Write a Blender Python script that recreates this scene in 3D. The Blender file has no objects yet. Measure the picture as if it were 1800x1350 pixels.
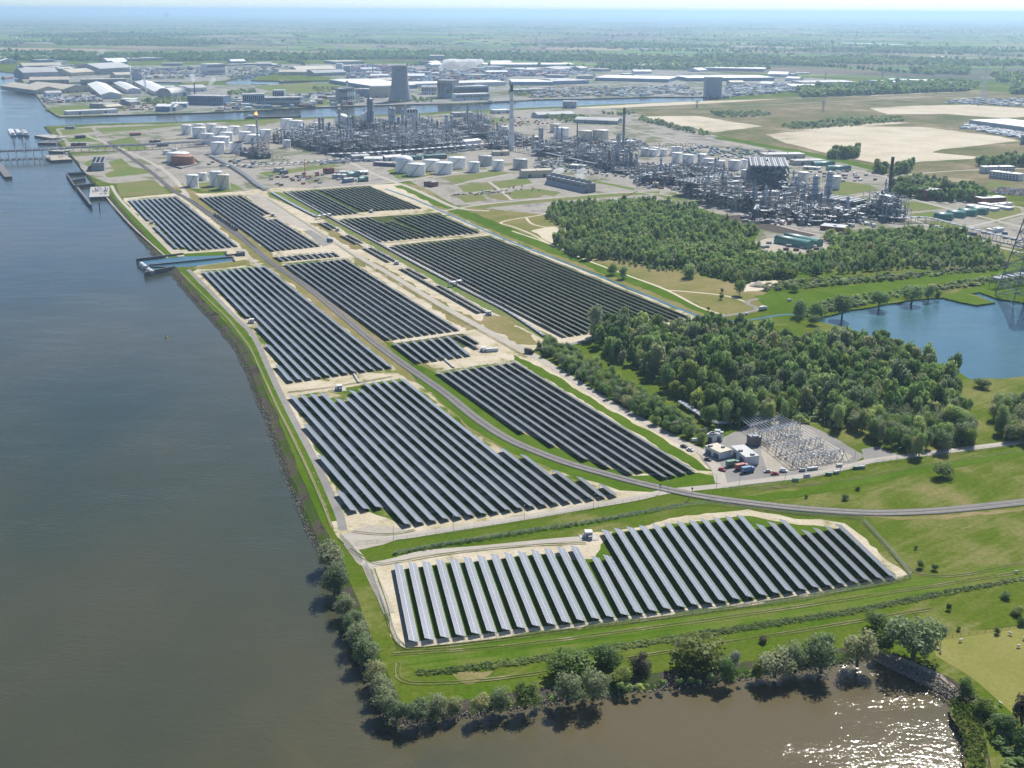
import bpy, math, random
import numpy as np
from mathutils import Vector, Matrix
from mathutils.geometry import tessellate_polygon

R = math.radians
scene = bpy.context.scene
col = scene.collection
rng = random.Random(7)

# ---------------------------------------------------------------- camera
CAM_H = 250.0
FOC = 2000.0                      # focal length in pixels of the 1800 px wide survey photo
PITCH = math.atan((675.0 - 19.0) / FOC)
ROLL = R(0.25)
cam_data = bpy.data.cameras.new("camera")
cam_data.sensor_width = 36.0
cam_data.lens = 36.0 * FOC / 1800.0
cam_data.clip_start = 1.0
cam_data.clip_end = 200000.0
cam = bpy.data.objects.new("camera", cam_data)
col.objects.link(cam)
_r = Vector((1, 0, 0)); _u = Vector((0, math.sin(PITCH), math.cos(PITCH))); FWD = Vector((0, math.cos(PITCH), -math.sin(PITCH)))
CR = _r * math.cos(ROLL) + _u * math.sin(ROLL)
CU = -_r * math.sin(ROLL) + _u * math.cos(ROLL)
_m = Matrix((CR, CU, -FWD)).transposed().to_4x4()
_m.translation = Vector((0, 0, CAM_H))
cam.matrix_world = _m
scene.camera = cam

# ---------------------------------------------------------------- sky, sun, exposure
SUN_AZ, SUN_EL = 27.0, 45.5       # degrees right of straight ahead, above the horizon
world = bpy.data.worlds.new("World"); scene.world = world; world.use_nodes = True
wn = world.node_tree.nodes; wl = world.node_tree.links
bg = wn["Background"]
sky = wn.new("ShaderNodeTexSky"); sky.sky_type = 'NISHITA'; sky.sun_disc = False
sky.sun_elevation = R(SUN_EL); sky.sun_rotation = R(SUN_AZ)
sky.altitude = 200; sky.air_density = 0.6; sky.dust_density = 0.25; sky.ozone_density = 3.0
wl.new(sky.outputs[0], bg.inputs[0]); bg.inputs[1].default_value = 0.094
sun_data = bpy.data.lights.new("sun", 'SUN'); sun_data.energy = 5.0; sun_data.angle = R(0.53); sun_data.color = (1.0, 0.965, 0.90)
sun = bpy.data.objects.new("sun", sun_data); col.objects.link(sun)
_sd = Vector((math.sin(R(SUN_AZ)) * math.cos(R(SUN_EL)), math.cos(R(SUN_AZ)) * math.cos(R(SUN_EL)), math.sin(R(SUN_EL))))
sun.rotation_euler = _sd.to_track_quat('Z', 'Y').to_euler(); sun.location = (0, 0, 400)
scene.view_settings.view_transform = 'Standard'; scene.view_settings.look = 'None'
scene.view_settings.exposure = 0.40; scene.view_settings.gamma = 1.0
scene.cycles.use_denoising = True
scene.cycles.max_bounces = 8; scene.cycles.diffuse_bounces = 2; scene.cycles.glossy_bounces = 2
scene.cycles.transparent_max_bounces = 8; scene.cycles.volume_bounces = 6
scene.cycles.sample_clamp_indirect = 4.0

# ---------------------------------------------------------------- survey helpers
def G(px, py, z=0.0):
    """ground point (at height z) that the survey photo shows at this place"""
    d = CR * (px - 900.0) + CU * (675.0 - py) + FWD * FOC
    if d.z > -0.6: d.z = -0.6
    t = (CAM_H - z) / -d.z
    return Vector((d.x * t, d.y * t, z))
def height(P, py):
    """height above P that reaches photo row py"""
    v = Vector((P[0], P[1], P[2] - CAM_H)); k = (675.0 - py) / FOC
    a, b = v.dot(CU), v.dot(FWD); au, bu = CU.z, FWD.z
    return (k * b - a) / (au - k * bu)
def mpp(P):
    return (Vector(P) - Vector((0, 0, CAM_H))).dot(FWD) / FOC     # metres per photo pixel
def away(P):
    v = Vector((P[0], P[1], 0)); return v.normalized()

# ---------------------------------------------------------------- materials
MATS = {}
def newmat(name):
    m = bpy.data.materials.new(name); m.use_nodes = True
    nt = m.node_tree; b = nt.nodes["Principled BSDF"]
    return m, nt.nodes, nt.links, b
def ramp(n, stops, interp='LINEAR'):
    r = n.new("ShaderNodeValToRGB"); r.color_ramp.interpolation = interp
    while len(r.color_ramp.elements) > 1: r.color_ramp.elements.remove(r.color_ramp.elements[-1])
    for i, (p, c) in enumerate(stops):
        e = r.color_ramp.elements[0] if i == 0 else r.color_ramp.elements.new(p)
        e.position = p; e.color = (c[0], c[1], c[2], 1)
    return r
def noise(n, l, scale, detail=4, rough=0.6, vec=None, dist=0.0):
    t = n.new("ShaderNodeTexNoise"); t.inputs["Scale"].default_value = scale; t.inputs["Detail"].default_value = detail
    t.inputs["Roughness"].default_value = rough; t.inputs["Distortion"].default_value = dist
    if vec is not None: l.new(vec, t.inputs["Vector"])
    return t
def mapping(n, l, src, sc=(1, 1, 1), rot=0.0, tex=False):
    mp = n.new("ShaderNodeMapping"); mp.vector_type = 'TEXTURE' if tex else 'POINT'; mp.inputs["Scale"].default_value = sc; mp.inputs["Rotation"].default_value = (0, 0, rot)
    l.new(src, mp.inputs[0]); return mp.outputs[0]
def mixc(n, l, fac, a, b, mode='MIX'):
    x = n.new("ShaderNodeMix"); x.data_type = 'RGBA'; x.blend_type = mode
    for sock, v in ((x.inputs[0], fac), (x.inputs[6], a), (x.inputs[7], b)):
        if hasattr(v, "links") or hasattr(v, "is_linked"): l.new(v, sock)
        elif isinstance(v, (int, float)): sock.default_value = v
        else: sock.default_value = (v[0], v[1], v[2], 1)
    return x.outputs[2]
def plain(name, c, rough=0.6, metal=0.0, var=0.12, scale=0.3, objvar=0.0):
    """painted, metal or masonry surface with faint weathering"""
    if name in MATS: return MATS[name]
    m, n, l, b = newmat(name)
    g = n.new("ShaderNodeNewGeometry")
    t = noise(n, l, scale, 5, 0.65, g.outputs["Position"])
    r = ramp(n, [(0.25, [x * (1 - 1.6 * var) for x in c]), (0.55, c), (0.85, [min(1, x * (1 + var)) for x in c])])
    l.new(t.outputs[0], r.inputs[0]); out = r.outputs[0]
    if objvar:
        oi = n.new("ShaderNodeObjectInfo"); mr = n.new("ShaderNodeMapRange")
        mr.inputs[3].default_value = 1 - objvar; mr.inputs[4].default_value = 1 + objvar
        l.new(oi.outputs["Random"], mr.inputs[0])
        v = n.new("ShaderNodeVectorMath"); v.operation = 'SCALE'; l.new(out, v.inputs[0]); l.new(mr.outputs[0], v.inputs[3]); out = v.outputs[0]
    l.new(out, b.inputs["Base Color"]); b.inputs["Roughness"].default_value = rough; b.inputs["Metallic"].default_value = metal
    MATS[name] = m; return m
def ground_mat(name, stops, scale=0.03, fine=0.5, fine_amt=0.35, big=0.004, stripe=None, bump=0.3):
    """ground cover: colour bands from two noises in world metres"""
    m, n, l, b = newmat(name)
    g = n.new("ShaderNodeNewGeometry"); P = g.outputs["Position"]
    a = noise(n, l, scale, 8, 0.62, P, 0.4)
    bgn = noise(n, l, big, 3, 0.5, P)
    mth = n.new("ShaderNodeMath"); mth.operation = 'MULTIPLY_ADD'; mth.inputs[1].default_value = 0.55; l.new(bgn.outputs[0], mth.inputs[0])
    mt2 = n.new("ShaderNodeMath"); mt2.operation = 'MULTIPLY'; mt2.inputs[1].default_value = 0.62; l.new(a.outputs[0], mt2.inputs[0]); l.new(mt2.outputs[0], mth.inputs[2])
    src = mth.outputs[0]
    if stripe:
        s = noise(n, l, 1.0, 3, 0.6, mapping(n, l, P, (stripe[1], stripe[2], 1), stripe[0], True))
        ma = n.new("ShaderNodeMath"); ma.operation = 'MULTIPLY_ADD'; ma.inputs[1].default_value = stripe[3]; ma.inputs[2].default_value = -0.5 * stripe[3]
        l.new(s.outputs[0], ma.inputs[0]); mb = n.new("ShaderNodeMath"); mb.operation = 'ADD'; l.new(ma.outputs[0], mb.inputs[0]); l.new(src, mb.inputs[1]); src = mb.outputs[0]
    r = ramp(n, stops); l.new(src, r.inputs[0])
    f = noise(n, l, fine, 6, 0.75, P)
    fr = ramp(n, [(0.25, (1 - fine_amt,) * 3), (0.75, (1 + fine_amt * 0.7,) * 3)]); l.new(f.outputs[0], fr.inputs[0])
    l.new(mixc(n, l, 1.0, r.outputs[0], fr.outputs[0], 'MULTIPLY'), b.inputs["Base Color"])
    b.inputs["Roughness"].default_value = 1.0; b.inputs["Specular IOR Level"].default_value = 0.0
    if bump:
        bp = n.new("ShaderNodeBump"); bp.inputs["Strength"].default_value = bump; bp.inputs["Distance"].default_value = 0.6
        l.new(f.outputs[0], bp.inputs["Height"]); l.new(bp.outputs[0], b.inputs["Normal"])
    MATS[name] = m; return m
_mv = G(1400, 1057) - G(740, 1141); MOW = math.atan2(_mv.y, _mv.x)
LUSH = (0.073, 0.135, 0.008); MID = (0.104, 0.142, 0.017); DRY = (0.235, 0.205, 0.085); BARE = (0.30, 0.235, 0.13); SAND = (0.56, 0.49, 0.37); DARKG = (0.046, 0.090, 0.008)
ground_mat("meadow_grass", [(0.36, DARKG), (0.46, LUSH), (0.60, MID), (0.68, (0.175, 0.185, 0.055)), (0.78, DRY)], 0.022, 0.45, 0.42, 0.006, (MOW + 0.4, 30.0, 4.0, 0.25))
ground_mat("lush_grass", [(0.35, DARKG), (0.5, LUSH), (0.68, (0.105, 0.165, 0.018)), (0.78, MID)], 0.05, 0.6, 0.4)
ground_mat("mown_grass", [(0.33, (0.045, 0.09, 0.015)), (0.46, LUSH), (0.58, (0.100, 0.160, 0.018)), (0.72, (0.15, 0.17, 0.04))], 0.04, 0.6, 0.35, 0.01, (MOW, 70.0, 3.6, 0.8))
ground_mat("lawn_grass", [(0.38, (0.115, 0.175, 0.042)), (0.55, (0.145, 0.19, 0.055)), (0.68, (0.20, 0.19, 0.08))], 0.02, 0.3, 0.2)
ground_mat("dry_grass", [(0.36, (0.115, 0.160, 0.035)), (0.50, (0.19, 0.185, 0.06)), (0.60, DRY), (0.72, BARE)], 0.03, 0.4, 0.3)
ground_mat("heath_grass", [(0.36, (0.065, 0.10, 0.03)), (0.46, (0.11, 0.13, 0.05)), (0.56, (0.17, 0.16, 0.075)), (0.66, (0.23, 0.19, 0.115)), (0.74, (0.34, 0.29, 0.2))], 0.012, 0.1, 0.4, 0.004, (0.3, 60.0, 12.0, 0.35))
ground_mat("pasture_grass", [(0.36, (0.17, 0.195, 0.042)), (0.54, (0.225, 0.225, 0.062)), (0.7, (0.27, 0.245, 0.09))], 0.03, 0.6, 0.24)
ground_mat("sand", [(0.34, (0.46, 0.40, 0.29)), (0.52, SAND), (0.7, (0.62, 0.55, 0.43))], 0.03, 0.4, 0.2)
ground_mat("sand_waste", [(0.33, (0.16, 0.17, 0.08)), (0.40, (0.36, 0.31, 0.21)), (0.46, (0.47, 0.41, 0.31)), (0.58, SAND), (0.72, (0.60, 0.53, 0.42))], 0.012, 0.12, 0.24, 0.003, (0.5, 90.0, 8.0, 0.3))
ground_mat("sandy_ground", [(0.40, LUSH), (0.46, (0.20, 0.21, 0.07)), (0.51, (0.46, 0.40, 0.27)), (0.62, SAND), (0.75, (0.6, 0.53, 0.42))], 0.06, 0.5, 0.28)
ground_mat("row_ground", [(0.42, DARKG), (0.50, LUSH), (0.56, (0.17, 0.19, 0.05)), (0.61, (0.42, 0.36, 0.24)), (0.7, SAND)], 0.05, 0.5, 0.3)
ground_mat("row_shade_grass", [(0.38, (0.03, 0.05, 0.012)), (0.55, (0.06, 0.085, 0.02)), (0.7, (0.12, 0.12, 0.05))], 0.05, 0.5, 0.3)  # grass colour darkened to stand for the shade between far panel rows
ground_mat("gravel", [(0.35, (0.28, 0.25, 0.21)), (0.5, (0.38, 0.345, 0.29)), (0.7, (0.46, 0.41, 0.34))], 0.04, 0.5, 0.22)
ground_mat("industrial_yard", [(0.34, (0.17, 0.165, 0.15)), (0.43, (0.27, 0.255, 0.225)), (0.50, (0.15, 0.165, 0.075)), (0.55, (0.31, 0.29, 0.25)), (0.64, (0.36, 0.33, 0.285)), (0.72, (0.20, 0.19, 0.175))], 0.022, 0.16, 0.36, 0.006)
ground_mat("port_yard", [(0.34, (0.20, 0.20, 0.19)), (0.45, (0.30, 0.295, 0.28)), (0.54, (0.13, 0.16, 0.07)), (0.6, (0.34, 0.33, 0.31)), (0.72, (0.24, 0.235, 0.225))], 0.012, 0.05, 0.4, 0.004)
ground_mat("track_soil", [(0.36, (0.16, 0.15, 0.07)), (0.5, (0.26, 0.225, 0.14)), (0.62, (0.13, 0.16, 0.04)), (0.7, (0.32, 0.28, 0.19))], 0.08, 0.6, 0.3)
ground_mat("asphalt", [(0.36, (0.19, 0.18, 0.17)), (0.5, (0.25, 0.24, 0.225)), (0.7, (0.31, 0.295, 0.27))], 0.06, 0.8, 0.18)
ground_mat("concrete_road", [(0.36, (0.33, 0.30, 0.26)), (0.5, (0.41, 0.375, 0.325)), (0.7, (0.47, 0.43, 0.37))], 0.06, 0.8, 0.18)
ground_mat("dark_soil", [(0.4, (0.06, 0.05, 0.045)), (0.6, (0.10, 0.085, 0.075))], 0.05, 0.5, 0.2)
ground_mat("ballast", [(0.4, (0.30, 0.28, 0.255)), (0.6, (0.42, 0.39, 0.355))], 0.3, 1.2, 0.3)
ground_mat("bank_soil", [(0.38, (0.035, 0.032, 0.03)), (0.48, (0.075, 0.067, 0.058)), (0.56, (0.12, 0.10, 0.08)), (0.63, (0.07, 0.11, 0.025))], 0.10, 1.3, 0.55, 0.03, None, 0.9)
ground_mat("slip_stone", [(0.38, (0.14, 0.12, 0.10)), (0.48, (0.34, 0.29, 0.235)), (0.64, (0.48, 0.42, 0.34))], 0.25, 1.4, 0.5)
ground_mat("reed_grass", [(0.36, (0.14, 0.14, 0.05)), (0.52, (0.20, 0.16, 0.07)), (0.66, (0.13, 0.17, 0.04))], 0.12, 0.9, 0.35)

def farm_mat():
    m, n, l, b = newmat("farmland")
    g = n.new("ShaderNodeNewGeometry"); P = g.outputs["Position"]
    def bricks(rot, w, h, seed):
        t = n.new("ShaderNodeTexBrick"); t.inputs["Color1"].default_value = (0, 0, 0, 1); t.inputs["Color2"].default_value = (1, 1, 1, 1)
        t.inputs["Mortar Size"].default_value = 0.0; t.inputs["Scale"].default_value = 1.0
        t.inputs["Brick Width"].default_value = w; t.inputs["Row Height"].default_value = h; t.offset = 0.37; t.squash = 1.0
        nd = noise(n, l, 0.0006, 2, 0.5, P)
        vm = n.new("ShaderNodeVectorMath"); vm.operation = 'MULTIPLY_ADD'; vm.inputs[1].default_value = (900, 900, 0)
        l.new(nd.outputs[1], vm.inputs[0]); l.new(P, vm.inputs[2])
        l.new(mapping(n, l, vm.outputs[0], (1, 1, 1), rot), t.inputs["Vector"]); return t.outputs[0]
    a = bricks(0.35, 620, 240, 1); c2 = bricks(-0.55, 900, 420, 2)
    pal = [(0.0, (0.05, 0.10, 0.02)), (0.14, (0.13, 0.20, 0.03)), (0.26, (0.17, 0.13, 0.085)), (0.36, (0.09, 0.17, 0.02)), (0.48, (0.12, 0.095, 0.075)), (0.58, (0.06, 0.11, 0.025)),
           (0.68, (0.24, 0.21, 0.12)), (0.78, (0.14, 0.22, 0.03)), (0.88, (0.30, 0.25, 0.17)), (0.95, (0.08, 0.14, 0.03))]
    r = ramp(n, pal, 'CONSTANT'); l.new(a, r.inputs[0])
    r2 = ramp(n, [(0.0, (0.7, 0.7, 0.7)), (0.3, (1.0, 1.0, 0.95)), (0.6, (0.85, 0.9, 0.8)), (0.8, (1.2, 1.1, 1.1))], 'CONSTANT'); l.new(c2, r2.inputs[0])
    l.new(mixc(n, l, 1.0, r.outputs[0], r2.outputs[0], 'MULTIPLY'), b.inputs["Base Color"])
    b.inputs["Roughness"].default_value = 0.95; b.inputs["Specular IOR Level"].default_value = 0.1
    MATS["farmland"] = m
farm_mat()

def water_mat(name, deep, shoal, ripple=0.35, amp=0.5, silt=False):
    m, n, l, b = newmat(name)
    g = n.new("ShaderNodeNewGeometry"); P = g.outputs["Position"]
    a = noise(n, l, 0.006, 4, 0.5, mapping(n, l, P, (1, 0.5, 1), 0.5))
    r = ramp(n, [(0.36, deep), (0.64, shoal)]); l.new(a.outputs[0], r.inputs[0]); wc = r.outputs[0]
    if silt:                                   # muddy shallows of the cove, mixing raggedly into the river
        c0 = G(1340, 1250); sv = n.new("ShaderNodeVectorMath"); sv.operation = 'SUBTRACT'; sv.inputs[1].default_value = (c0.x, c0.y, 0); l.new(P, sv.inputs[0])
        ln = n.new("ShaderNodeVectorMath"); ln.operation = 'LENGTH'; l.new(mapping(n, l, sv.outputs[0], (1.0, 1.9, 0.0), 0.0), ln.inputs[0])
        nz = noise(n, l, 0.02, 5, 0.6, P, 1.0); ad0 = n.new("ShaderNodeMath"); ad0.operation = 'MULTIPLY_ADD'; ad0.inputs[1].default_value = 160.0; l.new(nz.outputs[0], ad0.inputs[0]); l.new(ln.outputs["Value"], ad0.inputs[2])
        sr = n.new("ShaderNodeMapRange"); sr.interpolation_type = 'SMOOTHSTEP'; sr.inputs[1].default_value = 120.0; sr.inputs[2].default_value = 290.0; sr.inputs[3].default_value = 1.0; sr.inputs[4].default_value = 0.0; l.new(ad0.outputs[0], sr.inputs[0])
        wc = mixc(n, l, sr.outputs[0], wc, (0.115, 0.094, 0.052))
    l.new(wc, b.inputs["Base Color"])
    b.inputs["Roughness"].default_value = 0.06; b.inputs["IOR"].default_value = 1.33; b.inputs["Specular IOR Level"].default_value = 0.5
    w1 = noise(n, l, ripple, 4, 0.62, mapping(n, l, P, (0.55, 1.0, 1), 0.9), 0.5)
    w2 = noise(n, l, ripple * 0.09, 3, 0.5, mapping(n, l, P, (0.5, 1.0, 1), 0.6))
    gust = noise(n, l, 0.012, 4, 0.6, mapping(n, l, P, (1, 2.2, 1), 0.7))
    gr = ramp(n, [(0.38, (0.35,) * 3), (0.66, (1.0,) * 3)]); l.new(gust.outputs[0], gr.inputs[0])
    ad = n.new("ShaderNodeMath"); ad.operation = 'MULTIPLY_ADD'; ad.inputs[1].default_value = 2.0; l.new(w2.outputs[0], ad.inputs[0]); l.new(w1.outputs[0], ad.inputs[2])
    st = n.new("ShaderNodeMath"); st.operation = 'MULTIPLY'; st.inputs[1].default_value = amp; l.new(gr.outputs[0], st.inputs[0])
    bp = n.new("ShaderNodeBump"); bp.inputs["Distance"].default_value = 0.9
    l.new(st.outputs[0], bp.inputs["Strength"]); l.new(ad.outputs[0], bp.inputs["Height"]); l.new(bp.outputs[0], b.inputs["Normal"])
    MATS[name] = m
water_mat("river_water", (0.036, 0.052, 0.036), (0.068, 0.068, 0.038), 0.5, 0.33, True)
water_mat("lake_water", (0.050, 0.125, 0.165), (0.075, 0.160, 0.180), 0.6, 0.36)

def leaf_mat(name, c, spread=0.3):
    m, n, l, b = newmat(name)
    oi = n.new("ShaderNodeObjectInfo"); g = n.new("ShaderNodeNewGeometry")
    t = noise(n, l, 0.35, 3, 0.6, g.outputs["Position"])
    dk = [x * (1 - spread) for x in c]; lt = [c[0] * (1 + spread * 1.2), c[1] * (1 + spread), c[2] * (1 + spread * 0.6)]
    r = ramp(n, [(0.2, dk), (0.5, c), (0.8, lt)]); l.new(t.outputs[0], r.inputs[0])
    r2 = ramp(n, [(0.0, (0.62, 0.70, 0.72)), (0.25, (0.85, 0.95, 0.85)), (0.5, (1, 1, 1)), (0.75, (1.15, 1.1, 1.2)), (1.0, (1.5, 1.3, 1.1))]); l.new(oi.outputs["Random"], r2.inputs[0])
    cc = mixc(n, l, 1.0, r.outputs[0], r2.outputs[0], 'MULTIPLY')
    l.new(cc, b.inputs["Base Color"]); b.inputs["Roughness"].default_value = 0.55; b.inputs["Specular IOR Level"].default_value = 0.25
    tr = n.new("ShaderNodeBsdfTranslucent"); l.new(cc, tr.inputs[0]); ms = n.new("ShaderNodeMixShader"); ms.inputs[0].default_value = 0.5
    out = n["Material Output"]; l.new(b.outputs[0], ms.inputs[1]); l.new(tr.outputs[0], ms.inputs[2]); l.new(ms.outputs[0], out.inputs[0])
    MATS[name] = m
leaf_mat("poplar_leaf", (0.209, 0.320, 0.090)); leaf_mat("willow_leaf", (0.296, 0.344, 0.184)); leaf_mat("bush_leaf", (0.208, 0.283, 0.059))
leaf_mat("dark_leaf", (0.125, 0.205, 0.059)); leaf_mat("young_leaf", (0.330, 0.440, 0.151)); leaf_mat("blossom_leaf", (0.42, 0.42, 0.36), 0.4); leaf_mat("yellow_leaf", (0.189, 0.217, 0.035))
leaf_mat("reed_leaf", (0.11, 0.18, 0.025))
leaf_mat("bare_twig", (0.12, 0.11, 0.08))
BARK = plain("bark", (0.10, 0.08, 0.06), 0.9)

def solar_mat():
    m, n, l, b = newmat("solar_glass")
    g = n.new("ShaderNodeNewGeometry"); t = noise(n, l, 0.05, 3, 0.5, g.outputs["Position"])
    r = ramp(n, [(0.3, (0.090, 0.102, 0.126)), (0.7, (0.120, 0.132, 0.158))]); l.new(t.outputs[0], r.inputs[0]); l.new(r.outputs[0], b.inputs["Base Color"])
    b.inputs["Roughness"].default_value = 0.42; b.inputs["IOR"].default_value = 1.6
    b.inputs["Coat Weight"].default_value = 0.6; b.inputs["Coat Roughness"].default_value = 0.12
    MATS["solar_glass"] = m
solar_mat()
plain("aluminium", (0.62, 0.64, 0.66), 0.42, 0.35, 0.06); plain("galvanised", (0.36, 0.38, 0.40), 0.55, 0.3); plain("panel_back", (0.035, 0.037, 0.042), 0.7, 0.0)
plain("white_paint", (0.80, 0.80, 0.78), 0.5, 0, 0.07, 0.15); plain("tank_white", (0.88, 0.885, 0.875), 0.45, 0, 0.06, 0.08, 0.06); plain("tank_grey", (0.45, 0.455, 0.45), 0.5); plain("tank_cream", (0.68, 0.64, 0.52), 0.5)
plain("tank_red", (0.36, 0.15, 0.09), 0.7); plain("steel_grey", (0.25, 0.27, 0.30), 0.5, 0.3, 0.25, 0.2); plain("steel_dark", (0.125, 0.133, 0.148), 0.55, 0.2, 0.25, 0.2)
plain("silver_clad", (0.48, 0.50, 0.53), 0.5, 0.3, 0.15, 0.3); plain("rust", (0.22, 0.105, 0.07), 0.8, 0, 0.2); plain("chimney_red", (0.06, 0.032, 0.032), 0.8); plain("brick_red", (0.26, 0.085, 0.06), 0.8); plain("concrete", (0.40, 0.385, 0.36), 0.85, 0, 0.15, 0.06)
plain("concrete_dark", (0.16, 0.155, 0.15), 0.85, 0, 0.25, 0.1); plain("concrete_tower", (0.30, 0.32, 0.345), 0.85, 0, 0.14, 0.03); plain("roof_white", (0.72, 0.72, 0.70), 0.6, 0, 0.06, 0.03, 0.1); plain("roof_grey", (0.42, 0.42, 0.41), 0.7, 0, 0.12, 0.04, 0.15)
plain("roof_beige", (0.52, 0.47, 0.37), 0.7, 0, 0.1, 0.04, 0.1); plain("roof_green", (0.10, 0.26, 0.22), 0.5, 0, 0.12, 0.2, 0.1); plain("wall_grey", (0.33, 0.35, 0.37), 0.7, 0, 0.1, 0.1, 0.15); plain("wall_blue", (0.16, 0.24, 0.34), 0.6, 0, 0.1, 0.1, 0.15)
plain("wall_white", (0.66, 0.67, 0.68), 0.6, 0, 0.07, 0.1, 0.08); plain("wall_cream", (0.50, 0.46, 0.36), 0.7, 0, 0.08); plain("window_dark", (0.025, 0.03, 0.035), 0.15); plain("rubber", (0.03, 0.03, 0.03), 0.8)
plain("timber", (0.16, 0.11, 0.075), 0.85); plain("rail_steel", (0.34, 0.30, 0.27), 0.5, 0.2); plain("stone", (0.30, 0.27, 0.22), 0.85, 0, 0.5, 0.7); plain("sleeper", (0.36, 0.34, 0.31), 0.85)
plain("crane_red", (0.52, 0.09, 0.05), 0.5); plain("blue_paint", (0.07, 0.17, 0.33), 0.5); plain("green_paint", (0.08, 0.22, 0.15), 0.5); plain("red_paint", (0.38, 0.10, 0.08), 0.5); plain("dark_paint", (0.03, 0.035, 0.045), 0.4); plain("yellow_paint", (0.62, 0.38, 0.05), 0.5)
plain("car_white", (0.75, 0.76, 0.77), 0.3); plain("car_silver", (0.42, 0.44, 0.46), 0.3, 0.5); plain("car_red", (0.40, 0.03, 0.03), 0.3); plain("car_blue", (0.05, 0.12, 0.28), 0.3); plain("wool", (0.72, 0.68, 0.58), 0.95); plain("fence_green", (0.16, 0.25, 0.20), 0.6); plain("fence_wire", (0.50, 0.53, 0.52), 0.5, 0.4)

# ---------------------------------------------------------------- object helpers
def tag(o, label=None, cat=None, group=None, kind=None):
    if label: o["label"] = label
    if cat: o["category"] = cat
    if group: o["group"] = group
    if kind: o["kind"] = kind
    return o
def empty(name, loc=(0, 0, 0), rz=0.0):
    o = bpy.data.objects.new(name, None); o.location = loc; o.rotation_euler = (0, 0, rz); o.empty_display_size = 1; col.objects.link(o); return o
def link(name, me, parent=None, loc=None, rz=0.0):
    o = bpy.data.objects.new(name, me); col.objects.link(o)
    if parent is not None: o.parent = parent
    if loc is not None: o.location = loc
    if rz: o.rotation_euler = (0, 0, rz)
    return o
class MB:
    """collects faces of one part, each with its material slot"""
    def __init__(self): self.v = []; self.f = []; self.mi = []; self.mats = []; self.sm = []
    def slot(self, m):
        m = MATS[m] if isinstance(m, str) else m
        if m not in self.mats: self.mats.append(m)
        return self.mats.index(m)
    def add(self, vs, fs, m, smooth=False):
        b = len(self.v); s = self.slot(m); self.v += [tuple(x) for x in vs]
        for f in fs: self.f.append([b + i for i in f]); self.mi.append(s); self.sm.append(smooth)
    def box(self, c, s, m, rz=0.0, taper=1.0):
        x, y, z = s[0] / 2, s[1] / 2, s[2] / 2; cs, sn = math.cos(rz), math.sin(rz); vs = []
        for k, t in ((-1, 1.0), (1, taper)):
            for a, b in ((-1, -1), (1, -1), (1, 1), (-1, 1)):
                X, Y = a * x * t, b * y * t; vs.append((c[0] + X * cs - Y * sn, c[1] + X * sn + Y * cs, c[2] + k * z))
        self.add(vs, [(3, 2, 1, 0), (4, 5, 6, 7), (0, 1, 5, 4), (1, 2, 6, 5), (2, 3, 7, 6), (3, 0, 4, 7)], m)
    def cyl(self, c, r0, r1, h, m, n=16, cap=True, smooth=True):
        vs = [(c[0] + r0 * math.cos(2 * math.pi * i / n), c[1] + r0 * math.sin(2 * math.pi * i / n), c[2]) for i in range(n)]
        vs += [(c[0] + r1 * math.cos(2 * math.pi * i / n), c[1] + r1 * math.sin(2 * math.pi * i / n), c[2] + h) for i in range(n)]
        self.add(vs, [(i, (i + 1) % n, n + (i + 1) % n, n + i) for i in range(n)], m, smooth)
        if cap: self.add(vs[n:], [tuple(range(n))], m)
    def lathe(self, c, prof, m, n=20, smooth=True):
        vs = []; k = len(prof)
        for r, z in prof: vs += [(c[0] + r * math.cos(2 * math.pi * i / n), c[1] + r * math.sin(2 * math.pi * i / n), c[2] + z) for i in range(n)]
        self.add(vs, [(j * n + i, j * n + (i + 1) % n, (j + 1) * n + (i + 1) % n, (j + 1) * n + i) for j in range(k - 1) for i in range(n)], m, smooth)
    def tube(self, a, b, r, m, n=6, r2=None):
        a, b = Vector(a), Vector(b); d = b - a
        if d.length < 1e-6: return
        q = d.to_track_quat('Z', 'Y'); r2 = r if r2 is None else r2
        vs = [a + q @ Vector((r * math.cos(2 * math.pi * i / n), r * math.sin(2 * math.pi * i / n), 0)) for i in range(n)]
        vs += [b + q @ Vector((r2 * math.cos(2 * math.pi * i / n), r2 * math.sin(2 * math.pi * i / n), 0)) for i in range(n)]
        self.add(vs, [(i, (i + 1) % n, n + (i + 1) % n, n + i) for i in range(n)] + [tuple(range(n - 1, -1, -1)), tuple(range(n, 2 * n))], m, n > 4)
    def bar(self, a, b, w, m): self.tube(a, b, w * 0.7071, m, 4)
    def quad(self, a, b, c, d, m): self.add([a, b, c, d], [(0, 1, 2, 3)], m)
    def mesh(self, name):
        me = bpy.data.meshes.new(name); me.from_pydata(self.v, [], self.f)
        for m in self.mats: me.materials.append(m)
        me.polygons.foreach_set("material_index", self.mi); me.polygons.foreach_set("use_smooth", self.sm); me.update(); return me
    def build(self, name, parent=None, loc=None, rz=0.0):
        return link(name, self.mesh(name), parent, loc, rz)
ORD = "first second third fourth fifth sixth seventh eighth ninth tenth eleventh twelfth thirteenth fourteenth fifteenth sixteenth seventeenth eighteenth nineteenth twentieth".split()
def ordw(i):
    if i < 20: return ORD[i]
    if i >= 99: return "hundred-and-" + ordw(i - 100) if i > 99 else "hundredth"
    tens = ["", "", "twent", "thirt", "fort", "fift", "sixt", "sevent", "eight", "ninet"]; t, u = divmod(i + 1, 10)
    return (tens[t] + "y-" + ORD[u - 1]) if u else tens[t] + "ieth"

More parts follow.
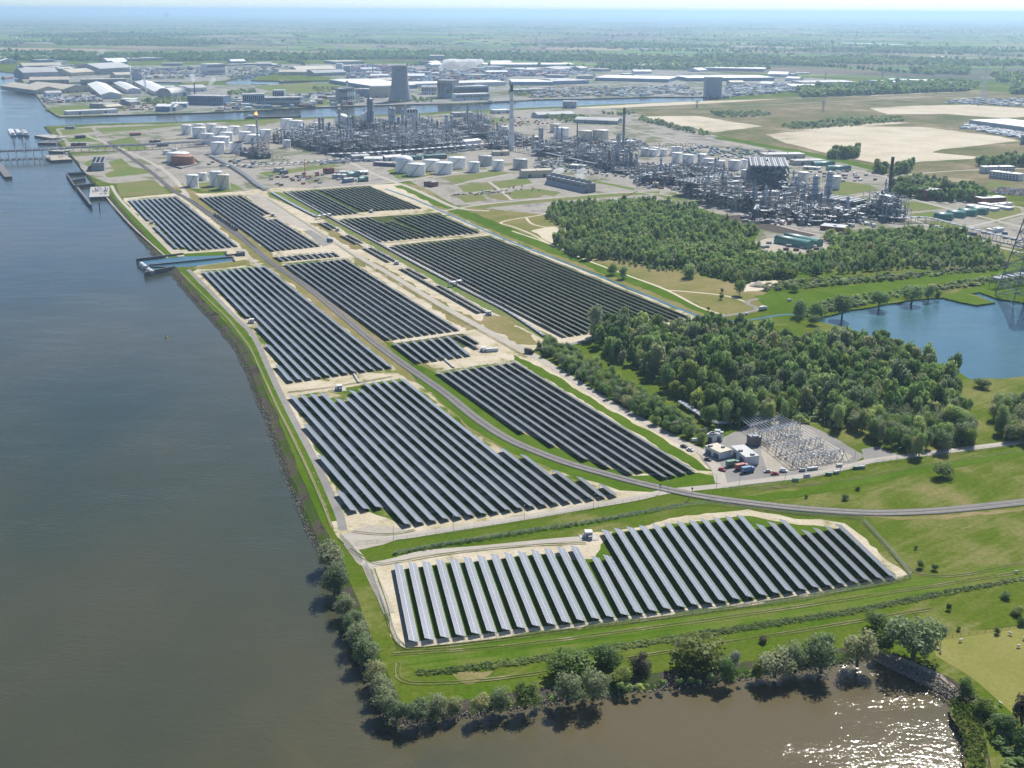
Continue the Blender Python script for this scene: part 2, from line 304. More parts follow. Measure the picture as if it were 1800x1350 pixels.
# polygons, strips
def densify(pts, step):
    out = []
    for i in range(len(pts)):
        a, b = Vector(pts[i]), Vector(pts[(i + 1) % len(pts)]); n = max(1, min(60, int((b - a).length / step)))
        for k in range(n): out.append(a.lerp(b, k / n))
    return out
ZLIFT = [0.0]
def patch(name, px, mat, z, jit=0.0, step=8.0, holes=(), world_pts=None, kind="structure"):
    if px is not None: ZLIFT[0] = (ZLIFT[0] + 0.0012) % 0.0111; z = z * 0.4 + ZLIFT[0]
    pts = world_pts if world_pts is not None else [G(*p) for p in px]
    if jit:
        pts = densify(pts, step); sc_ = 1.0 / (step * 5.0)
        pts = [p + Vector((math.sin(p.x * sc_ * 2.1 + p.y * sc_ * 1.3) + math.sin(p.y * sc_ * 3.7 - p.x * sc_ * 1.1 + 2.0), math.sin(p.y * sc_ * 2.3 - p.x * sc_ * 0.9 + 1.0) + math.sin(p.x * sc_ * 4.1 + 0.5), 0)) * jit * 1.1 + Vector((rng.gauss(0, jit * 0.7), rng.gauss(0, jit * 0.7), 0)) for p in pts]
    pts = [Vector((p.x, p.y, 0)) for p in pts]; hs = [[Vector((p.x, p.y, 0)) for p in h] for h in holes]
    tri = tessellate_polygon([pts] + hs); allp = pts + [p for h in hs for p in h]
    fs = []
    for a, b, c in tri:
        n = (allp[b] - allp[a]).cross(allp[c] - allp[a]).z
        fs.append((a, b, c) if n > 0 else (a, c, b))
    me = bpy.data.meshes.new(name); me.from_pydata([(p.x, p.y, z) for p in allp], [], fs); me.materials.append(MATS[mat]); me.update()
    return tag(link(name, me), kind=kind)
def smooth_line(px, sub=4, z=0.0):
    P = [G(p[0], p[1], z) for p in px]; out = []
    for i in range(len(P) - 1):
        p0, p1, p2, p3 = P[max(i - 1, 0)], P[i], P[i + 1], P[min(i + 2, len(P) - 1)]
        for k in range(sub):
            t = k / sub; t2 = t * t; t3 = t2 * t
            out.append(0.5 * ((2 * p1) + (p2 - p0) * t + (2 * p0 - 5 * p1 + 4 * p2 - p3) * t2 + (3 * p1 - p0 - 3 * p2 + p3) * t3))
    out.append(P[-1]); return out
def normals(P):
    out = []
    for i in range(len(P)):
        d = (P[min(i + 1, len(P) - 1)] - P[max(i - 1, 0)]); d.z = 0; d.normalize(); out.append(Vector((-d.y, d.x, 0)))
    return out
def strip(name, P, w, mat, z, kind="structure", off=0.0, jit=0.0):
    ZLIFT[0] = (ZLIFT[0] + 0.0012) % 0.0111; z = z * 0.4 + ZLIFT[0]
    N = normals(P); vs = []; fs = []
    for i, p in enumerate(P):
        ja, jb = (rng.gauss(0, jit), rng.gauss(0, jit)) if jit else (0, 0)
        a = p + N[i] * (off + w / 2 + ja); b = p + N[i] * (off - w / 2 + jb); vs += [(a.x, a.y, z), (b.x, b.y, z)]
    for i in range(len(P) - 1): fs.append((2 * i, 2 * i + 1, 2 * i + 3, 2 * i + 2))
    me = bpy.data.meshes.new(name); me.from_pydata(vs, [], fs); me.materials.append(MATS[mat]); me.update()
    return tag(link(name, me), kind=kind)
def resample(P, step):
    out = [P[0].copy()]; acc = 0.0
    for i in range(len(P) - 1):
        a, b = P[i], P[i + 1]; L = (b - a).length; t = step - acc
        while t <= L: out.append(a.lerp(b, t / L)); t += step
        acc = L - (t - step)
    return out
def in_poly(x, y, poly):
    c = np.zeros(len(x), bool); n = len(poly); j = n - 1
    for i in range(n):
        xi, yi, xj, yj = poly[i].x, poly[i].y, poly[j].x, poly[j].y
        if yi != yj: c ^= ((yi > y) != (yj > y)) & (x < (xj - xi) * (y - yi) / (yj - yi) + xi)
        j = i
    return c
# ================================================================ land and water
WATER_Z = -2.6
SHORE = [(-900, 132), (0, 126), (23, 129), (35, 141), (41, 149), (100, 147), (200, 145), (317, 145.5), (317, 149.5), (200, 151.5), (150, 152.5), (66, 153.5), (55, 161), (66, 174), (76, 186), (96, 203), (103, 207),
         (353, 199.5), (448, 196), (533, 190.5), (640, 186.5), (722, 184.5), (800, 184), (855, 181.5), (909, 179), (944, 176), (1050, 174.5), (1150, 171.5), (1239, 169.5), (1281, 173.5),
         (1261, 177), (1205, 180), (1100, 183.5), (989, 188.5), (855, 194), (700, 202), (533, 208.5), (400, 212), (320, 215.5), (165, 219.5), (76, 224), (92, 243), (104, 259), (116, 270), (127, 282), (142, 301), (158, 322),
         (184, 348), (225, 398), (250, 428), (275, 455), (297, 480), (344, 538), (372, 567), (405, 607), (427, 648), (452, 714), (480, 784), (502, 848), (535, 932), (552, 962), (573, 1010), (595, 1069), (621, 1149), (648, 1212), (674, 1272), (695, 1281),
         (770, 1272), (897, 1253), (947, 1244), (1050, 1231), (1160, 1215), (1263, 1203), (1343, 1192), (1440, 1178), (1537, 1162), (1590, 1188), (1650, 1217), (1668, 1230), (1669, 1255), (1684, 1300), (1692, 1350), (1715, 1420), (1800, 1600), (3200, 1700)]
wl = [G(x, y, WATER_Z) for x, y in SHORE]
wl = densify(wl[:-1], 22.0) + [wl[-1]] if False else wl
# finer shore from the jetty to the cove with a little waver
fine = []
for i in range(len(wl) - 1):
    a, b = wl[i], wl[i + 1]; n = max(1, int((b - a).length / 14.0)) if i >= 46 else max(1, min(3, int((b - a).length / 300)))
    for k in range(n):
        p = a.lerp(b, k / n)
        if k and i >= 46: p = p + Vector((rng.gauss(0, 0.7), rng.gauss(0, 0.7), 0))
        fine.append(p)
fine.append(wl[-1]); wl = fine
ns = normals(wl)                                    # left normal of travel
def bank_w(p): return 9.0 if p.y < 1700 else 6.0
crest = []
for p, n in zip(wl, ns): crest.append(Vector((p.x, p.y, 0)) + n * bank_w(p) * 1.0)
# travel keeps the land on the left hand
big = [Vector((9000, -200, 0)), Vector((70000, 20000, 0)), Vector((70000, 90000, 0)), Vector((-70000, 90000, 0)), Vector((-70000, 6000, 0))]
LAKE = [(1403, 555), (1439, 561), (1467, 554), (1494, 547), (1536, 541), (1578, 534), (1614, 528), (1655, 525), (1689, 533), (1717, 539), (1747, 534), (1728, 524), (1703, 517.5), (1717, 514), (1750, 526), (1800, 535), (1900, 548), (1960, 600), (1900, 655), (1800, 665), (1707, 670), (1687, 660), (1660, 647), (1623, 628), (1560, 603), (1500, 583), (1440, 567)]
lake = densify([G(x, y, -1.2) for x, y in LAKE], 10.0); lake = [p + Vector((rng.gauss(0, 0.8), rng.gauss(0, 0.8), 0)) for p in lake]
BASIN = [(393, 143.5), (440, 131), (470, 124.5), (486, 122.5), (484, 128), (452, 135), (441, 141), (490, 142), (578, 141.5), (575, 146), (473, 149), (400, 148)]
basin = [G(x, y) for x, y in BASIN]
land = patch("ground", None, "meadow_grass", 0.0, world_pts=crest + big, holes=[lake, basin])
land["kind"] = "structure"
# far farmland laid over the same sheet beyond the port
farm = patch("farmland", None, "farmland", 0.5, world_pts=[G(-900, 112), G(200, 103), G(480, 106), G(900, 108), G(1300, 128), G(1500, 138), G(1800, 145), G(3200, 170), Vector((69000, 30000, 0)), Vector((69000, 89000, 0)), Vector((-69000, 89000, 0)), Vector((-69000, 9000, 0))])
bm = MB(); m = len(wl)
vs = [(p.x, p.y, WATER_Z - 1.0) for p in wl] + [(c.x, c.y, 0.0) for c in crest]
# the bank bulges a little half way up
mid = []
for p, c in zip(wl, crest):
    q = p.lerp(c, 0.45); mid.append((q.x, q.y, -1.3 + rng.uniform(-0.25, 0.35)))
bm.add(vs[:m] + mid + vs[m:], [(i + 1, i, m + i, m + i + 1) for i in range(m - 1)] + [(m + i + 1, m + i, 2 * m + i, 2 * m + i + 1) for i in range(m - 1)], "bank_soil")
tag(bm.build("river_bank"), kind="structure")
b3 = MB(); lo = [(1537, 1163), (1560, 1174), (1590, 1189), (1620, 1203), (1650, 1218), (1668, 1230)]; hi = [(1552, 1147), (1575, 1153), (1602, 1163), (1630, 1173), (1656, 1187), (1680, 1206)]; gv = []; nu, nv = 40, 12
for i in range(nu + 1):
    t = i / nu * 5; k = min(4, int(t)); f = t - k
    a = G(*lo[k], WATER_Z).lerp(G(*lo[k + 1], WATER_Z), f) - Vector((0, 0, .3)); e = G(*hi[k]).lerp(G(*hi[k + 1]), f)
    for j in range(nv + 1): p = a.lerp(e, j / nv); gv.append((p.x + rng.gauss(0, .25), p.y + rng.gauss(0, .25), p.z + .12 + (.45 if j % 3 == 0 else 0) * (1 if 0 < j < nv else 0) + rng.gauss(0, .1)))
b3.add(gv, [(i * (nv + 1) + j, i * (nv + 1) + j + 1, (i + 1) * (nv + 1) + j + 1, (i + 1) * (nv + 1) + j) for i in range(nu) for j in range(nv)], "slip_stone"); tag(b3.build("slipway_bank"), kind="structure")
for o, ring in (("lake_bank", lake), ("harbour_wall", basin)):
    b2 = MB(); k = len(ring); b2.add([(p.x, p.y, 0.0) for p in ring] + [(p.x, p.y, -4.0) for p in ring], [(i, (i + 1) % k, k + (i + 1) % k, k + i) for i in range(k)], "bank_soil"); tag(b2.build(o), kind="structure")
def sheet(name, x0, x1, y0, y1, z, mat):
    me = bpy.data.meshes.new(name); me.from_pydata([(x0, y0, z), (x1, y0, z), (x1, y1, z), (x0, y1, z)], [], [(0, 1, 2, 3)]); me.materials.append(MATS[mat]); return tag(link(name, me), kind="structure")
sheet("river_water", -30000, 6000, -300, 12000, WATER_Z, "river_water")
lx = [p.x for p in lake]; ly = [p.y for p in lake]
sheet("lake_water", min(lx) - 3, max(lx) + 3, min(ly) - 3, max(ly) + 3, -1.2, "lake_water")

# ---------------------------------------------------------------- ground cover
patch("industrial_ground", [(98, 226), (165, 221), (320, 217), (533, 210), (700, 204), (855, 196), (990, 190), (1060, 188), (1150, 207), (1260, 239), (1400, 268), (1560, 305), (1700, 345), (1860, 380), (1860, 445), (1760, 432), (1600, 400), (1540, 402), (1448, 414), (1430, 445), (1370, 455), (1320, 430), (1340, 405), (1240, 368), (1140, 352), (950, 378), (800, 360), (720, 318), (560, 333), (455, 338), (190, 322), (150, 305)], "industrial_yard", 0.03, 0.8, 20)
patch("port_ground", [(60, 160), (66, 155), (150, 153.5), (330, 150), (400, 149), (575, 147), (600, 140), (500, 121), (440, 129), (390, 142), (330, 145), (200, 143), (110, 145), (45, 147), (26, 126), (200, 116), (460, 113), (700, 112), (900, 112), (1100, 118), (1330, 131), (1480, 140), (1560, 150), (1420, 158), (1290, 170), (1150, 170), (1050, 173), (944, 174.5), (855, 180), (722, 183), (533, 189), (448, 194), (353, 198), (110, 204.5), (98, 202), (76, 184)], "port_yard", 0.05)
patch("solar_park_ground", [(213, 348), (330, 338), (352, 340), (430, 336), (470, 330), (560, 330), (705, 322), (768, 362), (872, 412), (1232, 560), (1190, 575), (1000, 604), (940, 612), (930, 622), (1085, 716), (1238, 800), (1262, 840), (1180, 862), (1095, 878), (1000, 894), (720, 936), (612, 960), (598, 940), (590, 905), (560, 830), (505, 715), (478, 665), (452, 600), (410, 555), (336, 480), (352, 470), (300, 445), (262, 402)], "sandy_ground", 0.06, 1.0, 9)
for q in ([(226, 350), (310, 343), (418, 432), (318, 440)], [(352, 346), (425, 341), (565, 431), (480, 441)], [(355, 477), (466, 467), (690, 645), (512, 671)], [(500, 463), (606, 453), (808, 579), (684, 597)], [(690, 603), (816, 586), (842, 604), (740, 638)],
          [(768, 653), (903, 633), (1222, 828), (1110, 834), (990, 792)], [(512, 697), (706, 665), (900, 790), (1082, 868), (720, 925), (600, 880)], [(505, 337), (648, 326), (742, 365), (582, 378)], [(596, 385), (770, 374), (846, 408), (670, 424)], [(686, 431), (862, 414), (1212, 556), (998, 592)]):
    patch("row_ground", q, "row_ground" if q[0][0] < 560 and q[0][1] > 340 or q[0][0] == 768 else "row_shade_grass", 0.09, 0.6, 7)
patch("railway_verge", [(300, 330), (325, 338), (420, 431), (455, 462), (480, 476), (580, 560), (700, 652), (745, 680), (830, 755), (905, 800), (1000, 835), (1090, 860), (1165, 862), (1140, 850), (1050, 825), (930, 770), (850, 725), (762, 650), (688, 602), (590, 530), (500, 468), (478, 443), (352, 347), (320, 322)], "dry_grass", 0.12, 1.2, 7)
patch("green_verge", [(720, 655), (745, 680), (830, 755), (905, 800), (1000, 835), (1090, 862), (1165, 864), (1225, 856), (1262, 838), (1225, 832), (1110, 836), (1040, 812), (960, 775), (915, 762), (800, 680), (765, 655), (735, 640), (690, 603), (676, 600)], "lush_grass", 0.15, 0.6, 6)
patch("road_verge", [(905, 625), (960, 650), (1030, 693), (1085, 727), (1141, 757), (1200, 790), (1255, 830), (1225, 826), (1140, 775), (1060, 725), (985, 680), (925, 645), (905, 633)], "lush_grass", 0.15, 0.7, 5)
for q in ([(640, 459), (668, 462), (770, 528), (845, 568), (832, 574), (760, 538), (690, 494)], [(862, 552), (890, 556), (945, 600), (940, 606), (905, 604), (840, 568)], [(622, 452), (650, 456), (640, 470), (622, 462)], [(755, 525), (795, 548), (840, 578), (825, 582), (780, 556), (750, 534)], [(690, 487), (735, 508), (750, 522), (735, 524), (700, 502)], [(560, 392), (600, 412), (640, 436), (625, 440), (580, 414), (545, 392)]):
    patch("corridor_grass", q, "dry_grass", 0.15, 1.5, 5)
patch("pipe_corridor_grass", [(470, 335), (505, 340), (590, 385), (690, 440), (800, 500), (900, 552), (975, 595), (955, 598), (880, 556), (780, 502), (660, 436), (560, 382), (470, 345)], "lawn_grass", 0.12, 0.8, 7)
patch("ditch_meadow", [(705, 322), (740, 328), (800, 362), (940, 376), (965, 380), (985, 400), (960, 425), (1000, 445), (1060, 452), (1110, 455), (1160, 472), (1210, 470), (1240, 485), (1310, 500), (1350, 515), (1340, 545), (1240, 562), (1150, 524), (1000, 464), (880, 415), (770, 366)], "dry_grass", 0.13, 1.5, 10)
patch("ditch_bank_grass", [(690, 326), (760, 358), (900, 418), (1010, 460), (1130, 508), (1245, 556), (1262, 552), (1150, 500), (1020, 448), (900, 402), (790, 358), (720, 325)], "lush_grass", 0.16, 1.2, 7)
# dyke along the river: bright turf between the stones and the path
i0 = min(range(len(crest)), key=lambda i: (crest[i] - G(188, 346)).length); i1 = min(range(len(crest)), key=lambda i: (crest[i] - G(284, 462)).length)
i2 = min(range(len(crest)), key=lambda i: (crest[i] - G(312, 482)).length); i3 = min(range(len(crest)), key=lambda i: (crest[i] - G(560, 955)).length)
ic = min(range(len(crest)), key=lambda i: (crest[i] - G(690, 1270)).length)
strip("dyke_turf", crest[i0:i1], 8.5, "lush_grass", 0.16, off=4.1, jit=0.4); strip("dyke_turf", crest[i2:i3], 9.0, "lush_grass", 0.16, off=4.3, jit=0.4)
# front block
patch("front_sand", [(640, 990), (668, 985), (760, 972), (1000, 945), (1100, 930), (1180, 912), (1240, 901), (1310, 897), (1360, 905), (1420, 915), (1490, 918), (1520, 945), (1590, 1010), (1400, 1050), (1075, 1095), (740, 1141), (708, 1138), (672, 1050)], "sandy_ground", 0.06, 1.0, 5)
patch("front_row_ground", [(698, 1000), (965, 975), (1010, 985), (1050, 985), (1075, 935), (1300, 908), (1380, 918), (1480, 930), (1570, 1010), (1380, 1046), (1080, 1088), (730, 1130)], "lush_grass", 0.10, 0.8, 5)
patch("front_yard", [(598, 940), (640, 925), (700, 928), (735, 936), (690, 952), (640, 966), (615, 968)], "gravel", 0.2, 0.5, 5)
patch("ditch_grass", [(670, 975), (760, 958), (900, 935), (1060, 912), (1200, 885), (1195, 892), (1060, 922), (900, 945), (760, 968), (672, 985)], "lush_grass", 0.19, 0.5, 5)
patch("ditch_grass", [(1270, 878), (1400, 862), (1540, 833), (1660, 810), (1810, 783), (1810, 800), (1680, 822), (1560, 845), (1400, 876), (1300, 886)], "lush_grass", 0.19, 0.6, 6)
if 0: patch("dry_meadow", [(1620, 838), (1700, 815), (1810, 806), (1810, 845), (1720, 852)], "dry_grass", 0.08, 3.0, 10)
patch("lush_meadow", [(690, 1160), (760, 1142), (1075, 1100), (1400, 1057), (1600, 1018), (1850, 985), (1850, 1020), (1640, 1050), (1400, 1095), (1150, 1130), (900, 1165), (740, 1180)], "mown_grass", 0.08, 1.0, 9)
patch("bare_grass", [(1500, 906), (1570, 907), (1680, 903), (1810, 890), (1810, 895), (1680, 909), (1560, 912)], "dry_grass", 0.14, 1.2, 6)
patch("bare_grass", [(800, 1182), (860, 1174), (866, 1190), (852, 1204), (815, 1200)], "dry_grass", 0.14, 1.5, 4)
patch("pasture", [(1642, 1124), (1720, 1112), (1860, 1092), (1960, 1200), (1960, 1420), (1850, 1330), (1790, 1262), (1740, 1220), (1690, 1180), (1650, 1155)], "pasture_grass", 0.12, 0.6, 8)
patch("reed_bed", [(1672, 1232), (1690, 1228), (1716, 1250), (1728, 1290), (1736, 1350), (1750, 1420), (1722, 1420), (1700, 1350), (1690, 1300), (1676, 1258)], "reed_grass", 0.2, 0.8, 4)
if 0: patch("slipway_stones", [(1536, 1150), (1556, 1148), (1600, 1164), (1650, 1182), (1672, 1206), (1676, 1226), (1664, 1226), (1640, 1212), (1590, 1188)], "slip_stone", 0.12, 0.5, 4)
# lawns and yards of the plant
for q in ([(205, 322), (270, 316), (300, 341), (212, 346)], [(183, 305), (225, 292), (262, 298), (270, 304), (190, 312)], [(105, 228), (160, 224), (165, 232), (112, 238)], [(168, 225), (318, 218), (320, 222), (215, 232), (180, 236)], [(116, 243), (165, 238), (178, 249), (122, 250)], [(190, 285), (214, 278), (236, 297), (200, 299)],
          [(155, 254), (180, 251), (192, 262), (165, 264)], [(190, 248), (232, 240), (262, 262), (205, 266)], [(120, 268), (180, 266), (200, 270), (130, 275)], [(145, 288), (165, 278), (178, 284), (170, 300)], [(452, 304), (585, 288), (600, 292), (470, 310)], [(345, 322), (400, 318), (430, 334), (355, 336)]):
    patch("lawn", q, "lawn_grass", 0.09, 0.5, 8)
for q in ([(680, 300), (700, 293), (760, 304), (760, 312), (700, 315)], [(772, 312), (870, 300), (900, 304), (800, 322)], [(805, 326), (925, 313), (935, 322), (850, 338), (815, 338)], [(850, 345), (930, 332), (960, 340), (950, 347), (880, 352)], [(935, 330), (985, 338), (975, 345), (935, 340)], [(800, 345), (840, 340), (860, 352), (820, 356)], [(780, 366), (800, 363), (940, 352), (1000, 345), (1160, 336), (1160, 340), (1000, 352), (800, 370)],
          [(1480, 318), (1530, 325), (1545, 335), (1470, 345), (1460, 338)], [(1490, 352), (1550, 345), (1640, 360), (1660, 367), (1600, 372), (1530, 355)], [(1600, 375), (1640, 372), (1645, 380), (1610, 384)], [(1450, 410), (1478, 412), (1465, 425), (1440, 420)], [(1145, 340), (1200, 342), (1215, 352), (1170, 350)], [(1030, 314), (1110, 330), (1115, 335), (1040, 320)], [(1170, 290), (1210, 300), (1190, 304)], [(1640, 388), (1700, 395), (1690, 405), (1640, 400)], [(1730, 375), (1795, 362), (1795, 380), (1750, 392)], [(1740, 318), (1790, 328), (1790, 336), (1735, 326)], [(770, 222), (870, 206), (910, 212), (800, 228)], [(395, 215), (495, 209), (500, 214), (420, 222)]):
    patch("lawn", q, "lawn_grass", 0.09, 0.6, 8)
patch("dark_lot", [(1268, 380), (1300, 378), (1442, 412), (1415, 418), (1320, 400)], "dark_soil", 0.12, 0.4, 9)
patch("dark_lot", [(533, 406), (552, 403), (592, 424), (568, 434)], "asphalt", 0.18, 0.4, 6)
patch("gravel_yard", [(1430, 420), (1480, 415), (1450, 440), (1365, 447), (1310, 430), (1350, 418)], "gravel", 0.1, 0.8, 9)
patch("substation_yard", [(1225, 796), (1255, 776), (1300, 755), (1330, 735), (1390, 733), (1480, 775), (1520, 800), (1490, 820), (1340, 846), (1275, 856), (1262, 838)], "asphalt", 0.2, 0.6, 6)
patch("substation_gravel", [(1330, 742), (1392, 736), (1500, 802), (1470, 822), (1350, 832), (1340, 800)], "gravel", 0.24, 0.4, 6)
patch("parking_pad", [(1515, 790), (1540, 784), (1578, 800), (1550, 812), (1522, 812)], "asphalt", 0.2, 0.4, 5)
# heath and sand flats behind the plant
patch("heath", [(1000, 191), (1205, 182), (1290, 176), (1480, 163), (1730, 158), (1860, 175), (1860, 340), (1700, 330), (1560, 302), (1400, 266), (1260, 237), (1150, 205), (1070, 189)], "heath_grass", 0.04, 2, 40)
for q in ([(1126, 205), (1225, 204), (1340, 222), (1255, 233), (1200, 222)], [(1345, 236), (1500, 222), (1620, 223), (1760, 240), (1790, 248), (1660, 262), (1640, 267), (1730, 274), (1715, 280), (1620, 284), (1550, 290), (1450, 268), (1380, 252)], [(1530, 190), (1600, 186), (1700, 184), (1860, 194), (1860, 202), (1760, 208), (1660, 200), (1560, 201)], [(1360, 232), (1480, 222), (1560, 215), (1600, 216), (1500, 224)], [(1000, 190), (1100, 184), (1200, 179), (1330, 175), (1380, 174), (1210, 184), (1060, 191)], [(1370, 174), (1460, 168), (1700, 161), (1560, 167)],
          [(1535, 240), (1640, 232), (1700, 235), (1640, 242)]):
    SFZ = SFZ + 0.09 if "SFZ" in globals() else 0.1
    patch("sand_flat", q, "sand_waste", SFZ, 2.0, 25)
patch("heath_field", [(1640, 268), (1700, 258), (1800, 250), (1860, 255), (1860, 278), (1740, 278)], "heath_grass", 0.9, 1, 20)
patch("brown_field", [(1560, 292), (1640, 284), (1730, 282), (1740, 296), (1620, 306)], "heath_grass", 0.14, 1, 15)
patch("green_dyke", [(1262, 240), (1400, 263), (1560, 297), (1545, 300), (1400, 270), (1255, 243)], "lush_grass", 0.14, 1, 20)
patch("sand_pit", [(935, 405), (965, 398), (1000, 400), (1028, 412), (1000, 422), (965, 428)], "sand", 0.2, 1.0, 6)
patch("sand_pit", [(1306, 502), (1320, 495), (1360, 492), (1376, 501), (1340, 511), (1308, 513)], "sand", 0.2, 0.8, 5)
patch("lake_meadow", [(1330, 520), (1450, 510), (1600, 490), (1760, 465), (1860, 450), (1860, 480), (1700, 500), (1500, 525), (1400, 540), (1345, 545)], "lush_grass", 0.14, 1.0, 10)
patch("tower_meadow", [(1655, 522), (1700, 508), (1740, 500), (1830, 500), (1830, 536), (1800, 533), (1752, 524), (1718, 513), (1700, 517), (1728, 525), (1745, 533), (1717, 537), (1690, 531)], "lush_grass", 0.17, 0.8, 6)
patch("port_green", [(76, 190), (150, 186), (215, 188), (225, 194), (120, 202), (100, 202)], "lawn_grass", 0.1, 1, 20)
patch("port_green", [(445, 152), (540, 145), (620, 146), (640, 155), (560, 165), (470, 160)], "lawn_grass", 0.1, 2, 30)
patch("port_green", [(530, 172), (620, 168), (645, 180), (560, 186)], "lawn_grass", 0.1, 2, 30)
patch("port_green", [(860, 162), (1000, 150), (1080, 158), (1100, 166), (940, 173)], "heath_grass", 0.1, 2, 30)
for q in ([(0, 80), (100, 76), (165, 83), (130, 89), (0, 88)], [(1420, 118), (1540, 112), (1740, 128), (1790, 138), (1600, 138)], [(560, 90), (700, 92), (680, 96), (560, 95)], [(1300, 110), (1390, 106), (1400, 112), (1310, 116)], [(900, 86), (1000, 82), (1010, 88), (900, 92)]):
    patch("green_field", q, "lush_grass", 1.0, 6, 150)
patch("pale_field", [(460, 85), (520, 82), (555, 87), (490, 90)], "sand", 1.0, 5, 150)
patch("plough_field", [(400, 98), (500, 95), (575, 100), (500, 105), (400, 104)], "bank_soil", 1.0, 5, 150)

# ---------------------------------------------------------------- roads
def road(px, w, mat="asphalt", z=0.24, name="road", sub=5):
    return strip(name, smooth_line(px, sub), w, mat, z)
road([(196, 326), (210, 349), (261, 402), (301, 442)], 4.6, "concrete_road"); road([(301, 442), (340, 441), (414, 437), (432, 446), (450, 463), (470, 472), (520, 468), (600, 455), (640, 452)], 4.0, "concrete_road", 0.25)
road([(331, 474), (367, 510), (416, 560), (438, 581), (452, 602), (469, 640), (491, 688), (519, 743), (547, 796), (572, 849), (597, 907), (603, 932)], 4.4, "asphalt")
road([(180, 338), (230, 395), (300, 458)], 1.8, "gravel", 0.22, "dyke_path")
road([(318, 478), (360, 520), (401, 560), (425, 590), (441, 613), (460, 654), (485, 710), (513, 765), (541, 824), (566, 879), (584, 930)], 1.7, "dry_grass", 0.22, "dyke_path")
road([(280, 290), (310, 320), (325, 340)], 5, "concrete_road")
patch("hardstanding", [(430, 340), (470, 345), (520, 380), (560, 402), (545, 405), (500, 392), (455, 360)], "gravel", 0.2, 0.6, 6)
road([(452, 340), (520, 385), (580, 421), (622, 447), (672, 474), (722, 504), (778, 538), (833, 569), (889, 599), (928, 619), (960, 638), (1030, 682), (1085, 716), (1141, 746), (1197, 777), (1236, 796), (1258, 820), (1268, 850)], 6.8, "concrete_road", 0.27)
road([(603, 945), (690, 945), (780, 932), (919, 910), (1030, 891), (1113, 877), (1174, 864), (1260, 855), (1340, 845), (1417, 836), (1493, 820), (1533, 810), (1600, 801), (1667, 793), (1800, 776), (1900, 764)], 6.0, "concrete_road", 0.29)
road([(612, 955), (627, 975), (645, 992), (690, 986), (747, 972), (860, 962), (980, 950), (1040, 946)], 5.0, "concrete_road", 0.3)
road([(645, 992), (655, 1015), (672, 1050), (684, 1078)], 5.0, "gravel", 0.28)
road([(1000, 606), (1060, 592), (1169, 574), (1228, 564), (1283, 554), (1331, 544), (1311, 532), (1333, 525)], 4.5, "asphalt", 0.27)
road([(945, 612), (1000, 606)], 4.0, "asphalt", 0.27)
for q in ([(900, 406), (964, 428), (1028, 456), (1106, 485), (1172, 510), (1228, 539), (1272, 554)], [(1172, 510), (1269, 519), (1317, 533)], [(964, 428), (935, 412), (900, 398), (880, 392), (900, 386), (950, 378), (975, 370)], [(925, 383), (936, 394), (967, 401)]):
    road(q, 3.2, "sand", 0.24, "dirt_track")
for q, w in (([(617, 286), (667, 310), (722, 330), (764, 349), (805, 366), (860, 371)], 8), ([(455, 338), (555, 332), (705, 319), (800, 303), (930, 298)], 6), ([(778, 371), (860, 358), (1000, 346), (1120, 338), (1240, 355), (1330, 385), (1440, 413), (1520, 420)], 6), ([(800, 325), (900, 305)], 5), ([(820, 340), (935, 325)], 5), ([(860, 320), (880, 335), (900, 352)], 5), ([(1080, 300), (1180, 335), (1260, 365)], 5), ([(320, 300), (460, 297), (590, 285), (700, 275), (860, 262)], 5),
             ([(150, 238), (215, 262), (290, 300), (330, 345)], 7), ([(100, 240), (200, 232), (320, 222)], 5), ([(1480, 345), (1600, 385), (1700, 420), (1800, 445)], 6), ([(1480, 350), (1560, 340), (1640, 360), (1800, 400)], 6), ([(1640, 410), (1720, 395), (1800, 375)], 6), ([(1240, 243), (1400, 275), (1560, 312), (1700, 345), (1800, 366)], 6), ([(990, 200), (1100, 225), (1240, 262), (1330, 285)], 6), ([(1000, 192), (1250, 188), (1480, 178), (1800, 160)], 7), ([(1560, 310), (1680, 300), (1800, 296)], 7)):
    road(q, w, "concrete_road", 0.2, "plant_road", 3)
# water ditch beside the big field
strip("ditch_water", smooth_line([(677, 332), (720, 347), (767, 367), (889, 421), (1000, 464), (1072, 493), (1160, 529), (1238, 560)], 4), 4.2, "lake_water", 0.26)
strip("ditch_water", smooth_line([(1240, 566), (1320, 562), (1370, 554), (1405, 553)], 3), 4.0, "lake_water", 0.26)

# wheel tracks worn by service vehicles
for q in ([(612, 965), (660, 990), (700, 988), (800, 972), (920, 960), (1030, 955)], [(655, 1000), (676, 1060), (700, 1128), (760, 1138), (1000, 1108), (1300, 1066), (1590, 1020)], [(470, 350), (560, 408), (640, 462), (720, 512), (800, 558), (880, 602), (925, 628)], [(505, 690), (600, 678), (690, 662)], [(690, 1150), (900, 1135), (1200, 1096), (1500, 1052), (1800, 1005)], [(1250, 880), (1400, 903), (1510, 915), (1620, 1010), (1800, 990)], [(700, 1165), (720, 1200), (900, 1190), (1150, 1150), (1400, 1110), (1640, 1070)], [(620, 935), (680, 940), (730, 932)], [(1330, 860), (1480, 845), (1640, 815), (1800, 792)], [(606, 430), (700, 425), (850, 412)], [(440, 470), (480, 470), (560, 462)]):
    L_ = smooth_line(q, 6)
    for off in (-0.9, 0.9): strip("wheel_track", L_, 0.55, "track_soil", 0.5, "structure", off, 0.12)
